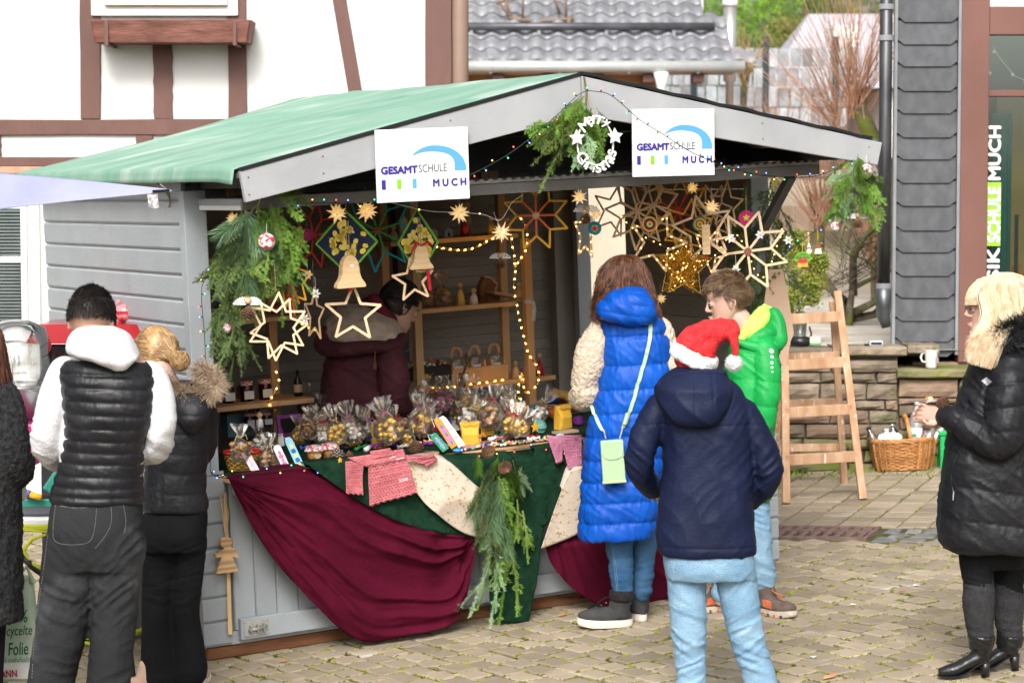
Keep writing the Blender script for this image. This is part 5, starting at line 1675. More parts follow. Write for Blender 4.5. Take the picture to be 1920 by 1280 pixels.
for(pl,dsh)in((((103,946),(143,952),(182,947)),None),(((104,948),(101,1010),(133,1021)),.006),(((133,1021),(171,1011),(182,948)),.006),(((207,940),(209,975),(200,1000),(178,1028)),.006),(((231,945),(236,975),(233,1000)),.006),(((60,1270),(66,1180),(80,1080),(90,1000)),.007),(((100,938),(180,942),(262,935)),.006)):
	f.line(jb,pl,.0013,m_thread,'seam_stitching',jeans,.0005,dash=dsh)
f.patch(jb,[(104,950),(181,950),(172,1008),(103,1008)],m_jean_g,'back_pocket',jeans,.0015,8)
for px,d in((86,0),(196,.01)):shoe(f,px,1400,d,(-.05,1),.28,m_boot,m_sole,.06,.03,.05,name='shoe')
# - 2 the woman with the bun
f=Fig('woman with blonde bun in black jacket with fur-trimmed hood and flared trousers',10.15,318)
HM=frame(f.J(296,712,.02),(-.55,.8,-.25),(-.1,.15,1))
bd=MB();head_mb(bd,HM,.97)
f.limb(bd,[(300,690,0,.052),(315,730,0,.058)]);f.rows(bd,[(725,285,385,.07),(760,280,385,.09),(950,280,378,.1)],k=3)
f.limb(bd,[(380,760,.02,.045),(378,850,.06,.04),(330,870,.25,.028)]);f.limb(bd,[(285,765,.05,.04),(272,850,.1,.036),(262,862,.28,.028)])
f.limb(bd,[(302,960,0,.05),(297,1120,0,.036),(298,1240,0,.03)]);f.limb(bd,[(350,960,0,.05),(346,1120,.01,.036),(352,1235,.0,.03)])
hand_mb(bd,frame(f.J(262,862,.29),(0,1,-.1),(0,0,1)),.92,.6,1);hand_mb(bd,frame(f.J(330,870,.26),(-.3,1,-.1),(0,0,1)),.92,.6,-1)
f.put('body',remesh(bd,.006,2,.5),m_skin2)
paths=[]
bun=f.J(338,676,-.06)
for i in range(1500):
	a=random.uniform(0,2*PI);sz=random.uniform(-.35,1);cz_=math.sqrt(1-sz*sz)
	p=Vector((.077*cz_*math.cos(a),-.005+.1*cz_*math.sin(a),.13+.104*sz))
	if p.y>.05 and p.z<.165:continue
	p=HM@(p*.99);pts=[p]
	for j in range(1,8):
		t=j/7;q=p.lerp(bun,t);c=HM@Vector((0,-.005,.125));dvec=q-c
		L_=((p-c).length*(1-t)+.098*t)*(1+.04*math.sin(t*PI))
		q=c+dvec.normalized()*max(dvec.length,L_*(1 if t<.85 else.9))if t<.99 else bun+Vector((random.gauss(0,.006),random.gauss(0,.006),random.gauss(0,.006)))
		pts.append(q+Vector((random.gauss(0,.0012),random.gauss(0,.0012),random.gauss(0,.0012))))
	paths.append([tuple(x)for x in pts])
for i in range(420):
	ph,th0,rr=random.uniform(0,2*PI),random.uniform(0,2*PI),random.uniform(.028,.045);pts=[]
	ax=Vector((random.gauss(0,1),random.gauss(0,.6),random.gauss(0,1))).normalized();b1=ax.orthogonal().normalized();b2=ax.cross(b1)
	for j in range(7):a=ph+j*.42;pts.append(tuple(bun+Vector((.0,-.01,0))+(b1*math.cos(a)+b2*math.sin(a))*rr+ax*random.gauss(0,.004)))
	paths.append(pts)
hr=strands(paths,.002,m_hblond,'hair',f.root)
mb=MB();mb.ball((0,0,0),1,24,18);mb.v=[tuple(HM@(Vector((x*.076,-.012+y*.095,.133+z*.098))))for x,y,z in mb.v]
li=HM.inverted();mb.f=[fc for fc in mb.f if all((lambda q:q.z>.07 and not(q.y>.04))(li@Vector(mb.v[i]))for i in fc)];mb.m=[0]*len(mb.f)
mb.ball(bun+Vector((0,-.008,0)),.032,12,9);mb.obj('hair_base',m_hblond,hr,smooth=True)
ja=MB()
f.rows(ja,[(715,290,380,.08),(738,270,398,.11),(780,264,399,.13),(840,268,394,.135),(890,272,386,.13),(925,268,387,.135),(952,266,390,.14),(957,270,388,.13)],k=5,e=2.5)
f.limb(ja,[(378,755,.0,.062),(384,810,.02,.058),(376,850,.08,.052),(330,866,.25,.04)]);f.limb(ja,[(285,760,.04,.06),(276,840,.1,.052),(266,860,.27,.04)])
f.rows(ja,[(735,318,388,.05,-.10),(765,325,395,.06,-.13),(790,335,385,.05,-.15),(812,352,368,.02,-.15)],e=2.1)
me=remesh(ja,.0075,2);V,N=getv(me)
tt=(V[:,2]-f.J(320,957).z)/.085+.08*np.sin(V[:,0]*14)
V2=V+N*((crease(tt,.28)-.7)*.007+wrk(V,30,16)*.002+vnoise(V*np.array([10,10,20]))*.004)[:,None]
rib=(V[:,0]>f.J(287,900).x)&(V[:,0]<f.J(315,900).x)&(V[:,2]<f.J(300,852).z)&(V[:,1]<0)
V2[rib]=(V+N*((np.abs(np.sin(V[:,0]*330))-.5)*.004)[:,None])[rib]
setv(me,V2);jk=f.put('jacket',me,m_bpuff)
def furring():
	t=random.uniform(0,1)
	pl=[(306,712),(330,738),(360,745),(392,735),(404,722),(396,704),(374,694)]
	q=spline([(a,b,0)for a,b in pl],8);i=t*(len(q)-1);p=q[int(i)]
	c=f.J(p[0],p[1],-.10+.03*math.sin(i));a=random.uniform(0,2*PI);d=Vector((math.cos(a),-.6,math.sin(a)*1.0-.2))
	return c+Vector((math.cos(a)*.016,-.01,math.sin(a)*.02)),d
m_fur=mat('tan fur',(.28,.19,.12),(.62,.48,.35),.9,6,rnd=.5,isl=True)
fur(furring,4200,.05,.0016,m_fur,'fur_trim',f.root,droop=.05)
tr=MB()
f.rows(tr,[(935,275,382,.11),(965,270,388,.13),(1000,269,387,.135),(1030,270,386,.12)],k=4,e=2.6)
f.limb(tr,[(300,1010,0,.078),(297,1090,0,.070),(294,1150,0,.066),(297,1210,0,.078),(300,1268,0,.088)])
f.limb(tr,[(354,1010,0,.078),(350,1090,.01,.068),(346,1150,.01,.064),(350,1210,.01,.074),(354,1256,.01,.082)])
me=remesh(tr,.0075,3);V,N=getv(me);fold=np.zeros(len(V))
for(cx,cy,r_,am,fr,kx)in((300,1030,.09,.006,160,.3),(350,1030,.09,.006,160,-.3),(297,1110,.08,.007,150,.1),(346,1110,.08,.007,150,-.2)):
	c=np.array(f.J(cx,cy,-.06));dist=np.linalg.norm(V-c,axis=1);fold+=np.exp(-(dist/r_)**2)*am*1.4*wrk(V,8,fr*.45,kx,cx)
setv(me,V+N*(fold+vnoise(V*np.array([14,14,5]))*.005)[:,None]);f.put('trousers',me,m_black)
m_suede=mat('beige suede',(.42,.27,.20),(.52,.36,.28),.9,9,.3,90)
shoe(f,285,1240,-.02,(-.85,-.3),.24,m_suede,m_sole,.05,.05,.04,name='shoe');shoe(f,350,1240,.03,(.3,1),.24,m_suede,m_sole,.05,.05,.04,name='shoe')
# - 3 the woman in the blue coat
f=Fig('woman with chestnut hair in long royal blue quilted coat with cream fleece sleeves',11.05,1165)
HM=frame(f.J(1172,588,.03),(-.18,1,-.25),(0,.2,1))
bd=MB();head_mb(bd,HM,.98)
f.limb(bd,[(1175,575,0,.052),(1178,610,0,.058)]);f.rows(bd,[(600,1140,1232,.07),(640,1142,1242,.09),(900,1120,1225,.1)],k=3)
f.limb(bd,[(1128,620,0,.045),(1105,725,0,.04),(1090,745,.25,.028)]);f.limb(bd,[(1240,620,0,.045),(1248,715,0,.04),(1225,735,.25,.028)])
f.limb(bd,[(1162,960,0,.05),(1164,1050,0,.036),(1169,1118,0,.03)]);f.limb(bd,[(1205,960,.05,.05),(1206,1050,.07,.036),(1204,1106,.09,.03)])
hand_mb(bd,frame(f.J(1090,745,.26),(-.2,1,.1),(0,0,1)),.92,.6,1);hand_mb(bd,frame(f.J(1225,735,.26),(-.2,1,.1),(0,0,1)),.92,.6,-1)
f.put('body',remesh(bd,.006,2,.5),m_skin2)
hair_rows(f,[(478,1168,1180,.01,.01),(482,1152,1194,.06,.01),(494,1137,1205,.09,.01),(515,1126,1214,.11,.01),(540,1121,1220,.115,.0),(565,1117,1226,.115,.0),(588,1116,1232,.11,.0),(604,1118,1237,.10,.0),(618,1122,1240,.09,.0)],2200,m_hbrown,100,440,.0019,jit=.01,end=(.66,.98),wave=.026)
co=MB()
f.rows(co,[(592,1138,1236,.075),(602,1124,1246,.105),(625,1126,1254,.13),(680,1128,1256,.145),(740,1118,1256,.15),(800,1103,1252,.155),(850,1094,1248,.165),(950,1086,1236,.17),(1000,1084,1226,.172),(1008,1087,1222,.16)],k=5,e=2.5)
me=remesh(co,.007,2);V,N=getv(me)
zt=np.array([f.J(1170,y).z for y in(590,627,681,725,769,812,856,896,935,973,1008)])[::-1]
tt=np.interp(V[:,2]-.06*V[:,0]+vnoise(V*np.array([5,5,2]))*.006+.004,zt,np.arange(len(zt)))
fr_=np.abs(tt-np.round(tt))
wr=wrk(V,46,10,0,1)*.009*np.exp(-(fr_/.36)**2)+wrk(V,10,30,.8,4)*.006+vnoise(V*9)*.005
V2=V+N*((crease(tt,.33)-.7)*.018+wr)[:,None]
setv(me,V2);coat=f.put('coat',me,m_blue);cbv=f.bvh(me)
hd_=MB()
f.rows(hd_,[(540,1160,1200,.03,-.10),(550,1142,1216,.065,-.11),(565,1128,1226,.085,-.115),(582,1118,1231,.09,-.115),(596,1130,1228,.075,-.125),(606,1155,1215,.05,-.13),(611,1178,1200,.02,-.13)],e=2.2)
me=remesh(hd_,.006,3);V,N=getv(me);c=np.array(f.J(1183,580,-.2));d=V-c;ang_=np.arctan2(d[:,2]*1.5,d[:,0])
rad=np.linalg.norm(d,axis=1)
V2=V+N*(((crease(V[:,0]*9+V[:,2]*5+.2,.3)-.6)*.008+wrk(V,16,16,1.2,5)*.008)+vnoise(V*30)*.003)[:,None]
V2+=N*((crease((V[:,2]-f.J(0,545).z)/.05+V[:,0]*3,.5)-.5)*.006)[:,None]
setv(me,V2);f.put('hood',me,m_blue,coat)
sl=MB()
f.limb(sl,[(1133,618,.0,.068),(1114,655,-.01,.082),(1104,690,-.01,.078),(1098,718,-.0,.068),(1100,738,.02,.072),(1090,745,.13,.06),(1086,742,.24,.05)])
f.limb(sl,[(1236,622,0,.065),(1246,665,0,.06),(1246,705,0,.062),(1232,730,.12,.055),(1222,735,.24,.05)])
me=remesh(sl,.0055,2);V,N=getv(me)
V2=V+N*(vnoise(V*16)*.006+vnoise(V*95)*.005+vnoise(V*180)*.003)[:,None];setv(me,V2)
f.put('sleeves',me,m_sherpa,coat)
m_mint=mat('pale green leather',(.34,.50,.29),(.40,.56,.34),.5,8,.2,90)
bag=thing('phone_bag','small pale green phone bag with flap hanging at the back of the blue coat','bag',f.B+f.J(1152,905,-.22))
bo=f.J(1152,905,-.22)
def bagp(px,py,d):return f.J(px,py,d)-bo
mb=MB();mb.box((-.052,-.016,.0),(.052,.016,.195));bb_=mb.obj('pouch',m_mint,bag,bevel=.008);bb_.rotation_euler=(0,R(-4),0)
fl_p=[(-.05,.19),(.05,.19),(.05,.145),(.042,.12),(.02,.108),(-.02,.108),(-.042,.12),(-.05,.145)]
o=MB().prism(fl_p,-.021,-.0165).obj('flap',m_mint,bag,bevel=.0015);o.rotation_euler=(0,R(-4),0)
MB().box((-.054,-.018,.0),(.054,.018,.012)).obj('bottom_edge',mat('darker mint',(.40,.50,.25),rough=.5),bag,bevel=.003).rotation_euler=(0,R(-4),0)
def strap(pxs,name='strap'):
	pts=[]
	for q in spline([(a,b,0)for a,b in pxs],6):
		h=f.hit(cbv,q[0],q[1],.006)
		if h:pts.append(h[0]-bo)
	mb=MB();w2=Vector((.0085,0,0));th_=Vector((0,.002,0))
	mb.rings([[p-w2-th_,p+w2-th_,p+w2+th_,p-w2+th_]for p in pts]);mb.obj(name,m_mint,bag)
strap([(1219,604),(1217,640),(1207,680),(1196,720),(1184,760),(1174,785),(1168,802)]);strap([(1110,752),(1116,775),(1126,798),(1132,808)])
for a,b in(((1168,800),(1162,822)),((1132,806),(1136,822))):
	MB().tube([bagp(*a,-.19),bagp(*b,-.22)],.0035,6).obj('clasp',m_metal,bag)
MB().tube([bagp(1177,775,-.185),bagp(1171,795,-.19)],.011,6).obj('buckle',m_mint,bag)
jm=MB()
f.limb(jm,[(1160,980,0,.075),(1162,1030,0,.062),(1166,1080,0,.054),(1169,1118,0,.050)]);f.limb(jm,[(1206,980,.07,.075),(1207,1030,.07,.06),(1205,1080,.08,.052),(1203,1108,.09,.048)])
me=remesh(jm,.0065,3);V,N=getv(me)
setv(me,V+N*(vnoise(V*np.array([14,14,40]))*.005+vnoise(V*np.array([20,20,90]))*.002)[:,None]);tj=f.put('trousers',me,m_jean_b);jb=f.bvh(me)
for off_ in(0,3):f.line(jb,[(1146+off_,1015),(1152+off_,1060),(1157+off_,1112)],.0012,m_threadb,'seam_stitching',tj,.0005,dash=.006)
for(px,d,dv,cc)in((1172,-.0,(-1,-.12),1),(1203,.1,(-.45,1),0)):
	o,M,me_=shoe(f,px,1100,d,dv,.262,m_nub,m_sole,.06,.055,.05,.05,.034,name='boot')
	MB().lathe([(.054,0),(.060,.012),(.058,.045),(.05,.052)],20,M@T(0,.015,.118)).obj('boot_cuff',mat('black pile',(.008,.008,.008),(.02,.02,.02),.98,60,1,150),o,smooth=True)
	for q in range(5):
		MB().ball(M@Vector((.042-.006*q if cc else-.04,.15-.022*q,.07+.012*q)),.0035,6,5).obj('eyelet',m_metal,o)
	for q in range(26):
		a=q/26*2*PI
	MB().tube([M@Vector((.02*math.sin(i*2.2),.17-.02*i,.085+.012*i))for i in range(6)],.003,5).obj('lace',m_blk,o)
f.line(cbv,[(1092,1006),(1092,1016),(1092,1004)],.003,m_blue,'zip_pull',coat)
# - 4 the child with the red cap
f=Fig('child in dark navy hooded jacket, light blue jeans and red Santa cap',9.4,1335)
HM=frame(f.J(1306,718,.02),(-.05,1,-.1),(0,.1,1))
bd=MB();head_mb(bd,HM,.84)
f.limb(bd,[(1303,680,0,.045),(1308,720,0,.052)]);f.rows(bd,[(725,1262,1372,.06),(760,1250,1385,.08),(1000,1255,1395,.09)],k=3)
f.limb(bd,[(1232,765,0,.04),(1196,860,0,.036),(1222,915,.15,.028)]);f.limb(bd,[(1398,780,0,.04),(1434,888,0,.036),(1392,935,.15,.028)])
f.limb(bd,[(1287,1060,0,.05),(1291,1180,0,.036),(1293,1300,0,.028)]);f.limb(bd,[(1372,1060,0,.05),(1396,1180,0,.036),(1434,1300,0,.028)])
hand_mb(bd,frame(f.J(1222,915,.16),(.2,1,-.2),(0,0,1)),.85,.6,1);hand_mb(bd,frame(f.J(1392,935,.16),(-.4,1,-.2),(0,0,1)),.85,.6,-1)
f.put('body',remesh(bd,.006,2,.5),m_skin2)
ja=MB()
f.rows(ja,[(708,1262,1372,.07),(728,1240,1392,.095),(755,1232,1404,.115),(800,1238,1412,.128),(860,1240,1415,.132),(930,1234,1413,.138),(985,1228,1414,.145),(1020,1228,1418,.150),(1034,1232,1416,.148),(1038,1236,1412,.14)],k=5,e=2.5)
f.limb(ja,[(1240,762,0,.062),(1218,800,-.01,.062),(1202,845,-.01,.063),(1200,880,.02,.058),(1222,915,.13,.046)])
f.limb(ja,[(1394,775,0,.066),(1416,815,-.01,.066),(1434,862,-.01,.066),(1436,900,.01,.060),(1408,932,.09,.052),(1385,940,.16,.042)])
me=remesh(ja,.0068,4);V,N=getv(me)
fl_=np.zeros(len(V))
for(cx,cy,r_,am,fr,kx,fx)in((1205,870,.09,.013,30,.9,7),(1432,885,.10,.014,30,-.9,7),(1250,800,.10,.006,22,1.4,6),(1385,800,.10,.006,22,-1.4,6),(1320,960,.22,.006,9,.5,6)):
	c=np.array(f.J(cx,cy,-.06));dist=np.linalg.norm(V-c,axis=1);fl_+=np.exp(-(dist/r_)**2)*am*wrk(V,fx,fr,kx,cx)
fl_+=wrk(V,4,9,1.2,6)*.006+wrk(V,9,18,-.8,2)*.0028
hem=np.exp(-((V[:,2]-f.J(0,1018).z)/.004)**2)*-.003
yoke=np.exp(-((V[:,2]-f.J(0,793).z)/.003)**2)*-.003
setv(me,V+N*(fl_+hem+yoke+vnoise(V*6)*.006)[:,None]);jk=f.put('jacket',me,m_navy_j);jv=f.bvh(me)
f.line(jv,[(1243,792),(1290,794),(1350,796),(1404,792)],.0022,m_navy_j,'yoke_seam',jk,.0)
for off_ in(0,):f.line(jv,[(1228,1018),(1290,1024),(1350,1026),(1418,1022)],.0018,m_navy_j,'hem_seam',jk,.0)
hd_=MB()
f.rows(hd_,[(688,1278,1352,.07,-.02),(694,1262,1362,.095,-.03),(708,1240,1366,.12,-.04),(725,1228,1372,.14,-.045),(745,1230,1372,.14,-.055),(765,1238,1366,.125,-.075),(784,1256,1350,.085,-.105),(797,1282,1332,.04,-.125)],e=2.15)
me=remesh(hd_,.0065,4);V,N=getv(me)
setv(me,V+N*(wrk(V,7,16,.6,2)*.012*np.clip((f.J(0,700).z-V[:,2])/.04,0,1)+vnoise(V*8)*.008-.004*np.exp(-(((V[:,0]-f.J(1297,740).x)-.03*(V[:,2]-f.J(0,740).z))/.004)**2)-.003*np.exp(-((V[:,0]-f.J(1330,740).x)/.004)**2))[:,None])
ho_=f.put('hood',me,m_navy_j,jk);hv=f.bvh(me)
f.line(hv,[(1226,728),(1250,709),(1290,699),(1330,697),(1362,702)],.0035,m_navy_j,'hood_edge',ho_,.0)
f.patch(jv,[(1196,779),(1208,776),(1206,784),(1194,788)],mat('pale print',(.45,.5,.6),rough=.5),'sleeve_print',jk)
ht=MB()
ax0=f.J(1302,662,.0)
f.limb(ht,[(1301,664,.0,.082),(1308,648,.0,.083),(1322,634,-.01,.070),(1342,624,-.02,.050),(1360,623,-.03,.034),(1374,632,-.04,.024),(1378,655,-.05,.016),(1377,672,-.05,.010)])
f.limb(ht,[(1330,622,-.0,.05),(1352,614,-.0,.038),(1370,612,-.02,.03),(1377,622,-.03,.022)])
me=remesh(ht,.0055,3);V,N=getv(me)
c=np.array(f.J(1330,640,-.09));dd=np.linalg.norm((V-c)*[1,.6,1],axis=1)
setv(me,V+N*(wrk(V,20,12,1.0,5)*.008+vnoise(V*120)*.0012-.022*np.exp(-(dd/.028)**2))[:,None])
hat=f.put('hat',me,mat('red felt',(.62,.015,.02),(.72,.04,.045),.98,40,.9,160,sheen=.6))
m_fuzz=mat('white plush',(.80,.79,.79),(.86,.85,.85),1,60,.9,160,sheen=.3)
bn=MB()
nrm=Vector((.42,-.15,.9)).normalized();cc=f.J(1303,664,.0);a1=nrm.orthogonal().normalized();a2=nrm.cross(a1)
bn.tube([cc+(a1*math.cos(t)+a2*math.sin(t))*.079 for t in np.linspace(0,2*PI,40)],.021,12)
bn.tube([cc-nrm*.02+(a1*math.cos(t)+a2*math.sin(t))*.078 for t in np.linspace(0,2*PI,40)],.022,12)
me=remesh(bn,.006,2);V,N=getv(me);setv(me,V+N*(vnoise(V*45)*.005+vnoise(V*110)*.003)[:,None]);f.put('fur_band',me,m_fuzz,hat)
pb=MB();pb.ball(f.J(1376,681,-.05),.031,24,16);me=pb.mesh('pompom',m_fuzz,True);V,N=getv(me);setv(me,V+N*(vnoise(V*60)*.006+vnoise(V*130)*.003)[:,None]);f.put('pompom',me,m_fuzz,hat)
pc_=np.array(f.J(1376,681,-.05))
def pf():
	d=RNG.normal(size=3);d/=np.linalg.norm(d);return pc_+d*.029,d
fur(pf,700,.010,.0009,m_fuzz,'plush',C.objects[hat.name],seg=2)
hair_on_head(HM,.84,900,.03,lambda p:(0,-.3,-1),lambda p:p.z<.14 and p.y<.03,m_hboy,'hair',f.root,.0016,low=.05,lift=.2)
je=MB()
f.rows(je,[(1015,1240,1408,.12),(1035,1240,1412,.132),(1062,1244,1416,.135),(1082,1247,1418,.115)],k=4,e=2.6)
f.limb(je,[(1287,1065,0,.082),(1289,1120,0,.077),(1291,1180,0,.070),(1294,1235,0,.064),(1296,1290,0,.060),(1296,1322,0,.060)])
f.limb(je,[(1376,1065,0,.084),(1386,1120,0,.078),(1398,1180,0,.070),(1412,1230,0,.064),(1428,1280,0,.064),(1438,1318,0,.066)])
me=remesh(je,.0068,3);V,N=getv(me);fold=vnoise(V*np.array([9,9,6]))*.004+wrk(V,6,22,.5,4)*.004
for(cx,cy,r_,am,fr,kx)in((1290,1185,.10,.016,44,.5),(1294,1250,.09,.017,55,-.4),(1400,1190,.10,.016,46,-.6),(1420,1250,.09,.017,55,.4),(1345,1090,.08,.007,24,.9),(1380,1090,.09,.007,24,-1.2),(1290,1100,.1,.006,22,1.0)):
	c=np.array(f.J(cx,cy,-.05));dist=np.linalg.norm(V-c,axis=1);fold+=np.exp(-(dist/r_)**2)*am*wrk(V,7,fr,kx,cx)
setv(me,V+N*fold[:,None]);tj=f.put('trousers',me,m_jean_l);jb=f.bvh(me)
for pl in(((1343,1048),(1340,1056),(1362,1066),(1392,1052)),((1258,1052),(1272,1068),(1310,1062),(1316,1050)),((1331,1040),(1330,1058),(1336,1085))):
	f.line(jb,pl,.0013,m_threadb,'seam_stitching',tj,.0005,dash=.006)
f.line(jb,[(1262,1060),(1268,1120),(1274,1200),(1280,1300)],.0012,m_threadb,'seam_stitching',tj,.0002)
for px in(1296,1438):shoe(f,px,1300,.0,(-.05,1),.24,m_nub,m_sole,.05,.02,.04,name='shoe')
# - 5 the boy in green
f=Fig('boy with light brown hair in bright green padded jacket with lime hood',11.2,1425)
HM=frame(f.J(1376,606,.0),(-1,.0,-.28),(-.25,.0,1))
bd=MB();head_mb(bd,HM,1.02)
f.limb(bd,[(1386,595,0,.050),(1405,630,0,.056)]);f.rows(bd,[(640,1380,1450,.07),(690,1375,1455,.09),(900,1375,1440,.09)],k=3)
f.limb(bd,[(1435,660,-.06,.036),(1436,760,-.08,.034),(1420,850,-.05,.026)]);f.limb(bd,[(1385,660,.12,.036),(1360,740,.14,.034),(1320,745,.14,.026)])
f.limb(bd,[(1395,920,.05,.05),(1380,1030,.04,.034),(1350,1125,.04,.026)]);f.limb(bd,[(1415,920,-.03,.05),(1425,1030,-.03,.034),(1436,1110,.0,.026)])
hand_mb(bd,frame(f.J(1320,745,.14),(-1,.2,0),(0,0,1)),.85,.5,1);hand_mb(bd,frame(f.J(1420,850,-.05),(-.3,.2,-1),(-1,0,0)),.85,.4,1)
f.put('body',remesh(bd,.0042,1,.5),m_skin2)
fr_ok=lambda p:not(p.y>.045 and p.z<.182)and not(p.y>-.02 and p.z<.125)and not(p.y>.02 and p.z<.150)and p.z>.055
hair_on_head(HM,1.02,5600,.034,lambda p:(p.x*1.2,1.0 if p.z>.15 else-.35,-.35),fr_ok,m_hboy,'hair',f.root,.0017,low=.06,lift=.16,jitter=.16)
mb=MB();mb.ball((0,0,0),1,24,18);mb.v=[tuple(HM@(Vector((x*.084,-.010+y*.106,.132+z*.110))*1.02))for x,y,z in mb.v]
li=HM.inverted();mb.f=[fc for fc in mb.f if all(fr_ok((li@Vector(mb.v[i]))/1.02)and(li@Vector(mb.v[i])).z>.06 for i in fc)];mb.m=[0]*len(mb.f)
mb.obj('hair_base',m_hboy,f.root,smooth=True)
m_eye=mat('eye white',(.7,.68,.66),rough=.2);m_lash=mat('dark lashes',(.02,.012,.01),rough=.8);m_lip=mat('lip',(.50,.19,.16),(.56,.24,.2),.45)
def face_bits(fig,HM,k,looking_down=True,brow=None,lip=m_lip):
	for s_ in(-1,1):
		c=HM@(Vector((s_*.030,.0755,.1125))*k)
		MB().ball(c,.0118*k,12,9).obj('eye',m_eye,fig.root,smooth=True)
		MB().ball(HM@(Vector((s_*.031,.0852,.1095))*k),.0032*k,8,6).obj('iris',m_lash,fig.root)
		MB().tube([HM@(Vector((s_*x,y,z))*k)for x,y,z in((.018,.0865,.1115),(.026,.0915,.1165),(.034,.0905,.1165),(.042,.0835,.1125))],.0016*k,5).obj('lashes',m_lash,fig.root)
		MB().tube([HM@(Vector((s_*x,y,z))*k)for x,y,z in((.014,.0915,.134),(.026,.0925,.139),(.038,.0885,.139),(.05,.0775,.134))],[.0012*k,.0024*k,.0022*k,.001*k],5).obj('eyebrow',brow or m_hboy,fig.root)
	mb=MB();mb.ball(HM@(Vector((0,.0895,.0535))*k),.0105*k,12,8,(1.75,.7,.38));mb.ball(HM@(Vector((0,.0885,.045))*k),.0105*k,12,8,(1.55,.7,.42));mb.obj('lips',lip,fig.root,smooth=True)
face_bits(f,HM,1.02)
ja=MB()
f.rows(ja,[(622,1392,1448,.075),(640,1378,1458,.105),(680,1366,1462,.125),(740,1362,1460,.135),(820,1358,1452,.14),(890,1356,1448,.14),(930,1358,1446,.14),(936,1362,1442,.13)],k=4,e=2.4)
f.limb(ja,[(1432,655,-.07,.064),(1438,700,-.10,.066),(1434,760,-.11,.062),(1428,800,-.10,.055),(1420,848,-.07,.045)]);f.limb(ja,[(1392,655,.12,.06),(1365,735,.14,.058),(1322,745,.14,.045)])
me=remesh(ja,.0065,2);V,N=getv(me)
tt=(V[:,2]-f.J(0,936).z)/.115+.06*np.sin(V[:,0]*20)+.1
setv(me,V+N*((crease(tt,.22)-.8)*.010+wrk(V,9,26,.8,3)*.007+vnoise(V*10)*.005)[:,None]);jk=f.put('jacket',me,m_kelly);jv=f.bvh(me)
for(a,b,r_)in((1446,658,4.6),(1447,669,3.4),(1447,680,2.9),(1447.5,689,2.2),(1448,697,1.7)):
	h=f.hit(jv,a,b,.001)
	if h:
		M=frame(h[0],h[1],(0,0,1));MB().prism([(r_/f.k*math.cos(t),r_/f.k*math.sin(t))for t in np.linspace(0,2*PI,17)[:-1]],-.001,.002,M).obj('badge_dot',m_paper,jk)
for pl in(((1392,665),(1416,672),(1418,700),(1412,760)),((1405,650),(1430,640),(1455,650))):
	f.line(jv,pl,.0018,m_kelly,'piping',jk,.0)
hd_=MB()
f.limb(hd_,[(1452,588,.02,.03),(1460,612,.0,.036),(1462,640,-.03,.034),(1440,652,-.08,.032),(1408,650,-.10,.026),(1385,640,-.10,.018)])
f.limb(hd_,[(1440,600,.06,.036),(1448,630,.03,.045),(1425,645,.04,.05),(1400,645,.05,.04)])
f.limb(hd_,[(1420,590,.06,.03),(1448,600,.05,.032),(1440,625,-.03,.04),(1415,635,-.06,.035)])
me=remesh(hd_,.006,4);V,N=getv(me);setv(me,V+N*(wrk(V,10,14,.5,8)*.008)[:,None]);f.put('hood',me,m_kelly,jk)
hl_=MB()
f.limb(hl_,[(1434,577,.04,.020),(1424,590,.0,.030),(1408,612,-.04,.030),(1388,636,-.085,.022),(1376,650,-.08,.012)])
f.limb(hl_,[(1440,580,.05,.02),(1428,604,-.02,.03),(1404,628,-.06,.026)])
me=remesh(hl_,.005,3);V,N=getv(me);setv(me,V+N*(wrk(V,14,14,1.5,2)*.005)[:,None]);f.put('hood_lining',me,m_limeh,jk)
je=MB()
f.limb(je,[(1398,930,.05,.078),(1388,1010,.04,.066),(1370,1070,.04,.056),(1352,1112,.04,.05)]);f.limb(je,[(1410,930,-.03,.08),(1420,1000,-.03,.068),(1428,1050,-.02,.06),(1434,1088,-.01,.056)])
me=remesh(je,.006,2);V,N=getv(me);setv(me,V+N*(wrk(V,10,34,.4,1)*.008)[:,None]);f.put('trousers',me,m_jean_l)
m_hik=mat('brown hiking suede',(.07,.05,.04),(.15,.11,.09),.85,14,.5,90);m_hor=mat('rust orange mesh',(.50,.10,.03),(.62,.17,.07),.8,30,.4,200)
for(px,d,dv,nm)in((1431,.0,(.62,-.75),1),(1356,.10,(-.95,-.25),0)):
	o,M,me_=shoe(f,px,1100,d,dv,.245,m_hik,mat('tan lugged sole',(.48,.41,.31),(.58,.50,.40),.8,20,.6,60),.055,.035,.045,.047,.028,name='shoe')
	bv=f.bvh(me_)
	for s_ in(-1,1):
		MB().hexa([M@Vector(q)for q in((s_*.043,.03,.04),(s_*.048,.10,.035),(s_*.030,.10,.035),(s_*.03,.03,.04),(s_*.045,.03,.075),(s_*.043,.09,.068),(s_*.03,.09,.068),(s_*.03,.03,.075))]).obj('side_panel',m_hor,o,bevel=.003)
		for j in range(5):
			MB().box((-.006,-.004,-.002),(.006,.004,.012)).obj('lug',m_hor if j%2 else m_hik,o).matrix_basis=M@T(s_*.046,-.0+j*.04,.002)
	MB().tube([M@Vector((.016*math.sin(i*2.2),.14-.018*i,.075+.010*i))for i in range(6)],.003,5).obj('lace',m_hor,o)
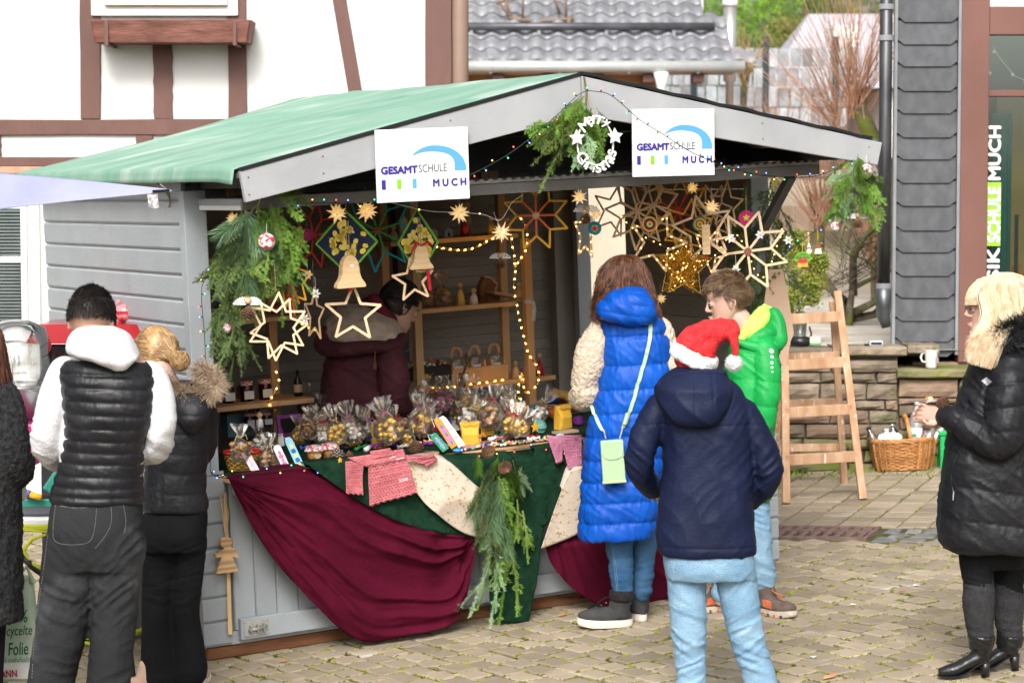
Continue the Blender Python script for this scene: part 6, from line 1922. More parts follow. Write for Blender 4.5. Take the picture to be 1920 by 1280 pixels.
	# - 6 the blonde woman on the right
f=Fig('woman with long blonde hair and glasses in black padded coat and high heeled boots',9.7,1850)
HM=frame(f.J(1863,626,.0),(-1,.05,-.1),(-.05,0,1))
bd=MB();head_mb(bd,HM,.98)
f.limb(bd,[(1872,610,0,.052),(1885,660,0,.06)]);f.rows(bd,[(670,1850,1925,.08),(720,1835,1940,.1),(980,1810,1930,.12)],k=3)
f.limb(bd,[(1888,700,-.14,.045),(1885,820,-.17,.04),(1790,785,-.10,.030),(1766,776,-.08,.026)]);f.limb(bd,[(1880,700,.13,.045),(1870,820,.15,.04),(1790,785,.05,.028),(1768,776,.0,.026)])
f.limb(bd,[(1832,1000,.0,.05),(1836,1090,0,.036),(1838,1200,0,.025)]);f.limb(bd,[(1892,1000,.1,.05),(1890,1090,.1,.036),(1888,1200,.1,.025)])
hand_mb(bd,frame(f.J(1768,781,-.085),(-1,.12,.25),(.15,1,.1)),.90,.55,1,.1,.9)
hand_mb(bd,frame(f.J(1770,784,.0),(-1,-.15,.2),(.15,-1,.1)),.90,.6,-1,.1,.9)
f.put('body',remesh(bd,.0042,1,.5),m_skin2)
face_bits(f,HM,.98,brow=m_hlight,lip=mat('soft red lip',(.52,.16,.15),rough=.4))
gl_=MB()
for s_ in(-1,1):
	c=Vector((s_*.034,.098,.112))
	gl_.tube([HM@((c+Vector((.023*math.cos(t),0,.015*math.sin(t))))*.98)for t in np.linspace(0,2*PI,20)],.0008,5)
	gl_.tube([HM@(Vector(q)*.98)for q in((s_*.057,.098,.116),(s_*.075,.06,.116),(s_*.078,-.01,.11))],.0009,5)
gl_.tube([HM@(Vector(q)*.98)for q in((-.011,.099,.114),(0,.103,.117),(.011,.099,.114))],.0012,5)
gl_.obj('glasses',mat('thin dark frame',(.06,.06,.07),rough=.25,metal=.7),f.root,smooth=True)
hair_rows(f,[(511,1876,1888,.01,.0),(514,1855,1905,.05,.0),(524,1838,1922,.085,.0),(540,1828,1931,.10,.0),(560,1828,1936,.105,-.005),(590,1832,1935,.11,-.015),(620,1828,1915,.12,-.02),(650,1820,1885,.115,-.05),(672,1814,1864,.09,-.08),(684,1816,1858,.08,-.09)],2200,m_hlight,214,395,.0016,jit=.01,end=(.62,1.0),wave=.005,base=False)
hb2=MB();f.rows(hb2,[(512,1868,1890,.03),(520,1850,1912,.06),(535,1845,1924,.078),(560,1852,1930,.082),(600,1866,1925,.085),(625,1868,1912,.07)],k=3);hb2.obj('hair_base',m_hlight,f.root,smooth=True)
paths=[]
for i in range(1000):
	a=random.uniform(-1.45,1.3);crown=HM@(Vector((random.uniform(-.02,.02),-.0,.236))*.98)
	pts=[]
	for j in range(8):
		t=j/7;y_=.0+.104*math.sin(t*1.5);z_=.236-.105*t**1.8
		x_=math.sin(a*.8)*(.02+.060*min(1,t*1.5));y_*=math.cos(a*.62)
		pts.append(tuple(HM@(Vector((x_,y_+random.gauss(0,.0012),z_+random.gauss(0,.001)))*.98)))
	paths.append(pts[:8 if random.random()<.6 else 7])
for i in range(1700):
	t0=random.random();x0,y0_=1905-50*t0,514+18*(t0-.3)**2*4;uu=1-t0+random.gauss(0,.06)
	mid=(1847+66*uu,590);endp=(1814+46*uu+random.gauss(0,2),640+54*random.random()**.7-12*(1-uu))
	pl=spline([(x0,y0_,-.03),(1840+(mid[0]-1853)*.9+6,552,-.095),(mid[0],590,-.118),(mid[0]*.55+endp[0]*.45-2,622,-.155),(endp[0],endp[1],-.17)],4)
	o_=random.gauss(0,.003);paths.append([tuple(f.J(q[0],q[1],q[2]+o_))for q in pl])
strands(paths,.0016,m_hlight,'hair',f.root)
ja=MB()
f.rows(ja,[(648,1850,1940,.10),(668,1832,1955,.14),(700,1814,1972,.165),(760,1792,1985,.175),(820,1776,1988,.18),(880,1766,1988,.185),(950,1758,1988,.19),(1000,1757,1984,.19),(1024,1764,1980,.185),(1030,1775,1970,.17)],k=4,e=2.4)
f.limb(ja,[(1893,695,-.13,.075),(1892,740,-.17,.085),(1886,795,-.19,.085),(1872,828,-.185,.075),(1835,815,-.16,.068),(1800,793,-.125,.060),(1774,782,-.09,.046)])
f.limb(ja,[(1880,700,.13,.07),(1870,820,.17,.07),(1800,793,.06,.055),(1778,784,.005,.044)])
me=remesh(ja,.007,2);V,N=getv(me)
a_,t_=seg_dist(V,f.J(1893,690,-.15),f.J(1880,830,-.19));b_,t2_=seg_dist(V,f.J(1872,830,-.185),f.J(1768,780,-.09))
is_b=(b_<.098)&(b_<a_)&(V[:,0]<f.J(1868,0).x);is_a=(a_<.12)&~is_b&(V[:,1]<-.1)
tz=(V[:,2]-f.J(0,1030).z)/.128+.12*np.sin(V[:,0]*9)+vnoise(V*3)*.12
tt=np.where(is_b,t2_*2.6+.15,np.where(is_a,t_*3.2+.3+.25*(V[:,0]-f.J(1885,0).x)/.1,tz))
fr_=np.abs(tt-np.round(tt))
setv(me,V+N*((crease(tt,.25)-.78)*.013+wrk(V,26,12,.4,3)*.005*np.exp(-(fr_/.3)**2)+wrk(V,9,26,.8,6)*.006+vnoise(V*8)*.006)[:,None]);jk=f.put('coat',me,m_bpuff);jv=f.bvh(me)
f.patch(jv,[(1840,714),(1850,707),(1861,716),(1851,723)],m_silver,'badge',jk,.002)
f.line(jv,[(1800,846),(1788,870),(1784,900),(1790,930)],.0028,m_boot,'pocket_zip',jk,.001)
f.line(jv,[(1789,921),(1788,938)],.003,m_metal,'zip_pull',jk,.003)
def fur2():
	q=spline([(1848,655,-.10),(1870,640,-.14),(1895,622,-.15),(1925,612,-.12),(1950,615,-.05)],8);p=q[random.randrange(len(q))]
	c=f.J(p[0]+random.gauss(0,5),p[1]+random.gauss(0,5),p[2]);a=random.uniform(0,2*PI);d=Vector((math.cos(a)-.2,-.8,math.sin(a)))
	return c+Vector((math.cos(a)*.022,-.0,math.sin(a)*.028)),d
fur(fur2,3600,.042,.0014,hairm('black fur',(.008,.008,.009),(.03,.03,.034)),'fur_collar',jk,droop=.05)
fb=MB();f.limb(fb,[(1850,658,-.08,.03),(1880,640,-.11,.04),(1915,622,-.10,.045),(1950,622,-.03,.045)]);fb.obj('collar',m_black,jk,smooth=True)
lg=MB()
f.rows(lg,[(1005,1792,1922,.13,.05),(1040,1798,1920,.13,.05),(1062,1802,1918,.11,.05)],k=3)
f.limb(lg,[(1830,1030,0,.076),(1833,1070,0,.066),(1835,1110,0,.058),(1838,1180,0,.048),(1840,1215,0,.042)]);f.limb(lg,[(1890,1030,.1,.078),(1892,1080,.1,.066),(1892,1110,.1,.060),(1890,1180,.1,.048),(1887,1215,.1,.042)])
me=remesh(lg,.0065,2);V,N=getv(me);setv(me,V+N*(wrk(V,8,40,.3,4)*.005)[:,None]);f.put('leggings',me,m_black)
for(x,d)in((1836,0),(1891,.1)):
	lw=MB();f.limb(lw,[(x-1,1092,d,.060),(x-1,1120,d,.064),(x,1160,d,.057),(x+2,1180,d,.050),(x+3,1188,d,.050)])
	me=remesh(lw,.0055,2);V,N=getv(me);c=np.array(f.J(x,1150,d));an=np.arctan2(V[:,1]-c[1],V[:,0]-c[0])
	setv(me,V+N*(np.abs(np.sin(an*24))*.003+wrk(V,4,30,.2,x)*.004)[:,None]);f.put('leg_warmer',me,mat('black ribbed knit',(.022,.022,.024),(.036,.036,.038),.95,60,.7,200,sheen=.2))
	g_=f.J(x,1230,d);zz=gz(f.B.x+g_.x,f.B.y+g_.y)-f.B.z
	tz_=lambda px:P(px,1230,f.y0+d).x-f.B.x
	bt=MB()
	bt.tube([Vector((g_.x+.008,g_.y,f.J(0,1190,d).z)),Vector((g_.x+.006,g_.y,f.J(0,1215,d).z)),Vector((g_.x+.010,g_.y,zz+.125)),Vector((g_.x+.006,g_.y,zz+.085))],[.057,.050,.047,.036],16)
	sp=spline([(g_.x+.035,0,zz+.085,.026),(g_.x+.005,0,zz+.088,.038),(g_.x-.045,0,zz+.062,.036),(g_.x-.095,0,zz+.034,.034),(g_.x-.135,0,zz+.024,.027),(g_.x-.165,0,zz+.020,.014)],4)
	bt.rings([[(q[0],g_.y+q[3]*math.cos(a),q[2]+(.8*q[3]+.004)*math.sin(a))for a in np.linspace(0,2*PI,17)[:-1]]for q in sp])
	me=remesh(bt,.0055,3);V,N=getv(me);setv(me,V+N*(wrk(V,6,34,.6,x)*.005*np.clip((V[:,2]-zz-.08)/.05,0,1))[:,None]);bo_=f.put('boot',me,m_boot)
	sl_=MB();sp2=spline([(g_.x+.038,zz+.064,.022),(g_.x-.01,zz+.050,.028),(g_.x-.06,zz+.016,.032),(g_.x-.10,zz+.004,.035),(g_.x-.14,zz+.002,.028),(g_.x-.168,zz+.004,.012)],4)
	sl_.rings([[(q[0],g_.y-q[2],q[1]),(q[0],g_.y+q[2],q[1]),(q[0],g_.y+q[2],q[1]+.006),(q[0],g_.y-q[2],q[1]+.006)]for q in sp2]);sl_.obj('sole',m_boot,bo_)
	MB().tube([Vector((g_.x+.022,g_.y,zz+.068)),Vector((g_.x+.026,g_.y,zz+.03)),Vector((g_.x+.026,g_.y,zz))],[.024,.018,.017],12).obj('heel',m_boot,bo_,smooth=True)
	# - 7 the woman at the left edge
f=Fig('woman with auburn hair in long black teddy coat cut by the left picture edge',9.3,-55)
HM=frame(f.J(-45,690,.0),(.2,1,-.1),(0,.1,1))
bd=MB();head_mb(bd,HM,.98);f.limb(bd,[(-45,670,0,.052),(-48,720,0,.06)]);f.rows(bd,[(725,-110,5,.07),(900,-110,10,.1),(1100,-110,10,.1)],k=3)
f.limb(bd,[(-2,740,-.02,.045),(20,850,-.03,.04),(48,862,.16,.027)]);f.limb(bd,[(-100,740,0,.045),(-120,850,0,.04),(-80,870,.2,.03)])
hand_mb(bd,frame(f.J(46,858,.17),(.35,1,.15),(-.3,0,1)),.9,.4,1);hand_mb(bd,frame(f.J(-80,870,.2),(.2,1,0),(0,0,1)),.9,.4,-1)
f.limb(bd,[(-80,1150,0,.05),(-80,1380,0,.03)]);f.limb(bd,[(-20,1150,0,.05),(-20,1380,0,.03)])
f.put('body',remesh(bd,.006,2,.5),m_skin2)
hair_rows(f,[(598,-55,-35,.02),(606,-75,-15,.07),(630,-92,0,.11),(670,-98,8,.13),(720,-100,16,.13),(760,-95,20,.12),(785,-90,18,.10)],1100,m_hred,130,410,.0026,end=(.7,1.0),wave=.02)
ja=MB()
f.rows(ja,[(712,-95,5,.08),(735,-118,22,.12),(800,-128,36,.15),(900,-130,38,.16),(1000,-132,40,.17),(1100,-134,41,.175),(1157,-134,42,.175),(1161,-130,38,.16)],k=4)
f.limb(ja,[(0,745,-.03,.075),(14,800,-.05,.08),(18,855,-.05,.085),(26,878,.0,.08),(36,868,.12,.06)]);f.limb(ja,[(-105,745,0,.075),(-125,850,0,.08),(-90,872,.15,.06)])
me=remesh(ja,.007,2);V,N=getv(me);setv(me,V+N*(vnoise(V*20)*.005+vnoise(V*85)*.005+vnoise(V*170)*.003)[:,None]);f.put('coat',me,mat('black teddy fur',(.008,.008,.009),(.03,.03,.032),1,50,1,150,sheen=.15))
tr=MB();f.limb(tr,[(-80,1140,0,.07),(-80,1260,0,.055),(-80,1375,0,.05)]);f.limb(tr,[(-20,1140,0,.07),(-20,1260,0,.055),(-20,1375,0,.05)]);f.put('trousers',remesh(tr,.008,2),m_black)
for px in(-80,-20):shoe(f,px,1350,0,(.1,1),.25,m_boot,m_sole,.06,.06,.05,name='shoe')
bk_=thing('notebook','purple notebook held by the woman in the black teddy coat','book',Matrix.Translation(P(38,925,9.5))@RZ(.5)@RX(-.3));MB().box((-.012,-.05,-.03),(.012,.05,.04)).obj('cover',mat('purple card',(.18,.14,.40),rough=.5),bk_,bevel=.002);MB().box((-.009,-.051,-.031),(.009,.046,.037)).obj('pages',m_paper,bk_)
# - 8 the vendor inside the stall
vy=11.95
f=Fig('vendor with dark tied hair in maroon parka with beige fleece hood inside the stall',vy,690,z=S(1.3,.9,.076).z)
HM=frame(f.J(731,612,.0),(.75,.55,-.55),(.35,.3,1))
bd=MB();head_mb(bd,HM,1.05);f.limb(bd,[(716,592,-.02,.056),(695,625,-.02,.06)]);f.rows(bd,[(640,640,745,.08),(700,625,745,.1),(900,625,740,.12)],k=3)
f.limb(bd,[(728,660,-.14,.045),(738,750,-.16,.04),(768,790,.0,.03)]);f.limb(bd,[(640,660,.12,.045),(640,760,.14,.04),(690,790,.2,.03)])
f.limb(bd,[(650,920,0,.06),(650,1160,0,.03)]);f.limb(bd,[(710,920,0,.06),(710,1160,0,.03)])
hand_mb(bd,frame(f.J(768,790,.02),(.8,.6,-.1),(0,0,1)),.9,.5,1);hand_mb(bd,frame(f.J(690,790,.2),(.8,.6,-.1),(0,0,1)),.9,.5,-1)
f.put('body',remesh(bd,.005,1,.5),m_skin);face_bits(f,HM,1.05,brow=m_hblack)
paths=[];tail=HM@Vector((0,-.12,.11))
fk=lambda p:not(p.y>.062 and p.z<.175)and not(p.y>.02 and p.z<.13)
for i in range(1500):
	a=random.uniform(0,2*PI);sz=random.uniform(-.3,1);cz_=math.sqrt(1-sz*sz);p=Vector((.081*cz_*math.cos(a),-.006+.106*cz_*math.sin(a),.13+.112*sz))
	if not fk(p):continue
	p=HM@(p*1.05);pts=[p];c=HM@Vector((0,-.005,.13))
	for j in range(1,7):
		t=j/6;q=p.lerp(tail,t);d_=q-c;q=c+d_.normalized()*max(d_.length,((p-c).length*(1-t)+.12*t));pts.append(q)
	paths.append([tuple(x)for x in pts])
for i in range(200):
	e_=Vector((random.gauss(0,.015),random.gauss(0,.012),random.gauss(0,.01)));paths.append([tuple(tail+e_*.3),tuple(tail+Vector((-.03,-.01,-.03))+e_),tuple(tail+Vector((-.05,-.01,-.09))+e_*1.5),tuple(tail+Vector((-.055,-.01,-.15))+e_)])
hr=strands(paths,.0028,m_hblack,'hair',f.root)
mb=MB();mb.ball((0,0,0),1,24,18);mb.v=[tuple(HM@(Vector((x*.081,-.009+y*.104,.134+z*.107))*1.05))for x,y,z in mb.v];li=HM.inverted()
mb.f=[fc for fc in mb.f if all(fk((li@Vector(mb.v[i]))/1.05)and(li@Vector(mb.v[i])).z>.05 for i in fc)];mb.m=[0]*len(mb.f);mb.obj('hair_base',m_hblack,hr,smooth=True)
ja=MB()
f.rows(ja,[(608,650,722,.07),(632,622,745,.12),(670,610,752,.15),(730,602,758,.17),(800,598,762,.18),(900,598,760,.19),(960,600,756,.19)],k=4)
f.limb(ja,[(728,650,-.13,.07),(738,700,-.17,.078),(742,748,-.17,.07),(764,782,-.03,.05)]);f.limb(ja,[(640,650,.10,.065),(636,750,.14,.065),(684,786,.2,.05)])
me=remesh(ja,.008,3);V,N=getv(me);setv(me,V+N*(wrk(V,7,16,.8,2)*.012+wrk(V,12,30,-.6,9)*.006)[:,None]);jk=f.put('jacket',me,m_maroon)
hd_=MB()
f.rows(hd_,[(568,642,690,.05,-.0),(582,624,716,.10,-.02),(600,612,742,.14,-.04),(622,605,756,.16,-.06),(640,612,752,.13,-.08)],e=2.2);me=remesh(hd_,.0075,3);V,N=getv(me);setv(me,V+N*(wrk(V,8,22,1.2,3)*.008)[:,None]);f.put('hood_lining',me,m_beige,jk)
hd_=MB();f.limb(hd_,[(612,622,-.10,.035),(606,648,-.14,.045),(640,655,-.20,.04),(690,650,-.21,.034),(735,648,-.19,.03),(756,632,-.12,.028)]);me=remesh(hd_,.0075,3);V,N=getv(me);setv(me,V+N*(wrk(V,10,20,.5,3)*.008)[:,None]);f.put('hood',me,m_maroon,jk)
f.limb(MB(),[(0,0,0,.01),(1,1,0,.01)])
co_=MB();f.limb(co_,[(700,560,-.08,.03),(722,590,-.06,.032),(738,600,.0,.03)]);f.limb(co_,[(690,575,-.02,.05),(712,590,.03,.05)]);f.put('sweater_collar',remesh(co_,.007,2),mat('burgundy knit',(.12,.008,.018),(.16,.015,.028),.9,20,.6,150))
MB().tube([f.J(704,648,-.225),f.J(703,672,-.24),f.J(703,684,-.24)],.0035,5).obj('drawstring',mat('brown leather',(.12,.05,.03),rough=.6),jk);MB().tube([f.J(703,680,-.24),f.J(703,692,-.24)],.009,8).obj('cord_stop',mat('brown leather',(.12,.05,.03)),jk)
tr=MB();f.limb(tr,[(650,940,0,.09),(650,1150,0,.06)]);f.limb(tr,[(710,940,0,.09),(710,1150,0,.06)]);f.put('trousers',remesh(tr,.01,2),m_black)
for px in(650,710):
	mb=MB();mb.box((-.045,-.05,0),(.045,.2,.07));o=mb.obj('shoe',m_boot,f.root,bevel=.02);o.location=(f.J(px,1150).x,0,0)
	# = DRAPERY, GREENERY, DECORATION
def cloth(name,label,cat,top,bot,m,v0=-.16,nu=60,nv=44,fold=None,thick=.002,group=None,bulge=.0,kids_=None,topv=None):
	"""hanging cloth between an upper and a lower picture curve in front of the counter"""
	tp,bt=spline([(a,b,0)for a,b in top],12),spline([(a,b,0)for a,b in bot],12)
	def cur(c,s_):
		L_=[0]
		for a,b in zip(c,c[1:]):L_.append(L_[-1]+math.hypot(b[0]-a[0],b[1]-a[1]))
		return lambda t:(np.interp(t*L_[-1],L_,[q[0]for q in c]),np.interp(t*L_[-1],L_,[q[1]for q in c]))
	ct,cb_=cur(tp,0),cur(bt,0)
	c0=ct(0.5);base=S(*on(1,v0,*c0))
	mb=MB()
	def fn(s_,t_):
		a,b=ct(s_),cb_(s_)
		px,py=a[0]+(b[0]-a[0])*t_,a[1]+(b[1]-a[1])*t_
		c=on(1,v0,px,py)
		d=fold(s_,t_,c[0],c[2])if fold else 0
		v=v0-d-bulge*math.sin(PI*min(1,t_*1.1))+(topv or 0)*max(0,1-t_/.08)
		return tuple(S(c[0],v,c[2])-base)
	mb.grid(fn,nu,nv)
	o=mb.obj(name,m,None,smooth=True);o.matrix_basis=Matrix.Translation(base)
	md=o.modifiers.new('solid','SOLIDIFY');md.thickness=thick;md.offset=0
	tag(o,label,cat,group)
	return o,(lambda px,py,d=0:S(*on(1,v0-d,px,py))-base)
def ridg(x):return(1-abs(vnoise([x])[0]))**2
m_burg=mat('burgundy cotton',(.062,.0018,.012),(.090,.003,.019),.85,4,.35,70,spec=.12)
m_velv=mat('dark green velvet',(.0025,.019,.009),(.011,.044,.022),.9,26,.6,60,spec=.15,contrast=.5)
m_crm=mat('cream cloth',(.55,.45,.35),(.64,.54,.44),.8,5,.2,120)
m_gold=mat('gold foil',(.50,.28,.05),(.62,.38,.08),.45,metal=.3)
def fburg(s_,t_,u,w):
	du,dw=u-.1,.83-w;a=math.atan2(dw,du+.02)*2.1;r_=math.hypot(du,dw)
	k=min(1,t_*4)*min(1,(1-abs(2*s_-1))*5+.15)
	q=t_*6.5+.5*math.sin(s_*5);g_=max(0,(s_-.5)/.5)
	return k*(.042*ridg((q,s_*1.4,3.0))+.022*ridg((a*5.2,r_*1.6,7.0))*(1-g_)+.034*g_*ridg((s_*22+t_*3,t_*1.6,5.0))+.014*ridg((q*2.3,s_*4+t_*3,1.0))+.004*ridg((u*16+w*9,w*22,2.0)))+.02
cloth('burgundy_drape','long burgundy cotton drape swagged down to the pavers on the left of the counter','drape',[(426,897),(470,884),(575,872),(700,925),(800,975),(885,1006)],[(426,898),(455,965),(515,1055),(590,1135),(640,1182),(690,1200),(760,1184),(838,1163),(862,1110),(885,1008)],m_burg,-.16,90,60,fburg,topv=.05,group='burgundy drapes')
def fb2(s_,t_,u,w):
	k=min(1,t_*4);a=math.atan2(.7-w,u-1.6)*2
	return k*(.04*ridg((a*2.3,u*.8,13.0))+.02*ridg((a*6,w*2,17.0)))+.02
cloth('burgundy_drape','burgundy cotton drape behind the legs of the woman in the blue coat','drape',[(1008,1022),(1090,990),(1180,985),(1252,980)],[(1009,1024),(1040,1075),(1095,1122),(1150,1134),(1252,1116)],m_burg,-.15,60,40,fb2,group='burgundy drapes')
def fg(s_,t_,u,w):return.018*ridg((u*5,w*7,4.0))*min(1,t_*3)+.012
cloth('velvet_drape','dark green velvet cloth along the counter edge under the pink crochet jumper','drape',[(573,868),(640,862),(720,856),(820,850),(900,846),(960,842)],[(574,870),(625,908),(690,950),(760,982),(860,1004),(960,1000)],m_velv,-.19,60,24,fg,group='dark green velvet cloths',topv=.12)
cloth('velvet_drape','dark green velvet fall hanging behind the spruce garland to the ground','drape',[(900,848),(960,838),(1010,830),(1046,826)],[(914,1150),(930,1164),(960,1166),(986,1162)],m_velv,-.175,40,60,lambda s_,t_,u,w:.03*ridg((u*9,w*1.5,9.0))+.01,group='dark green velvet cloths',topv=.1)
cloth('velvet_drape','dark green velvet corner hanging at the right of the garland beside the pink crochet trousers','drape',[(1000,832),(1030,826),(1062,822),(1092,818)],[(990,935),(1010,985),(1035,960),(1075,880)],m_velv,-.165,30,30,lambda s_,t_,u,w:.03*ridg((u*6,w*2,2.0))+.0,group='dark green velvet cloths',topv=.1)
def star_mesh(r_,m,name='star',n=5,th=.001,inner=.42):
	pl=[((r_ if i%2==0 else r_*inner)*math.sin(PI*i/n),(r_ if i%2==0 else r_*inner)*math.cos(PI*i/n))for i in range(2*n)]
	return MB().prism(pl,-th,0)
def cream(label,top,bot,v0,fold,nst,seed,nu=44,nv=30):
	o,at=cloth('star_cloth',label,'cloth',top,bot,m_crm,v0,nu,nv,fold,group='cream cloths printed with gold stars',topv=.08)
	r_=random.Random(seed);mb=MB();me=o.data;fs=list(me.polygons)
	for i in range(nst):
		p=fs[r_.randrange(len(fs))]
		if p.center.z<-9:continue
		n_=p.normal.copy()
		if n_.y>0:n_=-n_
		M=frame(p.center+n_*.003,n_,(r_.uniform(-1,1),0,1))
		b=star_mesh(r_.choice((.002,.003,.003,.0045,.0065)),m_gold)
		mb.add([M@Vector((v[0],-v[1]-.001,v[2]))for v in b.v],b.f)
	g_=mb.obj('gold_stars',m_gold,o);g_['kind']='stuff'
	return o
cream('cream cloth printed with gold stars hanging between pink jumper and spruce garland',[(764,862),(800,852),(840,856),(880,892),(900,912)],[(768,905),(795,945),(835,978),(872,1000),(908,1008)],-.215,lambda s_,t_,u,w:.035*ridg((u*3+w*3,(w-u)*1.2,6.0))+.006,230,5)
cream('cream star cloth gathered at the right of the garland beside the blue coat',[(1054,905),(1064,872),(1075,862),(1098,868)],[(1008,1026),(1030,1020),(1062,1008),(1100,990)],-.2,lambda s_,t_,u,w:.04*ridg((u*7,w*1.0,2.0))+.0,150,9)
m_pink=mat('pink crochet',(.58,.15,.17),(.70,.22,.24),.95,30,.9,140,sheen=.3);m_pink2=mat('rose crochet',(.56,.18,.30),(.66,.26,.38),.95,30,.9,140,sheen=.3)
def crochet(quads,label,cat,m,v0,name):
	c0=S(*on(1,v0,*quads[0][0][0]));root=thing(name,label,cat,Matrix.Translation(c0))
	for qi,(q,nu,nv,hole,nm)in enumerate(quads):
		mb=MB();vs=[]
		for j in range(nv+1):
			for i in range(nu+1):
				a,b=i/nu,j/nv
				x=(q[0][0]*(1-a)+q[1][0]*a)*(1-b)+(q[3][0]*(1-a)+q[2][0]*a)*b
				y=(q[0][1]*(1-a)+q[1][1]*a)*(1-b)+(q[3][1]*(1-a)+q[2][1]*a)*b
				if j==nv:y+=3.2*abs(math.sin(a*PI*nu/6))
				c=on(1,v0-.004*(j%2)-.002*qi,x,y)
				vs.append(S(c[0],c[1]-.012*vnoise([[c[0]*9,c[2]*9,1.]])[0]-.01*(1 if True else 0),c[2])-c0)
		fs=[]
		for j in range(nv):
			for i in range(nu):
				if hole and i%3==(1 if(j//3)%2 else 2)and j%3==1 and 0<i<nu-1 and j<nv-1:continue
				fs.append((j*(nu+1)+i,j*(nu+1)+i+1,(j+1)*(nu+1)+i+1,(j+1)*(nu+1)+i))
		mb.add(vs,fs);o=mb.obj(nm,m,root,smooth=True);md=o.modifiers.new('solid','SOLIDIFY');md.thickness=.005
	return root,c0
jr,c0=crochet([([(688,868),(760,856),(778,920),(690,946)],45,42,True,'front'),([(646,866),(680,862),(678,924),(647,922)],21,36,True,'sleeve'),([(742,855),(810,852),(818,860),(800,872)],30,12,True,'sleeve'),([(650,858),(756,842),(760,858),(680,872)],40,9,False,'yoke'),([(690,846),(728,840),(738,850),(694,858)],20,8,False,'collar')],'pink crocheted child jumper with white bow hanging over the counter edge','jumper',m_pink,-.235,'crochet_jumper')
q=lambda x,y,d=0:S(*on(1,-.255-d,x,y))-c0
MB().tube([q(687,869),q(710,867),q(735,863),q(757,858)],.0022,5).obj('ribbon',m_white,jr)
for e_ in((712,858),(742,855),(712,876),(728,866)):
	MB().tube([q(722,865),q((722+e_[0])/2,(865+e_[1])/2-2,.004),q(*e_)],[.003,.004,.002],5).obj('bow',m_white,jr)
mb=MB();mb.hexa([q(748,905),q(765,902),q(765,902,-.002),q(748,905,-.002),q(747,897),q(764,894),q(764,894,-.002),q(747,897,-.002)]);mb.obj('price_tag',m_paper,jr)
jr2,c0=crochet([([(1022,816),(1056,820),(1052,862),(1040,866)],20,24,False,'leg'),([(1050,816),(1088,816),(1088,868),(1064,878)],22,30,True,'leg')],'rose crocheted baby trousers hanging over the counter corner beside the blue coat','trousers',m_pink2,-.21,'crochet_trousers')
MB().tube([S(*on(1,-.21,1042,868))-c0,S(*on(1,-.21,1056,860))-c0],.012,8).obj('brown_cuff',mat('brown knit',(.05,.02,.02),rough=.9),jr2,smooth=True)
# ---- conifer sprigs
def needles(mb,a,b,n,L_,w_,rnd,side=None,flat=.35,sweep=.6):
	a,b=Vector(a),Vector(b);t=(b-a).normalized();s1=side or t.orthogonal().normalized();s2=t.cross(s1).normalized()
	for i in range(n):
		p=a.lerp(b,(i+rnd.random())/n);ang_=rnd.choice((0,PI))+rnd.gauss(0,flat*1.5)
		d=(s1*math.cos(ang_)+s2*math.sin(ang_)*1.0+t*sweep+Vector((0,0,-.12))).normalized()*L_*rnd.uniform(.7,1.15)
		o=t*w_ if abs(d.normalized().dot(t))<.8 else s2*w_
		mb.add([p-o,p+o,p+d],[(0,1,2)])
def sprig(kind,seed):
	r_=random.Random(seed);mb=MB();mb.cur=0;stem=MB()
	L_={'fir':.24,'pine':.16,'trail':.34}[kind]
	pts=[Vector((0,0,0))];d=Vector((r_.uniform(-.2,.2),0,-1))
	for i in range(7):
		d=(d+Vector((r_.gauss(0,.08),r_.gauss(0,.05),0))).normalized();pts.append(pts[-1]+d*L_/7)
	sw=[]
	def st(pl,r0):
		mb.cur=1;mb.tube(pl,[r0*(1-.6*i/len(pl))for i in range(len(pl))],4,cap=False);mb.cur=0
	st(pts,.0022)
	S1=Vector((1,0,0))
	if kind=='pine':
		for i in range(210):
			k=r_.uniform(.15,1)*(len(pts)-1.01);p=pts[int(k)].lerp(pts[int(k)+1],k%1)
			t=(pts[int(k)+1]-pts[int(k)]).normalized();a=r_.uniform(0,2*PI)
			dd=(Vector((math.cos(a),math.sin(a),0))*.75+t*.9+Vector((0,0,-.25))).normalized()
			q_=p+dd*r_.uniform(.06,.095);o=dd.orthogonal().normalized()*.0010;m_=p.lerp(q_,.5)+Vector((math.cos(a),math.sin(a),0))*.006
			mb.add([p-o,p+o,m_+o,m_-o,q_],[(0,1,2,3),(3,2,4)])
	else:
		nl=.016 if kind=='fir' else.013
		for i in range(7):
			needles(mb,pts[i],pts[i+1],34 if kind=='fir' else 44,nl,.0016,r_,S1)
			if i>0 and(kind=='fir' or i%2==0):
				for sgn in(-1,1):
					if r_.random()<.15:continue
					ln=L_*(.42 if kind=='fir' else.18)*(1-i/9)*r_.uniform(.7,1.1);dd=(S1*sgn*.75+Vector((0,r_.gauss(0,.2),-.75))).normalized()
					e1=pts[i]+dd*ln*.5;e2=e1+(dd+Vector((0,0,-.25))).normalized()*ln*.5;st([pts[i],e1,e2],.0014)
					sd_=Vector((-dd.z,0,dd.x)).normalized()
					needles(mb,pts[i],e1,max(8,int(ln*400)),nl,.0016,r_,sd_);needles(mb,e1,e2,max(8,int(ln*400)),nl,.0016,r_,sd_)
					if ln>.05 and kind=='fir':
						for s3 in(-1,1):
							e3=e1+(dd+sd_*s3*.9).normalized()*ln*.32;st([e1,e3],.001);needles(mb,e1,e3,20,nl*.9,.0016,r_,Vector((-(e3-e1).z,0,(e3-e1).x)).normalized())
	return mb
m_stem=mat('sprig stem',(.12,.09,.03),(.18,.15,.05),.8)
def ndl(n,a,b):return mat(n,a,b,.55,9,rnd=.5,contrast=.5,spec=.3)
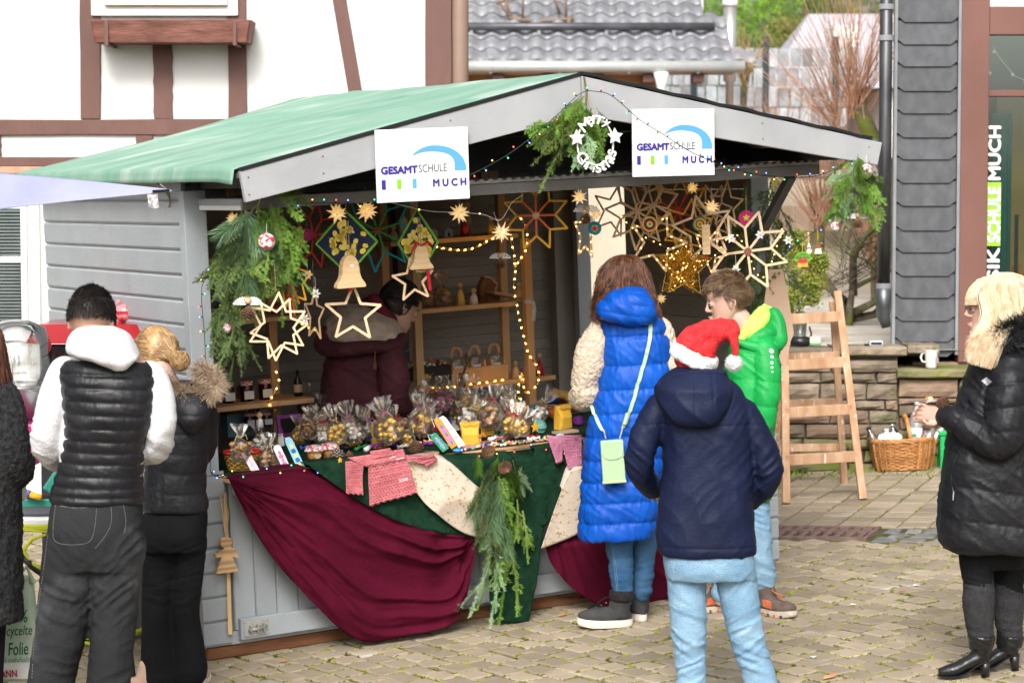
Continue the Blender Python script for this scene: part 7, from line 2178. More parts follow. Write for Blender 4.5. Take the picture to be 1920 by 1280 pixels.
m_nd={'dark':ndl('dark spruce needle',(.035,.085,.022),(.09,.16,.04)),'green':ndl('fresh green needle',(.075,.20,.018),(.18,.34,.04)),'blue':ndl('blue green pine needle',(.11,.22,.11),(.27,.42,.22)),'olive':ndl('olive needle',(.08,.16,.025),(.17,.27,.05))}
SPR={}
def spr(kind,col,i):
	k=(kind,col,i)
	if k not in SPR:SPR[k]=sprig(kind,hash((kind,i))%999 if False else{'fir':1,'pine':2,'trail':3}[kind]*100+i).mesh('fir_sprig',[m_nd[col],m_stem])
	return SPR[k]
def bundle(label,anchor,v0,specs,name='evergreen_bundle',cat='greenery'):
	base=S(*on(1,v0,*anchor));t=thing(name,label,cat,Matrix.Translation(base),'evergreen bundles on the stall')
	Y=Vector(-SV).normalized()
	for(kind,col,n,x0,y0,x1,y1,sprx,size,tilt)in specs:
		for i in range(n):
			f_=(i+random.random())/n;x=x0+(x1-x0)*f_+random.gauss(0,sprx);y=y0+(y1-y0)*f_+random.gauss(0,sprx*.5)
			p=S(*on(1,v0+random.uniform(-.05,.03),x,y))-base
			a=R(tilt+random.gauss(0,16));sz=size*random.uniform(.75,1.2)
			M=Matrix.Translation(p)@RY(a)@RX(random.gauss(-.15,.25))@RZ(random.gauss(0,.6)-YAW*.0+(YAW))@Matrix.Diagonal((sz,sz,sz,1))
			link('fir_sprig',spr(kind,col,random.randrange(3)),t,M)
	return t,base
gl,glb=bundle('large hanging spruce and pine bundle on the left front post of the stall',(490,360),-.62,[('fir','dark',24,455,420,430,640,9,.6,3),('fir','dark',16,432,480,445,660,8,.6,0),('fir','olive',12,455,440,480,560,10,.7,0),('fir','green',20,500,375,548,470,9,.72,-14),('trail','green',10,500,378,530,480,9,.85,-14),('fir','olive',8,500,430,515,520,10,.75,-4),('pine','blue',12,465,372,450,470,9,1.05,14),('pine','blue',5,490,385,500,430,6,.95,-6),('fir','green',4,500,360,535,362,4,.7,-78),('fir','olive',4,440,450,410,520,6,.6,40),('trail','dark',6,420,560,460,640,10,.6,2)])
MB().tube([S(*on(1,-.64,x,y))-glb for x,y in((480,345),(488,372),(480,400))],.003,5).obj('twine',mat('twine',(.35,.24,.13),(.5,.36,.2),.9,40),gl)
MB().tube([S(*on(1,-.6,x,y))-glb for x,y in((488,350),(484,380),(470,400))],.006,6).obj('branch_end',m_stem,gl)
gc,gcb=bundle('long spruce garland with cones hanging at the middle of the counter',(935,845),-.24,[('pine','blue',10,925,862,935,980,12,.95,4),('pine','green',8,915,850,970,880,12,.7,-10),('fir','dark',18,908,880,925,1010,9,.6,5),('fir','green',20,945,880,975,1000,9,.55,-8),('fir','olive',14,930,960,950,1060,9,.6,0),('trail','green',6,945,980,955,1050,6,.9,-2),('trail','blue',6,920,980,930,1070,8,.9,3),('trail','olive',3,970,930,985,960,6,.7,-10),('fir','blue',3,960,870,985,890,6,.5,-30)])
gt,gtb=bundle('evergreen bundle fastened at the gable peak with the white letter wreath',(1098,165),-.86,[('fir','green',8,1098,168,1090,210,5,.55,8),('pine','green',6,1105,190,1110,215,8,.55,-6),('fir','green',14,1085,195,1045,245,7,.75,50),('fir','green',8,1110,200,1110,250,8,.6,0),('fir','olive',8,1085,210,1070,260,8,.8,30),('fir','blue',7,1100,210,1090,270,8,.7,14),('trail','olive',3,1085,230,1070,250,6,.8,22),('fir','dark',8,1115,220,1120,280,9,.55,-4)])
MB().tube([S(*on(1,-.87,x,y))-gtb for x,y in((1095,145),(1100,175),(1098,200))],.005,5).obj('branch_end',m_stem,gt)
gr_,grb=bundle('evergreen bundle with pink bauble hanging at the right end of the barge board',(1608,282),-.84,[('fir','blue',16,1604,300,1595,380,10,.7,10),('fir','green',14,1612,300,1628,380,9,.65,-20),('fir','green',14,1598,300,1585,380,9,.65,16),('pine','green',8,1612,290,1630,350,7,.7,-16),('trail','green',3,1590,350,1580,380,4,.6,14),('fir','green',5,1606,285,1606,310,4,.4,0)])
gi,gib=bundle('dark evergreen garland wound down the right front post inside the stall',(1450,350),-.02,[('fir','dark',20,1440,350,1440,560,18,.95,0),('fir','dark',10,1465,400,1450,540,10,.75,-25),('fir','dark',8,1410,380,1420,520,14,.9,20)])
m_cone=mat('cone scale',(.10,.05,.028),(.24,.13,.07),.7,20,rnd=.25,isl=True);m_snow=mat('white tipped scale',(.75,.74,.72),rough=.8)
def cone_mb(r_=.02,h=.045,n=7,tip=False,k=8):
	mb=MB()
	mb.lathe([(0,0),(r_*.5,h*.1),(r_*.55,h*.5),(r_*.2,h*.9),(0,h)],8)
	for j in range(n):
		z=h*(.06+.86*j/n);rr=r_*math.sin(PI*(.18+.74*(j+.5)/n))**.8
		for i in range(k):
			a=2*PI*(i+.5*(j%2))/k;c,s_=math.cos(a),math.sin(a);o_=rr*.45;w_=rr*.36
			pA,pB=Vector((c*o_,s_*o_,z)),Vector((c*rr*1.12,s_*rr*1.12,z-h*.045));tn=Vector((-s_,c,0))*w_
			mb.cur=0;mb.add([pA-tn*.5,pB-tn,pB+tn,pA+tn*.5,pA+Vector((0,0,h*.05)),pB+Vector((0,0,h*.05))],[(0,1,2,3),(0,4,5,1),(1,5,2),(3,2,5,4)])
			if tip:mb.cur=1;mb.add([pB-tn*.9+Vector((0,0,.001)),pB+tn*.9+Vector((0,0,.001)),pB*1.04+Vector((0,0,h*.07))],[(0,1,2)])
	return mb
cone_m=cone_mb().mesh('pine_cone',[m_cone,m_snow]);cone_w=cone_mb(.028,.05,8,True).mesh('pine_cone',[m_cone,m_snow]);cone_b=cone_mb(.03,.055,8).mesh('pine_cone',[m_cone,m_snow])
def bauble(px,py,v,r_,m,label):
	c=S(*on(1,v,px,py));t=thing('bauble',label,'bauble',Matrix.Translation(c),'hanging baubles')
	MB().ball((0,0,0),r_,20,14).obj('ball',m,t,smooth=True);MB().tube([(0,0,r_),(0,0,r_+.04)],.001,4).obj('thread',m_white,t)
	MB().lathe([(.006,r_*.96),(.006,r_+.006),(0,r_+.007)],8).obj('cap',m_silver,t)
	return t
m_bred=mat('red and white knit',(.78,.74,.72),(.5,.05,.07),.8,55,.5,90,contrast=.12)
m_bpink=mat('pink and white beads',(.80,.70,.70),(.62,.18,.22),.7,60,.8,120,contrast=.2)
bauble(500,453,-.72,.036,m_bred,'red and white knitted bauble on the left evergreen bundle');bauble(1624,320,-.9,.032,m_bpink,'pink beaded bauble on the bundle at the right roof end');bauble(424,615,-.66,.022,m_bpink,'silvery beaded bauble low in the left spruce bundle');bauble(1566,425,-.86,.022,m_bred,'small red and white bauble below the right roof bundle')
def cone_angel(px,py,v,label,k=1.0,M=None,head=(.78,.5,.3)):
	M=M or Matrix.Translation(S(*on(1,v,px,py)))
	t=thing('cone_angel',label,'ornament',M@Matrix.Diagonal((k,k,k,1)),'pine cone angels')
	link('cone',cone_b,t,T(0,0,-.055))
	MB().ball((0,0,.018),.014,12,8).obj('head',mat('wood bead',(.62,.38,.22),(.7,.46,.28),.5),t,smooth=True)
	for s_ in(-1,1):
		mb=MB()
		for j in range(7):
			a=R(18+j*13);L_=.055-.003*j;mb.add([(s_*.008,-.006+j*.001,.0),(s_*(.008+L_*math.cos(a)),-.004+.004*j,L_*math.sin(a)-.006),(s_*(.008+L_*math.cos(a-.16)),-.004+.004*j,L_*math.sin(a-.16)-.006)],[(0,1,2)])
		mb.obj('wing',m_fuzz,t)
	MB().tube([(.010*math.cos(a),.010*math.sin(a),.036)for a in np.linspace(0,2*PI,13)],.0012,4).obj('halo',m_gold,t)
	return t
cone_angel(465,572,-.75,'pine cone angel with white wings at the left spruce bundle',1.0);cone_angel(1100,398,-.35,'pine cone angel with feather wings below the glowing star under the gable',1.0);cone_angel(938,485,-.1,'small pine cone angel hanging under the white paper star by the shelf',.8)
cone_angel(1608,410,-.86,'pine cone angel with yellow head at the bottom of the right roof bundle',.8)
hp=P(1752,752,9.62);cone_angel(0,0,0,'pine cone angel held in the hands of the blonde woman',1.0,Matrix.Translation(hp)@RY(-1.2)@RZ(PI/2))
for x,y,lb in((943,872,'cone tied in the top of the counter garland'),(912,842,'small cone at the upper left of the counter garland')):
	o=link('pine_cone',cone_b,None,Matrix.Translation(S(*on(1,-.30,x,y)))@RX(2.2)@RY(.5));tag(o,'brown pine '+lb,'pine cone','pine cones')
	# ---- letter wreath
m_wh=mat('white painted wood',(.80,.79,.76),(.85,.84,.82),.6,10)
wc=on(1,-.95,1117,270);WM=SM(*wc)
wr_=thing('letter_wreath','oval wreath of white wooden letters reading Merry Christmas at the gable peak','wreath',WM)
WM2=RZ(-.3)
word='Merry';seq=[(ch,128-i*19)for i,ch in enumerate('Merry')]+[(ch,212+i*15.6)for i,ch in enumerate('Christmas')]
for ch,a in seq:
	big=ch in 'MC'
	up=a<180;an=R(a);rx_,rz_=.076,.106
	me=text_mesh(ch,m_wh,None,.050 if big else.038,.012,.012)
	a3=np.empty(len(me.vertices)*3);me.vertices.foreach_get('co',a3);a3=a3.reshape(-1,3);cx_=a3[:,0].max()/2;cz_=a3[:,2].max()/2
	rot=(PI/2-an)if up else(3*PI/2-an)
	link('letter',me,wr_,WM2@T(rx_*math.cos(an),0,rz_*math.sin(an))@RY(rot)@T(-cx_,0,-cz_))
for a in(165,15):
	b=star_mesh(.036,m_wh,th=.014,inner=.5);b.obj('star',m_wh,wr_).matrix_basis=WM2@T(.088*math.cos(R(a)),0,.115*math.sin(R(a)))
mb=MB();mb.tube([(.080*math.cos(t),.008,.110*math.sin(t))for t in np.linspace(0,2*PI,40)],.004,6);mb.obj('ring',m_wh,wr_).matrix_basis=WM2
m_twine=MATS['twine']
MB().tube([(0,0,.12),(-.01,.01,.16),(-.015,.02,.21)],.002,5).obj('cord',m_twine,wr_)
# ---- stick stars
m_stick=mat('pale star wood',(.72,.48,.28),(.85,.62,.40),.6,8,.2,60,rnd=.08);m_stick2=mat('aged star wood',(.50,.32,.17),(.66,.45,.26),.6,8,rnd=.1)
def paint(n,c):return mat(n,c,tuple(min(1,x*1.25)for x in c),.6,8,rnd=.08)
m_pg,m_pt,m_pr,m_po,m_py=paint('green stick',(.03,.20,.03)),paint('teal stick',(.0,.20,.22)),paint('red stick',(.50,.02,.02)),paint('orange stick',(.62,.12,.02)),paint('yellow stick',(.72,.38,.02))
STK={}
def stick_star(px,py,v,lines,label,th=.006,yaw=0,group='wooden stick stars',lights=False,hub=None,thread=True):
	"""lines: (x0,z0,x1,z1,material) in picture pixels relative to the centre"""
	c=on(1,v,px,py);k=(S(*c).y)/FPX
	M=SM(*c)@RZ(-YAW+yaw)
	t=thing('stick_star',label,'star',M,group)
	lay=0
	for(x0,z0,x1,z1,m)in lines:
		a,b=Vector((x0*k,0,-z0*k)),Vector((x1*k,0,-z1*k));L_=(b-a).length
		if m.name not in STK:
			STK[m.name]=MB().box((-.5,-.5,-.03),(.5,.5,1.03)).mesh('stick',m)
		lay+=1
		MM=along(a+Vector((0,.004*(lay%2),0)),b+Vector((0,.004*((lay+1)%2),0)),(0,1,0))
		link('stick',STK[m.name],t,MM@Matrix.Diagonal((th*1.35,th,L_,1)))
	if hub:
		MB().prism([(hub[0]*math.cos(q_),hub[0]*math.sin(q_))for q_ in np.linspace(0,2*PI,17)[:-1]],-.010,-.003).obj('hub',hub[1],t)
	if thread:MB().tube([(0,.003,max(-z for _,z,_,_,_ in lines)*k),(0,.003,.5*0+max(-z for _,z,_,_,_ in lines)*k+.12)],.0008,4).obj('thread',m_twine,t)
	if lights:
		for(x0,z0,x1,z1,m)in lines:
			for f_ in(.2,.7):
				link('bulb',BULB['warm'],t,T((x0+(x1-x0)*f_)*k,-.008,-(z0+(z1-z0)*f_)*k))
	return t
def glow(n,c,es):return mat(n,c,emis=c,es=es,rough=.4)
BM={'warm':glow('warm bulb',(1,.60,.16),5),'red':glow('red bulb',(1,.08,.05),4),'green':glow('green bulb',(.05,.9,.35),3.5),'blue':glow('blue bulb',(.12,.18,1),6),'amber':glow('amber bulb',(1,.5,.08),4)}
BULB={k_:MB().ball((0,0,0),.0030,8,6).mesh('bulb',m_,True)for k_,m_ in BM.items()}
BULB['rope']=MB().ball((0,0,0),.0036,8,6).mesh('bulb',glow('rope bulb',(1,.58,.18),26),True)
BULB['warm']=MB().ball((0,0,0),.0032,8,6).mesh('bulb',BM['warm'],True)
def pstar(r1,r2,n,m,sx=1,ph=0,dx=0,dy=0):
	pts=[((r1 if i%2==0 else r2)*math.sin(PI*i/n+ph)*sx+dx,-(r1 if i%2==0 else r2)*math.cos(PI*i/n+ph)+dy)for i in range(2*n)]
	return[(pts[i][0],pts[i][1],pts[(i+1)%(2*n)][0],pts[(i+1)%(2*n)][1],m)for i in range(2*n)]
def leafstar(r1,rm,n,ms,mo,ph=0,sx=1):
	"""eight diamond petals: spokes to the waist points, outline to the tips"""
	L_=[]
	for i in range(n):
		a0,a1,a2=2*PI*(i-.5)/n+ph,2*PI*i/n+ph,2*PI*(i+.5)/n+ph
		w0=(rm*math.sin(a0)*sx,-rm*math.cos(a0));tp=(r1*math.sin(a1)*sx,-r1*math.cos(a1));w1=(rm*math.sin(a2)*sx,-rm*math.cos(a2))
		L_+=[(0,0,*w0,ms),(*w0,*tp,mo),(*tp,*w1,mo)]
	return L_
stick_star(520,612,-.76,pstar(64,34,6,m_stick,.9,.1)+pstar(60,32,6,m_stick,.9,.42,3,4),'big many-pointed star of pale sticks left of the vendor',.0062)
stick_star(662,588,-.42,pstar(54,24,5,m_stick,1,.05),'large five-pointed pale wooden star below the big wooden bell',.0085)
stick_star(775,525,-.40,pstar(42,18,5,m_stick,.95,-.1),'small five-pointed pale star below the small wooden bell with red ribbon',.0075)
stick_star(590,590,-.3,pstar(52,24,5,m_stick2,.35,.1),'narrow aged wooden star seen edge-on behind the spruce bundle',.006)
stick_star(545,525,-.5,leafstar(52,30,6,m_pg,m_py,.3,.75)[::1]+[(0,0,14,44,m_po),(0,0,-12,46,m_pr),(0,0,-6,60,m_pr),(0,0,4,64,m_po)],'multicoloured stick star in yellow green and red beside the bundle',.006)
stick_star(708,432,.05,leafstar(78,42,8,m_pg,m_pt,.1),'green and teal stick star hanging behind the patterned pot holders',.007,hub=(.018,m_base))
stick_star(588,440,.1,leafstar(62,34,7,m_pr,m_pr,.2,.8),'dark red stick star behind the left evergreen bundle',.006)
stick_star(1005,404,-.12,leafstar(66,38,8,m_po,m_py,.4,.95),'orange and yellow stick star hanging left of the cream doorway',.0075,hub=(.017,mat('peach disc',(.75,.48,.30),rough=.5)))
stick_star(1098,437,-.2,pstar(52,24,5,m_stick2,.42,.1),'narrow wooden star with tiny lights beside the pine cone angel',.007,lights=True)
stick_star(1196,397,-.2,leafstar(72,40,8,m_stick2,m_stick2,.1,.85),'aged leaf-petal wooden star in front of the cream doorway',.0075)
stick_star(1232,455,-.28,pstar(56,24,5,m_stick2,1,.35),'five-pointed wooden star with tiny lights above the chestnut haired woman',.008,lights=True)
stick_star(1272,395,-.0,leafstar(64,36,8,m_pr,m_py,.1),'red and yellow stick star deep behind the wooden stars',.007)
stick_star(1318,428,-.34,pstar(62,30,5,m_stick,.92,-.2),'pale five-pointed star behind the wooden gift tag',.008)
stick_star(1338,400,-.1,leafstar(58,32,7,m_stick2,m_stick2,.5,.6),'aged wooden star half hidden right of the wooden gift tag',.006)
stick_star(1402,471,-.46,leafstar(76,44,8,m_stick,m_stick,.30),'large eight-petal pale star with a red brown hub above the boy in green',.0085,hub=(.018,mat('red brown disc',(.22,.07,.05),rough=.5)))
stick_star(1330,470,-.25,pstar(44,20,5,m_stick,.8,.5),'small pale star with lights above the hair of the boy in green',.006,lights=True)
stick_star(1150,395,-.1,pstar(50,22,5,m_stick2,.8,.3),'aged wooden star overlapping the left edge of the cream doorway',.0065)
stick_star(1225,385,-.05,leafstar(60,34,6,m_stick,m_stick,.2,.8),'pale six-petal star behind the starry cluster above the brown hair',.007)
stick_star(1290,430,-.15,pstar(58,30,6,m_py,.8,.2),'yellow stick star between the gold tinsel star and the gift tag',.006)
stick_star(1362,385,-.2,pstar(46,20,5,m_stick2,.7,.1),'small aged star left of the dark right garland',.006)
c=on(1,-.3,1280,500);t=thing('tinsel_star','big golden tinsel star full of warm lights hanging above the two shoppers','star',SM(*c))
mb=MB();mb2=MB();kk=S(*c).y/FPX
po=[(r_*math.sin(PI*i/5+.1),r_*math.cos(PI*i/5+.1))for i,r_ in((i,(60 if i%2==0 else 30)*kk)for i in range(10))]
def in_poly(x,y,pl):
	r_=False
	for(x0,y0),(x1,y1)in zip(pl,pl[1:]+pl[:1]):
		if(y0>y)!=(y1>y)and x<(x1-x0)*(y-y0)/(y1-y0)+x0:r_=not r_
	return r_
for i in range(4600):
	x,z=random.uniform(-.16,.16),random.uniform(-.16,.16)
	if not in_poly(x,z,po):continue
	p=Vector((x,random.uniform(-.03,.03),z));d=Vector((random.gauss(0,1),random.gauss(0,1),random.gauss(0,1))).normalized()*.012
	o=d.orthogonal().normalized()*.0012;mb.add([p-d-o,p-d+o,p+d+o,p+d-o],[(0,1,2,3)])
mb.obj('tinsel',mat('gold tinsel',(.60,.32,.02),(.85,.55,.08),.25,metal=.9,rnd=.4,isl=True,emis=(.9,.45,.04),es=.05),t)
for(x0,z0),(x1,z1)in zip(po,po[1:]+po[:1]):
	for y in(-.03,.03):MB().tube([(x0,y,z0),(x1,y,z1)],.002,4).obj('wire',m_gold,t)
nb_=0
while nb_<24:
	x,z=random.uniform(-.15,.15),random.uniform(-.15,.15)
	if in_poly(x,z,po):link('bulb',BULB['warm'],t,T(x,random.uniform(-.04,0),z));nb_+=1
m_pap=mat('lit paper star',(.9,.75,.52),(.95,.85,.68),.8,8,emis=(1,.58,.18),es=.30);m_papc=mat('lit star core',(1,.7,.2),emis=(1,.60,.12),es=4)
def paper_star(px,py,v,r_,label,dim=1):
	c=S(*on(1,v,px,py));t=thing('paper_star',label,'lantern',Matrix.Translation(c)@RZ(random.uniform(0,3))@RX(random.uniform(-.4,.4)),'glowing paper stars under the lid')
	mb=MB();ga=PI*(3-math.sqrt(5));n=20
	for i in range(n):
		z=1-2*(i+.5)/n;rr=math.sqrt(1-z*z);d=Vector((rr*math.cos(ga*i),rr*math.sin(ga*i),z));a=d.orthogonal().normalized();b=d.cross(a);w_=r_*.20;o=d*r_*.28
		mb.add([o+a*w_,o+b*w_,o-a*w_,o-b*w_,d*r_*random.uniform(.85,1.1)],[(0,1,4),(1,2,4),(2,3,4),(3,0,4)])
	mb.obj('points',m_pap,t);MB().ball((0,0,0),r_*.30,10,8).obj('core',m_papc,t)
	MB().tube([(0,0,r_*.3),(0,0,r_+.05)],.001,4).obj('thread',m_white,t)
for a in((632,400,-.38,.052,'glowing star first right of the big evergreen bundle'),(688,395,-.38,.055,'glowing star just left of the left school sign, above the lemon pot holder'),(861,399,-.38,.055,'glowing star right of the left school sign'),(940,436,-.34,.05,'whitish glowing star next to the orange stick star'),(1086,370,-.45,.04,'yellow glowing star under the letter wreath'),(438,411,-.2,.04,'orange glowing star at the left post behind the bundle'),(1334,388,-.3,.045,'glowing star among the wooden stars on the right'),(1298,352,-.1,.035,'glowing star close under the lid above the red stick star'),(1240,560,.3,.03,'dim glowing star deep behind the chestnut haired woman'),(1118,400,-.3,.035,'pale unlit star right of the feathered cone angel')):
	paper_star(*a)
m_bell=mat('bell wood',(.72,.46,.22),(.84,.60,.33),.5,4,wave=dict(scale=12,dist=4,amt=.10,dir='Z'))
def bell(px,py,v,h,label,ribbon=False,yaw=.5):
	c=on(1,v,px,py);M=SM(*c)@RZ(yaw-YAW);t=thing('wooden_bell',label,'bell',M,'wooden bells')
	pr=[(.47,0),(.49,.05),(.46,.14),(.36,.26),(.30,.42),(.285,.62),(.25,.8),(.17,.93),(.06,1)]
	pl=[(x*h,z*h-h/2)for x,z in pr]+[(-x*h,z*h-h/2)for x,z in pr[::-1]]
	MB().prism(pl[::-1],-.022,.022).obj('bell',m_bell,t,bevel=.004)
	for s_ in(-1,1):MB().tube([(s_*.004,0,h/2-.005),(s_*.006,.004,h*1.0),(s_*.004,0,h*1.55)],.0018,5).obj('cord',m_twine,t)
	if ribbon:
		for e_ in((-.05,-.03),(.05,-.0)):MB().tube([(0,-.024,h*.44),(e_[0]*.5,-.03,h*.5+.01),(e_[0],-.026,h*.44+e_[1])],[.004,.009,.003],6).obj('ribbon',mat('red satin',(.50,.01,.02),rough=.35),t)
		MB().tube([(.03,-.0,-h*.5),(.035,-.0,-h*.8),(.04,0,-h*1.35)],.008,6).obj('red_tube',mat('red satin',(.5,.01,.02)),t)
	else:
		MB().box((-.006,-.0245,.02),(.012,-.0222,.031)).obj('price_tag',m_paper,t);MB().ball((0,0,-h*.56),.010,10,7).obj('clapper',mat('red bead',(.5,.01,.02),rough=.2),t,smooth=True)
bell(655,509,-.46,.142,'large flat wooden bell hanging in front of the lemon pot holder');bell(788,481,-.44,.112,'smaller wooden bell with red ribbon in front of the narrow pot holder',True,.35)
m_ph=mat('navy print cloth',(.012,.016,.05),(.018,.025,.07),.85,8);m_lem=mat('lemon print',(.88,.60,.03),(.92,.76,.20),.7,30);m_lf=mat('leaf print',(.08,.25,.03),rough=.7);m_edge=mat('green binding',(.13,.38,.03),(.2,.48,.05),.8,20)
def holder(px,py,v,w_,h,label,seed):
	c=on(1,v,px,py);k=S(*c).y/FPX;w_*=k;h*=k;t=thing('pot_holder',label,'pot holder',SM(*c)@RZ(-YAW),'lemon patterned pot holders')
	r_=random.Random(seed);MB().prism([(w_,0),(0,-h),(-w_,0),(0,h)],-.004,.004).obj('pad',m_ph,t,bevel=.003)
	MB().tube([(w_,0,0),(w_*.5,0,-h*.5),(0,0,-h),(-w_*.5,0,-h*.5),(-w_,0,0),(-w_*.5,0,h*.5),(0,0,h),(w_*.5,0,h*.5),(w_,0,0)],.0065,7).obj('binding',m_edge,t,smooth=True)
	le,lv=MB(),MB()
	for i in range(95):
		x,z=r_.uniform(-.92,.92),r_.uniform(-.92,.92)
		if abs(x)+abs(z)>.86:continue
		cx_,cz_=x*w_,z*h;a=r_.uniform(0,PI);n=12;rr=r_.uniform(.012,.018)
		for q_,(A,B,tgt,yy)in enumerate(((rr,rr*.72,le,-.0062),)+(((rr*1.3,rr*.3,lv,-.0055),)if r_.random()<.8 else())):
			aa=a+q_*1.1;pl=[(cx_+A*math.cos(th_)*math.cos(aa)*(w_/h)**.5-B*math.sin(th_)*math.sin(aa),cz_+A*math.cos(th_)*math.sin(aa)+B*math.sin(th_)*math.cos(aa))for th_ in np.linspace(0,2*PI,n+1)[:-1]]
			tgt.prism(pl[::-1],yy,-.004)
	le.obj('lemon_print',m_lem,t)['kind']='stuff';lv.obj('leaf_print',m_lf,t)['kind']='stuff'
	wp=MB()
	for i in range(9):
		x,z=r_.uniform(-.7,.7),r_.uniform(-.7,.7)
		if abs(x)+abs(z)>.8:continue
		b=star_mesh(.008,None,th=.001);wp.add([(vx+x*w_,vy-.0063,vz+z*h)for vx,vy,vz in b.v],b.f)
	wp.obj('blossom_print',m_white,t)['kind']='stuff'
	MB().tube([(0,0,h),(.004,0,h+.04),(-.002,0,h+.08)],.002,5).obj('loop',m_twine,t)
holder(650,455,-.36,57,60,'square lemon patterned pot holder behind the large wooden bell',3);holder(784,455,-.36,37,62,'narrow turned lemon patterned pot holder behind the small bell',8)
def disc(px,py,v,r_,cols,label,star=None):
	t=thing('round_ornament',label,'ornament',SP(px,py,v,-YAW),'coloured round ornaments')
	for i,cc in enumerate(cols):
		rr=r_*(1-i/len(cols));MB().prism([(rr*math.cos(q_),rr*math.sin(q_))for q_ in np.linspace(0,2*PI,25)[:-1]],-.006-.0015*i,.006).obj('felt_ring',paint('felt %d%d%d'%tuple(int(x*99)for x in cc),cc),t)
	if star:
		b=star_mesh(r_*.55,None,th=.011);b.obj('felt_star',paint('felt star %d'%int(star[0]*99),star),t)
	MB().tube([(0,0,r_),(0,0,r_+.07)],.0015,4).obj('cord',m_twine,t)
disc(1218,420,-.33,.036,((.65,.38,.02),(.20,.01,.08),(.10,.0,.06),(.6,.5,.02),(.05,.3,.08)),'round yellow and purple felt ornament between the wooden stars')
disc(1312,420,-.28,.036,((.0,.17,.17),(.6,.4,.02),(.35,.01,.05),(.6,.42,.03),(.02,.3,.08)),'round teal ornament with green centre behind the gift tag')
disc(1399,408,-.42,.036,((.42,.01,.12),(.45,.02,.14)),'magenta round ornament behind the large pale star',(.6,.45,.02));disc(1115,428,-.25,.032,((.0,.2,.25),(.6,.48,.1)),'teal round ornament with a red star in front of the cream doorway',(.5,.02,.06))
disc(575,440,-.1,.03,((.3,.01,.08),(.4,.02,.12)),'dark pink round ornament behind the evergreen bundle')
gt_=thing('gift_tag','plain flat wooden gift tag hanging in front of the pale stars','tag',SP(1324,449,-.42,-YAW));MB().box((-.019,-.003,-.072),(.019,.003,.07)).obj('board',m_bell,gt_,bevel=.002);MB().tube([(0,0,.065),(0,0,.15)],.0015,4).obj('cord',m_twine,gt_);MB().ball((0,-.004,-.085),.008,8,6).obj('bead',mat('red bead',(.5,.01,.02)),gt_)
tn=thing('bells_ornament','holly and golden bells cut-out hanging on the right light string','ornament',SP(1505,490,-.7,-YAW),'flat cut-out ornaments')
for i in range(9):
	a=PI*i/8;MB().prism([(.028*math.cos(a)+.012*math.cos(q_),.012+.022*math.sin(a)+.012*math.sin(q_))for q_ in np.linspace(0,2*PI,9)[:-1]],-.001,.001).obj('holly_leaf',m_edge,tn)
MB().prism([(-.024,.01),(.024,.01),(.018,-.008),(-.018,-.008)][::-1],-.003,-.0015).obj('bow',m_pr,tn)
for s_ in(-1,1):MB().prism([(s_*.012+x,z)for x,z in((-.014,-.026),(.014,-.026),(.009,-.004),(-.009,-.004))],-.0025,-.0012).obj('bell',paint('orange tin',(.7,.3,.03)),tn)
MB().tube([(0,0,.03),(0,0,.085)],.0012,4).obj('cord',paint('yellow cord',(.7,.45,.03)),tn)
gn=thing('gnome_ornament','small gnome cut-out with pointed striped hat on the right light string','ornament',SP(1534,466,-.7,-YAW),'flat cut-out ornaments')
MB().prism([(-.016,.0),(.016,.0),(0,.04)],-.002,.0).obj('hat',mat('brown stripe',(.25,.06,.03),(.6,.3,.1),.6,3,wave=dict(scale=60,dir='Z',amt=.8)),gn);MB().prism([(-.017,-.024),(.017,-.024),(.012,-.0005),(-.012,-.0005)],-.002,.0).obj('beard',m_wh,gn);MB().tube([(0,0,.04),(0,0,.1)],.0012,4).obj('cord',MATS['yellow cord'],gn)
sn=thing('snowman_ornament','little red and white snowman cut-out beside the gnome','ornament',SP(1517,466,-.68,-YAW),'flat cut-out ornaments')
for z,r_ in((-.012,.012),(.006,.009),(.019,.006)):MB().prism([(r_*math.cos(q_),z+r_*math.sin(q_))for q_ in np.linspace(0,2*PI,13)[:-1]],-.001,.001).obj('snowball',m_wh,sn)
MB().prism([(-.008,.0),(.008,.0),(.008,.005),(-.008,.005)],-.0022,-.001).obj('scarf',m_pr,sn);MB().tube([(0,0,.024),(0,0,.075)],.0012,4).obj('cord',MATS['yellow cord'],sn)
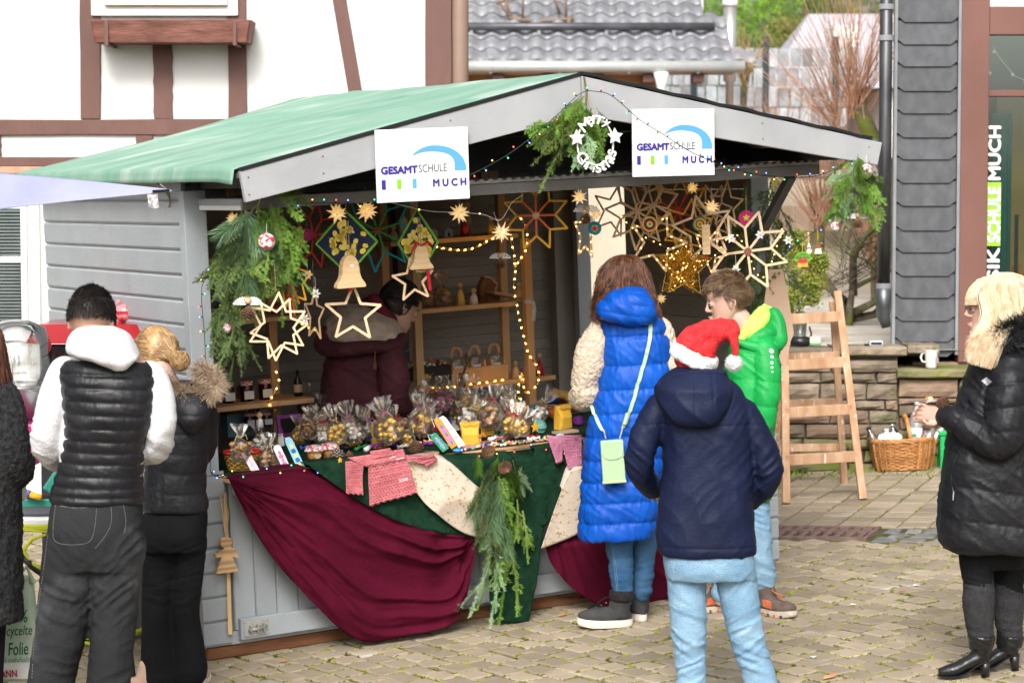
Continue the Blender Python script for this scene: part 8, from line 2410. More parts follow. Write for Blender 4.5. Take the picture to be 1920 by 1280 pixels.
# ---- fairy lights
m_cord=mat('dark green cord',(.01,.03,.02),rough=.5)
def lights(pl,label,cols,step,v,cordm=m_cord,r_=.0017,off=.013,sock=True,name='fairy_lights',world=None):
	sp=spline([(q_[0],q_[1],q_[2]if len(q_)>2 else v)for q_ in pl],10)
	pts=[S(*on(1,q_[2],q_[0],q_[1]))if world is None else P(q_[0],q_[1],world)for q_ in sp];b=pts[0].copy()
	t=thing(name,label,'fairy lights',Matrix.Translation(b));pts=[p-b for p in pts]
	MB().tube(pts,r_,6).obj('cable',cordm,t,smooth=True)
	L_=[0]
	for a,c in zip(pts,pts[1:]):L_.append(L_[-1]+(c-a).length)
	x=step/2;i=0;sk=None
	if sock:sk=MB().lathe([(.0028,0),(.0032,off*.8),(.002,off)],6).mesh('socket',cordm)
	while x<L_[-1]:
		j=max(0,min(len(pts)-2,int(np.searchsorted(L_,x))-1));f_=(x-L_[j])/max(L_[j+1]-L_[j],1e-6);p=pts[j].lerp(pts[j+1],f_);tg=(pts[j+1]-pts[j]).normalized()
		d=(tg.cross(Vector((0,1,0)))*random.choice((-1,1))+Vector((random.uniform(-.3,.3),-.5,random.uniform(-.3,.3)))).normalized()
		M=along(p,p+d)
		if sock:link('socket',sk,t,M)
		link('bulb',BULB[cols[i%len(cols)]],t,Matrix.Translation(p+d*(off+.003 if sock else.002)))
		x+=step*random.uniform(.85,1.15);i+=1
	return t
colr=('blue','amber','green','red')
lights([(545,382),(500,392),(445,450),(415,490),(386,522),(378,552),(384,640),(388,740),(394,850),(397,888),(425,896)],'coloured fairy lights running down the left front post of the stall',colr,.055,-.07)
lights([(545,380,-.56),(640,381,-.56),(720,379,-.56),(800,365,-.6),(878,330,-.84),(960,285,-.85),(1040,220,-.88),(1088,176,-.9),(1120,172,-.9),(1150,182,-.9),(1200,225,-.9),(1240,250,-.9),(1290,282,-.9),(1335,303,-.88),(1380,318,-.7),(1440,330,-.6),(1530,330,-.62),(1600,300,-.84)],'coloured fairy lights looped across the gable and the right school sign',colr,.06,-.6)
lights([(1600,372,-.8),(1560,400,-.75),(1530,432,-.7),(1490,462,-.6),(1450,492,-.5)],'short string of fairy lights sagging from the right roof bundle',('blue','amber','green'),.06,-.6)
lights([(397,890),(440,888),(500,884),(560,876),(600,880)],'coloured fairy lights lying along the left counter edge',colr,.06,-.2)
lights([(850,845),(880,850),(960,842),(1040,838),(1060,868),(1082,880)],'coloured fairy lights lying along the right counter edge',('blue','red','amber','red'),.09,-.2)
m_rope=film('clear rope tube',(1,.85,.5),.4,.3,.15)
def rope(pl,label,v):return lights(pl,label,('rope',),.045,v,m_rope,.006,.0,False,'rope_light')
rope([(812,462,1.3),(845,468,1.3),(880,468,1.3),(915,452,1.3),(940,438,1.3)],'warm rope light looped under the top shelf behind the small bell',1.3)
rope([(958,440,1.25),(966,500,1.2),(964,540,1.2),(975,600,1.2),(990,660,1.2),(1008,690,1.2),(1008,720,1.2),(985,735,1.2),(978,700,1.2),(972,740,1.2),(985,755,1.2)],'warm rope light twisted down the right shelf upright',1.2)
rope([(806,727,1.33),(850,725,1.33),(900,718,1.33),(945,712,1.33)],'warm rope light along the edge of the lower shelf',1.33)
rope([(560,604,1.1),(590,618,1.1),(625,622,1.1)],'short warm rope light left of the vendor',1.1)
rope([(515,690,1.0),(520,705,1.0),(522,720,1.0),(505,755,1.0),(515,770,1.0)],'few warm lights beside the left shelf upright above the jam jars',1.0)
rope([(972,405,1.2),(988,430,1.2),(985,470,1.2),(965,500,1.2)],'warm lights behind the orange stick star',1.2)
lights([(1160,400,-.2),(1200,440,-.2),(1260,470,-.2),(1300,500,-.2),(1340,480,-.2),(1380,440,-.2),(1430,520,-.1),(1470,420,-.1)],'tiny warm lights threaded through the wooden stars on the right',('warm',),.045,-.2,m_gold,.0008,.002,False)
lights([(730,379,-.4),(800,395,-.4),(850,398,-.38),(905,402,-.38),(938,412,-.36),(960,380,-.4),(980,366,-.45)],'thin white wire carrying the paper stars under the lid',('warm',),.3,-.4,m_white,.0016,.002,False)
# = GOODS ON THE COUNTER AND SHELVES
WC=.828
def cpos(px,py,w=WC):return on(2,w,px,py)
def CM(px,py,w=WC,rz=0):
	c=cpos(px,py,w);return SM(c[0],c[1],w,rz)
m_cel=film('cellophane',(1,.96,.90),1.0,.2,.05,.35)
m_cook=mat('brown biscuit',(.42,.22,.09),(.62,.38,.18),.7,40,.5,90,rnd=.3,isl=True)
m_redc=mat('red sweet',(.5,.02,.03),(.6,.06,.06),.4,rnd=.3);m_goldc=mat('gold sweet',(.75,.46,.08),(.85,.62,.18),.35);m_pinkc=mat('pink sweet',(.6,.2,.35),rough=.5)
m_walnut=mat('nut brown',(.36,.18,.07),(.50,.28,.12),.5,20,rnd=.2,isl=True);m_whc=mat('white sweet',(.82,.78,.74),rough=.6)
def crumple(mb,seed,amp):
	V=np.array(mb.v);n=vnoise(V*45+seed)*amp+vnoise(V*110+seed)*amp*.5;c=V.mean(0);d=V-c;d[:,2]*=.3;d/=np.linalg.norm(d,axis=1)[:,None]+1e-9
	mb.v=[tuple(v)for v in V+d*n[:,None]];return mb
BAGS={}
def bag(px,py,label,fill,k=1.0,rz=0,rib=None,tall=1.0,w=WC,lean=0):
	M=CM(px,py,w,rz)@RX(lean);t=thing('sweet_bag',label,'sweet bag',M,'cellophane bags on the counter')
	key=(fill.name,tall)
	if key not in BAGS:
		r_=random.Random(len(BAGS));mb=MB()
		for i in range(26):
			a,rr=r_.uniform(0,6.3),.033*r_.random()**.5;s_=r_.uniform(.009,.014)
			mb.ball((rr*math.cos(a),rr*math.sin(a),.012+.05*tall*r_.random()),s_,7,5,(1,1,.7))
		f_=MB();prof=[(.001,.001),(.034,.001),(.040,.02),(.037,.05*tall),(.022,.07*tall),(.007,.082*tall),(.015,.096*tall),(.026,.115*tall),(.031,.128*tall)]
		f_.lathe(prof,22);f_.f=f_.f[:-1];f_.m=f_.m[:-1];crumple(f_,len(BAGS)*3.1,.008)
		BAGS[key]=(mb.mesh('sweets',fill,True),f_.mesh('film',m_cel))
	S_=Matrix.Diagonal((k,k,k,1))
	link('sweets',BAGS[key][0],t,S_);link('film',BAGS[key][1],t,S_)
	if rib:
		z=.082*tall*k;MB().tube([(.009*k*math.cos(a),.009*k*math.sin(a),z)for a in np.linspace(0,6.3,11)],.0028,5).obj('ribbon',rib,t)
		for s_ in(-1,1):MB().tube([(0,-.009*k,z),(s_*.02,-.016,z+.012),(s_*.03,-.012,z-.012)],.002,5).obj('bow',rib,t)
	return t
m_red=mat('red ribbon',(.5,.01,.02),rough=.4);m_raff=mat('raffia',(.62,.48,.28),rough=.8)
for a in((452,862,'bag of hazelnuts tied with raffia standing in the striped basket',m_walnut,1.25,0,m_raff,1.0,WC+.07),(505,880,'bag of brown biscuits tied with raffia between the white bookmarks',m_cook,1.25,.5,m_raff),(486,850,'clear bag with white balls behind the tied biscuit bag',m_whc,1.1,1,m_raff,1.0),(603,835,'dark glossy bag behind the frilled jam jars',m_cook,1.2,0,None),(655,838,'bag with white top just right of the jam jars',m_whc,1.1,1,None),(666,812,'pink ribboned bag with an orange spike behind it',m_pinkc,1.1,2,m_pinkc),(697,800,'golden bag left of the small wooden doll head',m_goldc,1.15,.3,m_goldc),(728,785,'bag with lilac tip standing behind the wooden doll head',m_whc,1.2,.8,None,1.3),(742,812,'bag of biscuits left of the tall green bookmark',m_cook,1.1,1.4,m_red),(760,795,'glittering bag with yellow label at the back of the heap',m_goldc,1.3,.2,None,1.2),(785,800,'gold sweet bag in the middle of the heap',m_goldc,1.2,2.2,m_goldc),(808,790,'bag with red and white sweets near the orange bookmark',m_redc,1.2,1.1,m_red,1.2),(797,770,'tall bag topped with a green and red knot against the shelf upright',m_redc,1.25,.6,m_red,1.5),(850,790,'bag of red sweets just behind the white bookmark',m_redc,1.15,2.8,None,1.2),(868,805,'bag with gold paper behind the left open yellow box',m_goldc,1.1,.1,m_red),(765,838,'low bag with golden chocolate balls before the heap',m_goldc,1.0,1.9,m_goldc),(728,833,'bag of nuts right behind the collar of the pink jumper',m_walnut,1.0,2.5,None),(905,790,'bag of red berries beside the egg cup',m_redc,1.05,.4,None,1.1),(922,800,'bag of pale nuts right of the red berry bag',m_whc,1.0,1.4,m_raff),(942,786,'tall flat bag with white label before the shelf upright',m_whc,1.0,2.1,None,1.3),(632,822,'clear bag with star biscuits behind the white cone',m_cook,1.15,1.1,m_raff),(818,822,'bag with a red bow between green and orange bookmarks',m_redc,1.0,.9,m_red),(560,835,'bag with yellow bow in front of the purple frame',m_goldc,1.05,.9,m_goldc,1.1),(700,838,'blue foiled bag left of the left yellow box',paint('blue foil',(.03,.03,.3)),.9,.9,None)):
	bag(*a)
cl_=MB();cl_.grid(lambda a,b:SL(.12+2.84*a,-.135+.87*b,.0035+.002*math.sin(a*60+b*9)),60,8);o=cl_.obj('table_cloth',m_velv,None,smooth=True);o.matrix_basis=Matrix.Translation(S(0,0,.826));tag(o,'dark green cloth spread on the counter under the goods','tablecloth')
rr_=random.Random(12);fills=[m_whc,m_goldc,m_redc,m_cook,m_goldc,m_pinkc,m_walnut,m_whc];ls_=sorted((560+430*rr_.random()**.9,778+52*rr_.random(),rr_.randrange(8))for _ in range(58));ls_=sorted(ls_+[(575+215*rr_.random(),800+34*rr_.random(),rr_.randrange(8))for _ in range(24)]);cn_={}
ORD='first second third fourth fifth sixth seventh eighth ninth tenth eleventh twelfth thirteenth fourteenth fifteenth sixteenth seventeenth eighteenth nineteenth twentieth'.split()+['%s after the twentieth'%x for x in 'first second third fourth fifth sixth seventh eighth'.split()]
for px,py,fi in ls_:
	fl=fills[fi];j=cn_[fl.name]=cn_.get(fl.name,-1)+1
	bag(px,py-(px-640)*.03,'plain heap bag of %ss, %s such from the left'%(fl.name,ORD[j]),fl,rr_.uniform(.95,1.45),rr_.uniform(0,6),rr_.choice((None,m_red,m_goldc,m_raff,m_pinkc)),rr_.choice((1.0,1.2)),WC+rr_.choice((0,.02,.05)),rr_.uniform(-.8,.3))
cols=dict(red=(.55,.02,.03),golden=(.75,.45,.06),white=(.8,.76,.72),green=(.03,.2,.05),purple=(.25,.03,.3),orange=(.75,.25,.03),blue=(.03,.1,.45),pink=(.7,.2,.35),cream=(.7,.55,.36),brown=(.2,.09,.04))
def tmb(k):
	mb=MB()
	if k=='wrapped sweet':mb.ball((0,0,.010),.011,10,7,(1.2,1,.8));mb.lathe([(.003,0),(.011,.016)],8,T(.012,0,.01)@RY(PI/2));mb.lathe([(.003,0),(.011,.016)],8,T(-.012,0,.01)@RY(-PI/2))
	elif k=='small box':mb.box((-.02,-.014,0),(.02,.014,.022));mb.box((-.022,-.016,.0225),(.022,.016,.028));mb.box((-.003,-.0165,0),(.003,.0165,.029))
	elif k=='folded card':mb.add([(-.025,0,0),(.025,0,0),(.025,.012,.055),(-.025,.012,.055),(.025,.026,0),(-.025,.026,0)],[(0,1,2,3),(3,2,4,5)])
	elif k=='felt star':mb=star_mesh(.026,None,th=.008);mb.v=[(x,y,z+.026)for x,y,z in mb.v]
	else:mb.ball((0,0,.016),.016,12,8);mb.lathe([(.005,.031),(.005,.037),(0,.038)],8)
	return mb
tw_={};cn_={};KS=['wrapped sweet','small box','folded card','felt star','small bauble']
for px,f_ in sorted((rr_.uniform(575,1005),rr_.random())for _ in range(150)):
	k=KS[rr_.randrange(5)];nm=rr_.choice(list(cols));py=862-(px-575)*.075-4-62*f_
	if f_<.25:k=KS[0]
	key=(k,nm);j=cn_[key]=cn_.get(key,-1)+1
	if key not in tw_:tw_[key]=tmb(k).mesh(k.replace(' ','_'),paint('small '+nm,cols[nm]),k!='small box')
	e=rr_.uniform(.85,1.35);o=link(k.replace(' ','_'),tw_[key],None,CM(px,py,WC+.004+.05*f_*rr_.random(),rr_.uniform(-1,1))@RX(rr_.uniform(-.5,.2))@Matrix.Diagonal((e,e,e,1)))
	tag(o,'%s %s among the bags on the counter, %s %s %s from the left'%(nm,k,ORD[j],nm,k.split()[-1]),k.split()[-1],'small things heaped on the counter')
m_ycard=mat('yellow card',(.78,.42,.035),(.85,.50,.06),.65,12,.15,80)
def ybox(px,py,label,rz,k=1.0,open_=False):
	t=thing('gift_box',label,'gift box',CM(px,py,WC,rz),'yellow folded card boxes');mb=MB();rg=[]
	for i in range(9):
		z=.105*i/8;wa=.045-.007*math.sin(PI*i/8);ta=.030-.020*abs(i-4)/4*(1 if i>4 else.3)
		rg.append([(x*k,y*k,z*k)for x,y,_ in sring((0,0,0),wa,ta,4.5,24)])
	mb.rings(rg,cap=not open_);mb.obj('box',m_ycard,t)
	for s_ in(-1,1):MB().prism([(s_*.016*k+.019*k*math.cos(a),.105*k+.017*k*math.sin(a)*(-1))for a in np.linspace(0,PI,12)],-.024*k,-.021*k).obj('flap',m_ycard,t)
	return t
ybox(712,838,'yellow folded card box with round flaps standing behind the pink jumper',.2);ybox(882,836,'yellow card box lying open beside the orange bookmark',-.4,1.1,True);ybox(1056,803,'yellow card box at the right in front of the yarn basket',.3,1.1)
m_kraft=mat('kraft card',(.45,.30,.18),(.55,.38,.24),.8,9)
for px,py,rz,lb in((872,842,.2,'flat kraft card parcel under the open yellow box'),(1060,812,.1,'flat kraft card parcel in front of the right yellow box')):
	o=MB().box((-.06,-.03,0),(.06,.03,.014)).obj('parcel',m_kraft,None,bevel=.002);o.matrix_basis=CM(px,py,WC,rz);tag(o,lb,'parcel')
t=thing('wooden_figure','small wooden doll with bare ball head rising behind the left yellow box','figure',CM(713,832,WC+.001));MB().lathe([(.02,.0),(.016,.06),(.006,.12),(.005,.125)],14).obj('body',m_bell,t,smooth=True);MB().ball((0,0,.138),.017,14,10).obj('head',m_bell,t,smooth=True);MB().tube([(.03*math.cos(a),.0,.11+.012*math.sin(a))for a in np.linspace(0,6.28,15)],.0018,5).obj('cord_bow',m_raff,t)
t=thing('egg_cup','small turned wooden egg cup behind the open yellow box','egg cup',CM(878,800));MB().lathe([(.016,0),(.015,.004),(.005,.014),(.005,.035),(.017,.045),(.021,.06),(.019,.078),(.016,.078),(.017,.06),(.0,.05)],18).obj('cup',m_bell,t,smooth=True)
def bookmark(px,py,c1,c2,label,h=.15,tilt=-.25,k3=None,w_=.018,lean=-.55):
	t=thing('bookmark',label,'bookmark',SP(px,py,-.145)@RY(tilt)@RX(lean),'painted wooden bookmarks')
	pl=[(-w_,0),(w_,0),(w_,h*.9),(w_*.6,h),(-w_*.6,h),(-w_,h*.9)]
	MB().prism(pl,-.003,.001).obj('board',paint('board%d%d%d'%tuple(int(x*99)for x in c1),c1),t)
	for i in range(5):
		z=h*(.15+.14*i);MB().prism([(w_*(.65*math.cos(q_)*(1 if i%2 else.6)),z+h*.075*math.sin(q_))for q_ in np.linspace(0,2*PI,9)[:-1]],-.0042,-.003).obj('painted_motif',paint('motif%d%d%d'%tuple(int(x*99)for x in(c2 if i%2 else(k3 or c2))),c2 if i%2 else(k3 or c2)),t)
	MB().tube([(0,-.003,h*.93),(-.02,-.004,h*1.08),(-.03,-.004,h*.8)],.0015,5).obj('ribbon',m_white,t)
bookmark(482,888,(.78,.68,.74),(.7,.72,.8),'pale pink bookmark with faint letters leaning against the striped basket',.165,-.3,(.8,.6,.65));bookmark(540,884,(.80,.77,.78),(.68,.16,.32),'white bookmark with a pink feather',.135,-.2,(.6,.2,.4));bookmark(566,880,(.30,.58,.74),(.02,.13,.42),'light blue bookmark with a painted whale tail and yellow flower',.165,-.2,(.75,.7,.1))
bookmark(836,844,(.0,.20,.10),(.12,.35,.35),'dark green bookmark with grey patterns on the green velvet',.10,-.5,(.3,.2,.35));bookmark(852,838,(.72,.22,.01),(.35,.12,.5),'orange bookmark with colourful letters',.16,-.35,(.05,.15,.5));bookmark(866,836,(.75,.75,.75),(.35,.4,.6),'white bookmark in a clear sleeve right of the orange one',.17,-.42,(.6,.6,.5))
m_jar=film('jar glass',(.9,.9,.9),.9,.03,.12);m_jam=mat('dark jam',(.04,.004,.006),rough=.2)
def chk(name,a,b,sc=90):
	m=mat(name,a,b,.8,4);n=m.node_tree;c=n.nodes.new('ShaderNodeTexChecker');c.inputs['Scale'].default_value=sc;c.inputs[1].default_value=(*a,1);c.inputs[2].default_value=(*b,1)
	tc=[x for x in n.nodes if x.type=='TEX_COORD'][0];n.links.new(tc.outputs['Object'],c.inputs[0]);n.links.new(c.outputs[0],n.nodes['Principled BSDF'].inputs['Base Color']);return m
m_ging=chk('red gingham',(.6,.02,.03),(.8,.75,.72),130);m_frill=mat('white print cotton',(.78,.74,.70),(.65,.1,.15),.85,60,contrast=.15)
def jar(px,py,w,label,lid=m_ging,body=m_jam,r_=.026,h=.062,grp='jam jars',rz=0,hearts=False,M=None):
	t=thing('jar',label,'jar',M or CM(px,py,w,rz),grp);MB().lathe([(0,.001),(r_,.001),(r_*1.03,h*.5),(r_,h*.85),(r_*.8,h)],18).obj('glass',body,t,smooth=True)
	if lid is m_frill:
		mb=MB();mb.rings([[((q_)*math.cos(a),q_*math.sin(a),z)for a,q_ in((a,rr*(1+.09*math.sin(a*11)*(rr>r_*1.1)))for a in np.linspace(0,2*PI,45)[:-1])]for rr,z in((r_*1.42,h*.82),(r_*1.12,h*1.02),(r_*1.05,h*1.2),(r_*.4,h*1.28))]);mb.obj('cloth_lid',lid,t)
		MB().prism([(0,h*.05),(r_*.6,h*.4),(r_*.35,h*.62),(0,h*.5),(-r_*.35,h*.62),(-r_*.6,h*.4)],-r_*1.15,-r_*1.05).obj('heart_label',m_raff,t)
	else:
		MB().lathe([(r_*1.0,h*.9),(r_*1.02,h*1.12),(0,h*1.14)],18).obj('lid',lid,t);MB().box((-r_*.8,-r_*1.12,h*.15),(r_*.8,-r_*1.04,h*.6)).obj('label',m_paper,t)
	return t
jar(590,862,WC,'jar with white frilled lid and heart label, left of its pair',m_frill,paint('honey',(.45,.22,.06)),.032,.055,'frilled jars');jar(618,858,WC,'jar with white frilled lid and heart label beside the snowy cone',m_frill,paint('honey',(.45,.22,.06)),.032,.055,'frilled jars')
for i,(x,y)in enumerate(((468,800),(484,799),(500,798),(470,780),(490,779))):
	jar(x,y,WC+(.055 if i<3 else.075),('jam jar with gingham lid, leftmost above the nuts','jam jar with gingham lid, second from the left above the nuts','jam jar with gingham lid beside the purple frame','jam jar behind the leftmost gingham lids','jam jar behind the right gingham lids')[i])
t=thing('gift_crate','light blue carton stacked at the left end of the counter below the wooden snowflake','carton',CM(452,815));MB().box((-.09,-.05,0),(.05,.05,.115)).obj('carton',mat('light blue card',(.16,.30,.36),(.2,.36,.42),.6,4),t,bevel=.003);MB().box((-.03,-.0515,.03),(.02,-.0502,.06)).obj('label',m_paper,t)
t=thing('wooden_crate','brown wooden crate with sweets on top of the light blue carton','crate',CM(452,815)@T(0,0,.116));m_crate=mat('brown crate wood',(.16,.07,.03),(.26,.13,.06),.7,8)
for z in(0,.032,.064):MB().box((-.09,-.05,z),(.06,-.042,z+.027)).obj('slat',m_crate,t);MB().box((-.09,.042,z),(.06,.05,z+.027)).obj('slat',m_crate,t)
for x in(-.09,.052):MB().box((x,-.0415,0),(x+.008,.0415,.09)).obj('end_board',m_crate,t)
MB().box((-.08,-.041,0),(.05,.041,.05)).obj('filling',m_red,t)
b=star_mesh(.026,None,n=6,th=.003,inner=.35);tag(b.obj('snowflake',m_wh),'white wooden snowflake leaning against the brown crate','snowflake').matrix_basis=CM(457,815)@T(0,-.06,.15)
t=thing('doll','little light wooden doll with white hat sitting on the jam jars','doll',CM(488,800,WC+.13));MB().lathe([(.018,0),(.012,.03),(.004,.042)],12).obj('body',m_whc,t,smooth=True);MB().ball((0,0,.05),.011,10,8).obj('head',m_bell,t,smooth=True);MB().lathe([(.016,.054),(.01,.062),(.0,.075)],10).obj('hat',m_cook,t)
link('pine_cone',cone_b,None,CM(452,815)@T(.02,0,.215));tag(C.objects[-1]if False else[o for o in C.objects if o.name.startswith('pine_cone')][-1],'brown pine cone on top of the stacked crate at the left end','pine cone','pine cones')
for(px,py,w_,me,lb,k)in((632,862,WC,cone_w,'white tipped pine cone with a yellow star, left end of the pink jumper',1.15),(655,862,WC,cone_m,'small brown pine cone touching the white tipped one',1.0),(780,848,WC,cone_b,'fat brown pine cone before the golden sweet bags',1.15),(925,812,WC,cone_w,'large white tipped pine cone beside the mint yarn ball',1.35),(668,806,WC,cone_m,'tiny rough cone among the bags left of the heap',1.2)):
	o=link('pine_cone',me,None,CM(px,py,w_,random.random())@Matrix.Diagonal((k,k,k,1)));tag(o,lb,'pine cone','pine cones')
for px,py,w_,r_,lb in((637,862,WC+.075,.014,'yellow paper star on the white tipped cone'),(1003,800,WC+.07,.03,'yellow glitter star standing above the mint yarn ball')):
	tag(star_mesh(r_,None,th=.003).obj('yellow_star',m_py),lb,'star').matrix_basis=CM(px,py,w_,.2)
o=MB().lathe([(0,0),(.05,0),(.052,.004),(.05,.010),(0,.010)],26).obj('wood_slice',mat('log slice',(.45,.26,.13),(.6,.38,.2),.7,14,wave=dict(type='RINGS',scale=30,amt=.4)));o.matrix_basis=CM(803,852);tag(o,'thin wood slice with bark at the front between cone and green bookmark','wood slice')
t=thing('purple_frame','purple card house frame with dark opening behind the blue bookmark','frame',CM(545,830)@RX(-.15));mp=mat('purple card board',(.17,.02,.17),(.22,.03,.22),.6,5)
MB().box((-.06,0,0),(-.042,.012,.14)).obj('side',mp,t);MB().box((.05,0,0),(.068,.012,.14)).obj('side',mp,t);MB().box((-.042,0,.122),(.05,.012,.14)).obj('top',mp,t);MB().box((-.042,0,0),(.05,.012,.05)).obj('bottom',mp,t);MB().box((-.042,.009,.05),(.05,.0115,.122)).obj('inside',m_dark,t)
t=thing('gnome','small gnome with purple pointed hat in front of the purple frame','figure',CM(527,835));MB().lathe([(.018,0),(.014,.045)],12).obj('body',m_whc,t);MB().ball((0,0,.055),.014,10,7).obj('head',m_whc,t,smooth=True);MB().tube([(0,0,.062),(-.004,0,.09),(-.014,0,.115)],[.018,.010,.002],10).obj('hat',mp,t)
for px,py,rz,m,lb in((590,828,.5,m_red,'red envelope leaning in front of the dark holly parcel'),(578,822,.3,mp,'purple card corner standing behind the red envelope')):
	o=MB().box((-.045,-.002,0),(.045,.002,.08)).obj('envelope',m,None);o.matrix_basis=CM(px,py,WC,rz)@RY(.3)@RX(-.5);tag(o,lb,'envelope')
t=thing('holly_parcel','dark wrapped parcel with holly leaves and red berries behind the bags','parcel',CM(605,815));MB().box((-.06,-.03,0),(.06,.03,.06)).obj('parcel',mat('dark foil',(.03,.03,.035),rough=.2,metal=.5),t,bevel=.012)
for i in range(9):
	a=i*.8;MB().add([(0,0,.07),(.02,.012,.085),(.05,0,.09),(.02,-.012,.085)],[(0,1,2,3)]).obj('leaf',m_nd['dark'],t).matrix_basis=T(-.02+.02*(i%3),-.01,0)@RZ(a)
	if i<5:MB().ball((-.03+.02*i,-.02,.085),.005,8,6).obj('berry',m_red,t)
t=thing('tinsel_wing','rusty orange glitter wing standing up from the bags','wing',CM(690,808));MB().prism([(0,.03),(.012,.02),(.045,.09),(.055,.155),(.04,.14),(.008,.09)],-.003,.003).obj('wing',mat('orange glitter',(.25,.06,.02),(.5,.2,.08),.4,80,contrast=.1),t)
m_wy=mat('yellow wicker',(.50,.27,.05),(.65,.40,.10),.6,14,rnd=.25,isl=True)
t=thing('striped_basket','round yellow woven basket with red rim at the left end of the counter','basket',CM(455,880))
for i in range(7):
	z=.006+i*.0105;r_=.062+.016*i/7;MB().tube([((r_+.0035*math.sin(j*PI/2+i*PI))*math.cos(2*PI*j/48),(r_+.0035*math.sin(j*PI/2+i*PI))*math.sin(2*PI*j/48),z)for j in range(49)],.0055,5,cap=False).obj('woven_rod',m_wy,t,smooth=True)
MB().tube([(.082*math.cos(a),.082*math.sin(a),.082)for a in np.linspace(0,2*PI,40)],.0065,6).obj('rim',m_pr,t,smooth=True);MB().lathe([(0,.004),(.06,.004),(.074,.07)],24).obj('lining',m_crate,t)
m_choc=mat('brown glossy slab',(.10,.03,.018),(.17,.06,.035),.35,8)
for i,(px,py,rz,lb)in enumerate(((905,832,.1,'brown chocolate slab nearest to the garland top'),(940,828,-.15,'brown chocolate slab under the tall flat bag'),(975,820,.2,'brown chocolate slab before the white tipped cone'),(930,812,.4,'upper brown slab with orange pattern in the middle'),(965,808,.0,'reddish wrapped slab left of the white tipped cone'))):
	t=thing('chocolate_slab',lb,'chocolate',CM(px,py,WC+(0 if i<3 else.012),rz),'brown slabs');MB().box((-.05,-.025,0),(.05,.025,.010)).obj('slab',m_choc,t,bevel=.002);MB().box((-.03,-.0255,.0105),(.03,.005,.0115)).obj('label',m_paper if i%2 else m_po,t)
for px,py,m,lb in((925,790,paint('teal knit',(.0,.09,.08)),'dark teal knitted band at the back of the counter'),(965,788,paint('wine knit',(.16,.01,.02)),'wine red knitted band beside the teal one'),(905,795,m_beige,'cream knitted bundle left of the teal knitting')):
	mb=MB();mb.tube([(.05*math.cos(a),.022*math.sin(a),.02+.012*math.sin(3*a))for a in np.linspace(0,6.28,30)],.016,8,cap=False);V=np.array(mb.v);mb.v=[tuple(v)for v in V+(vnoise(V*130)*.004)[:,None]];o=mb.obj('knitwear',m,None,smooth=True);o.matrix_basis=CM(px,py);tag(o,lb,'knitwear')
def yarn(px,py,w_,r_,m,lb):
	t=thing('yarn_ball',lb,'yarn ball',CM(px,py,w_)@T(0,0,r_),'balls of yarn');MB().ball((0,0,0),r_*.95,14,10).obj('core',m,t,smooth=True);mb=MB()
	for k in range(9):
		A=Matrix.Rotation(random.uniform(0,3),3,'X')@Matrix.Rotation(random.uniform(0,3),3,'Z');o_=random.uniform(-.4,.4)*r_;rr=math.sqrt(r_*r_-o_*o_)
		mb.tube([A@Vector((rr*math.cos(a),rr*math.sin(a),o_))for a in np.linspace(0,6.283,20)],.0022,5,cap=False)
	mb.obj('thread',m,t,smooth=True)
yarn(1012,812,WC,.033,paint('mint yarn',(.16,.42,.36)),'mint green yarn ball beside the large white tipped cone');yarn(1000,778,WC,.028,paint('turquoise yarn',(.0,.22,.26)),'turquoise yarn ball behind the yellow star');yarn(1040,785,WC,.026,paint('yarn orange',(.55,.12,.02)),'small orange and blue yarn ball left of the right yellow box');yarn(985,790,WC,.028,paint('yellow yarn',(.75,.50,.03)),'yellow ball behind the white tipped cone');yarn(1085,800,WC,.028,paint('purple yarn',(.12,.01,.15)),'purple yarn ball at the blue coat')
t=thing('yarn_basket','flat brown basket full of knitted rolls at the back right of the counter','basket',CM(1052,772))
for i in range(5):MB().tube([((.115+.008*i)*math.cos(2*PI*j/40),(.08+.006*i)*math.sin(2*PI*j/40),.006+i*.011+.002*math.sin(j*1.57+i*PI))for j in range(41)],.0065,5,cap=False).obj('woven_rod',m_wick,t,smooth=True)
MB().lathe([(0,.003),(.09,.003),(.1,.04)],24).obj('lining',MATS['dark wicker'],t)
for a in(((-.08,0,.075),(-.03,0,.10),(.03,.0,.085),(.06,0,.05),m_wy,'ochre knitted roll curling over the yarn basket',.024),((.02,-.02,.065),(.06,-.02,.08),(.1,0,.075),(.12,0,.06),m_wy,'second ochre knitted roll at the right in the yarn basket',.022),((-.10,-.02,.06),(-.08,-.02,.07),(-.05,-.01,.065),(-.04,0,.06),paint('navy yarn',(.005,.02,.2)),'navy knitted roll at the left in the yarn basket',.026)):
	o=MB().tube(a[:4],a[6],12).obj('knitted_roll',a[4],None,smooth=True);o.matrix_basis=CM(1052,772);tag(o,a[5],'knitwear')
tag(MB().ball((0,0,0),.021,14,10).obj('wooden_ball',m_bell,None,smooth=True),'bare wooden ball resting on the front of the yarn basket','ball').matrix_basis=CM(1052,772)@T(.03,-.07,.08)
for px,py,m,lb,r_ in((858,848,paint('bright blue stone',(.02,.28,.65)),'bright blue pebble at the counter edge under the orange bookmark',.024),(1050,819,paint('grey pebble',(.4,.45,.5)),'pale grey pebble on the rose crochet trousers',.022)):
	tag(MB().ball((0,0,r_*.4),r_,16,10,(1,.7,.42)).obj('pebble',m,None,smooth=True),lb,'pebble').matrix_basis=CM(px,py)
bt_=thing('bead_chain','chain of many coloured beads laid along the right half of the counter edge','bead chain',CM(940,840));bc=[paint('bead'+n_,c_)for n_,c_ in(('w',(.75,.72,.7)),('o',(.75,.25,.03)),('t',(.05,.4,.35)),('p',(.6,.2,.3)),('y',(.75,.6,.08)),('b',(.02,.04,.3)))]
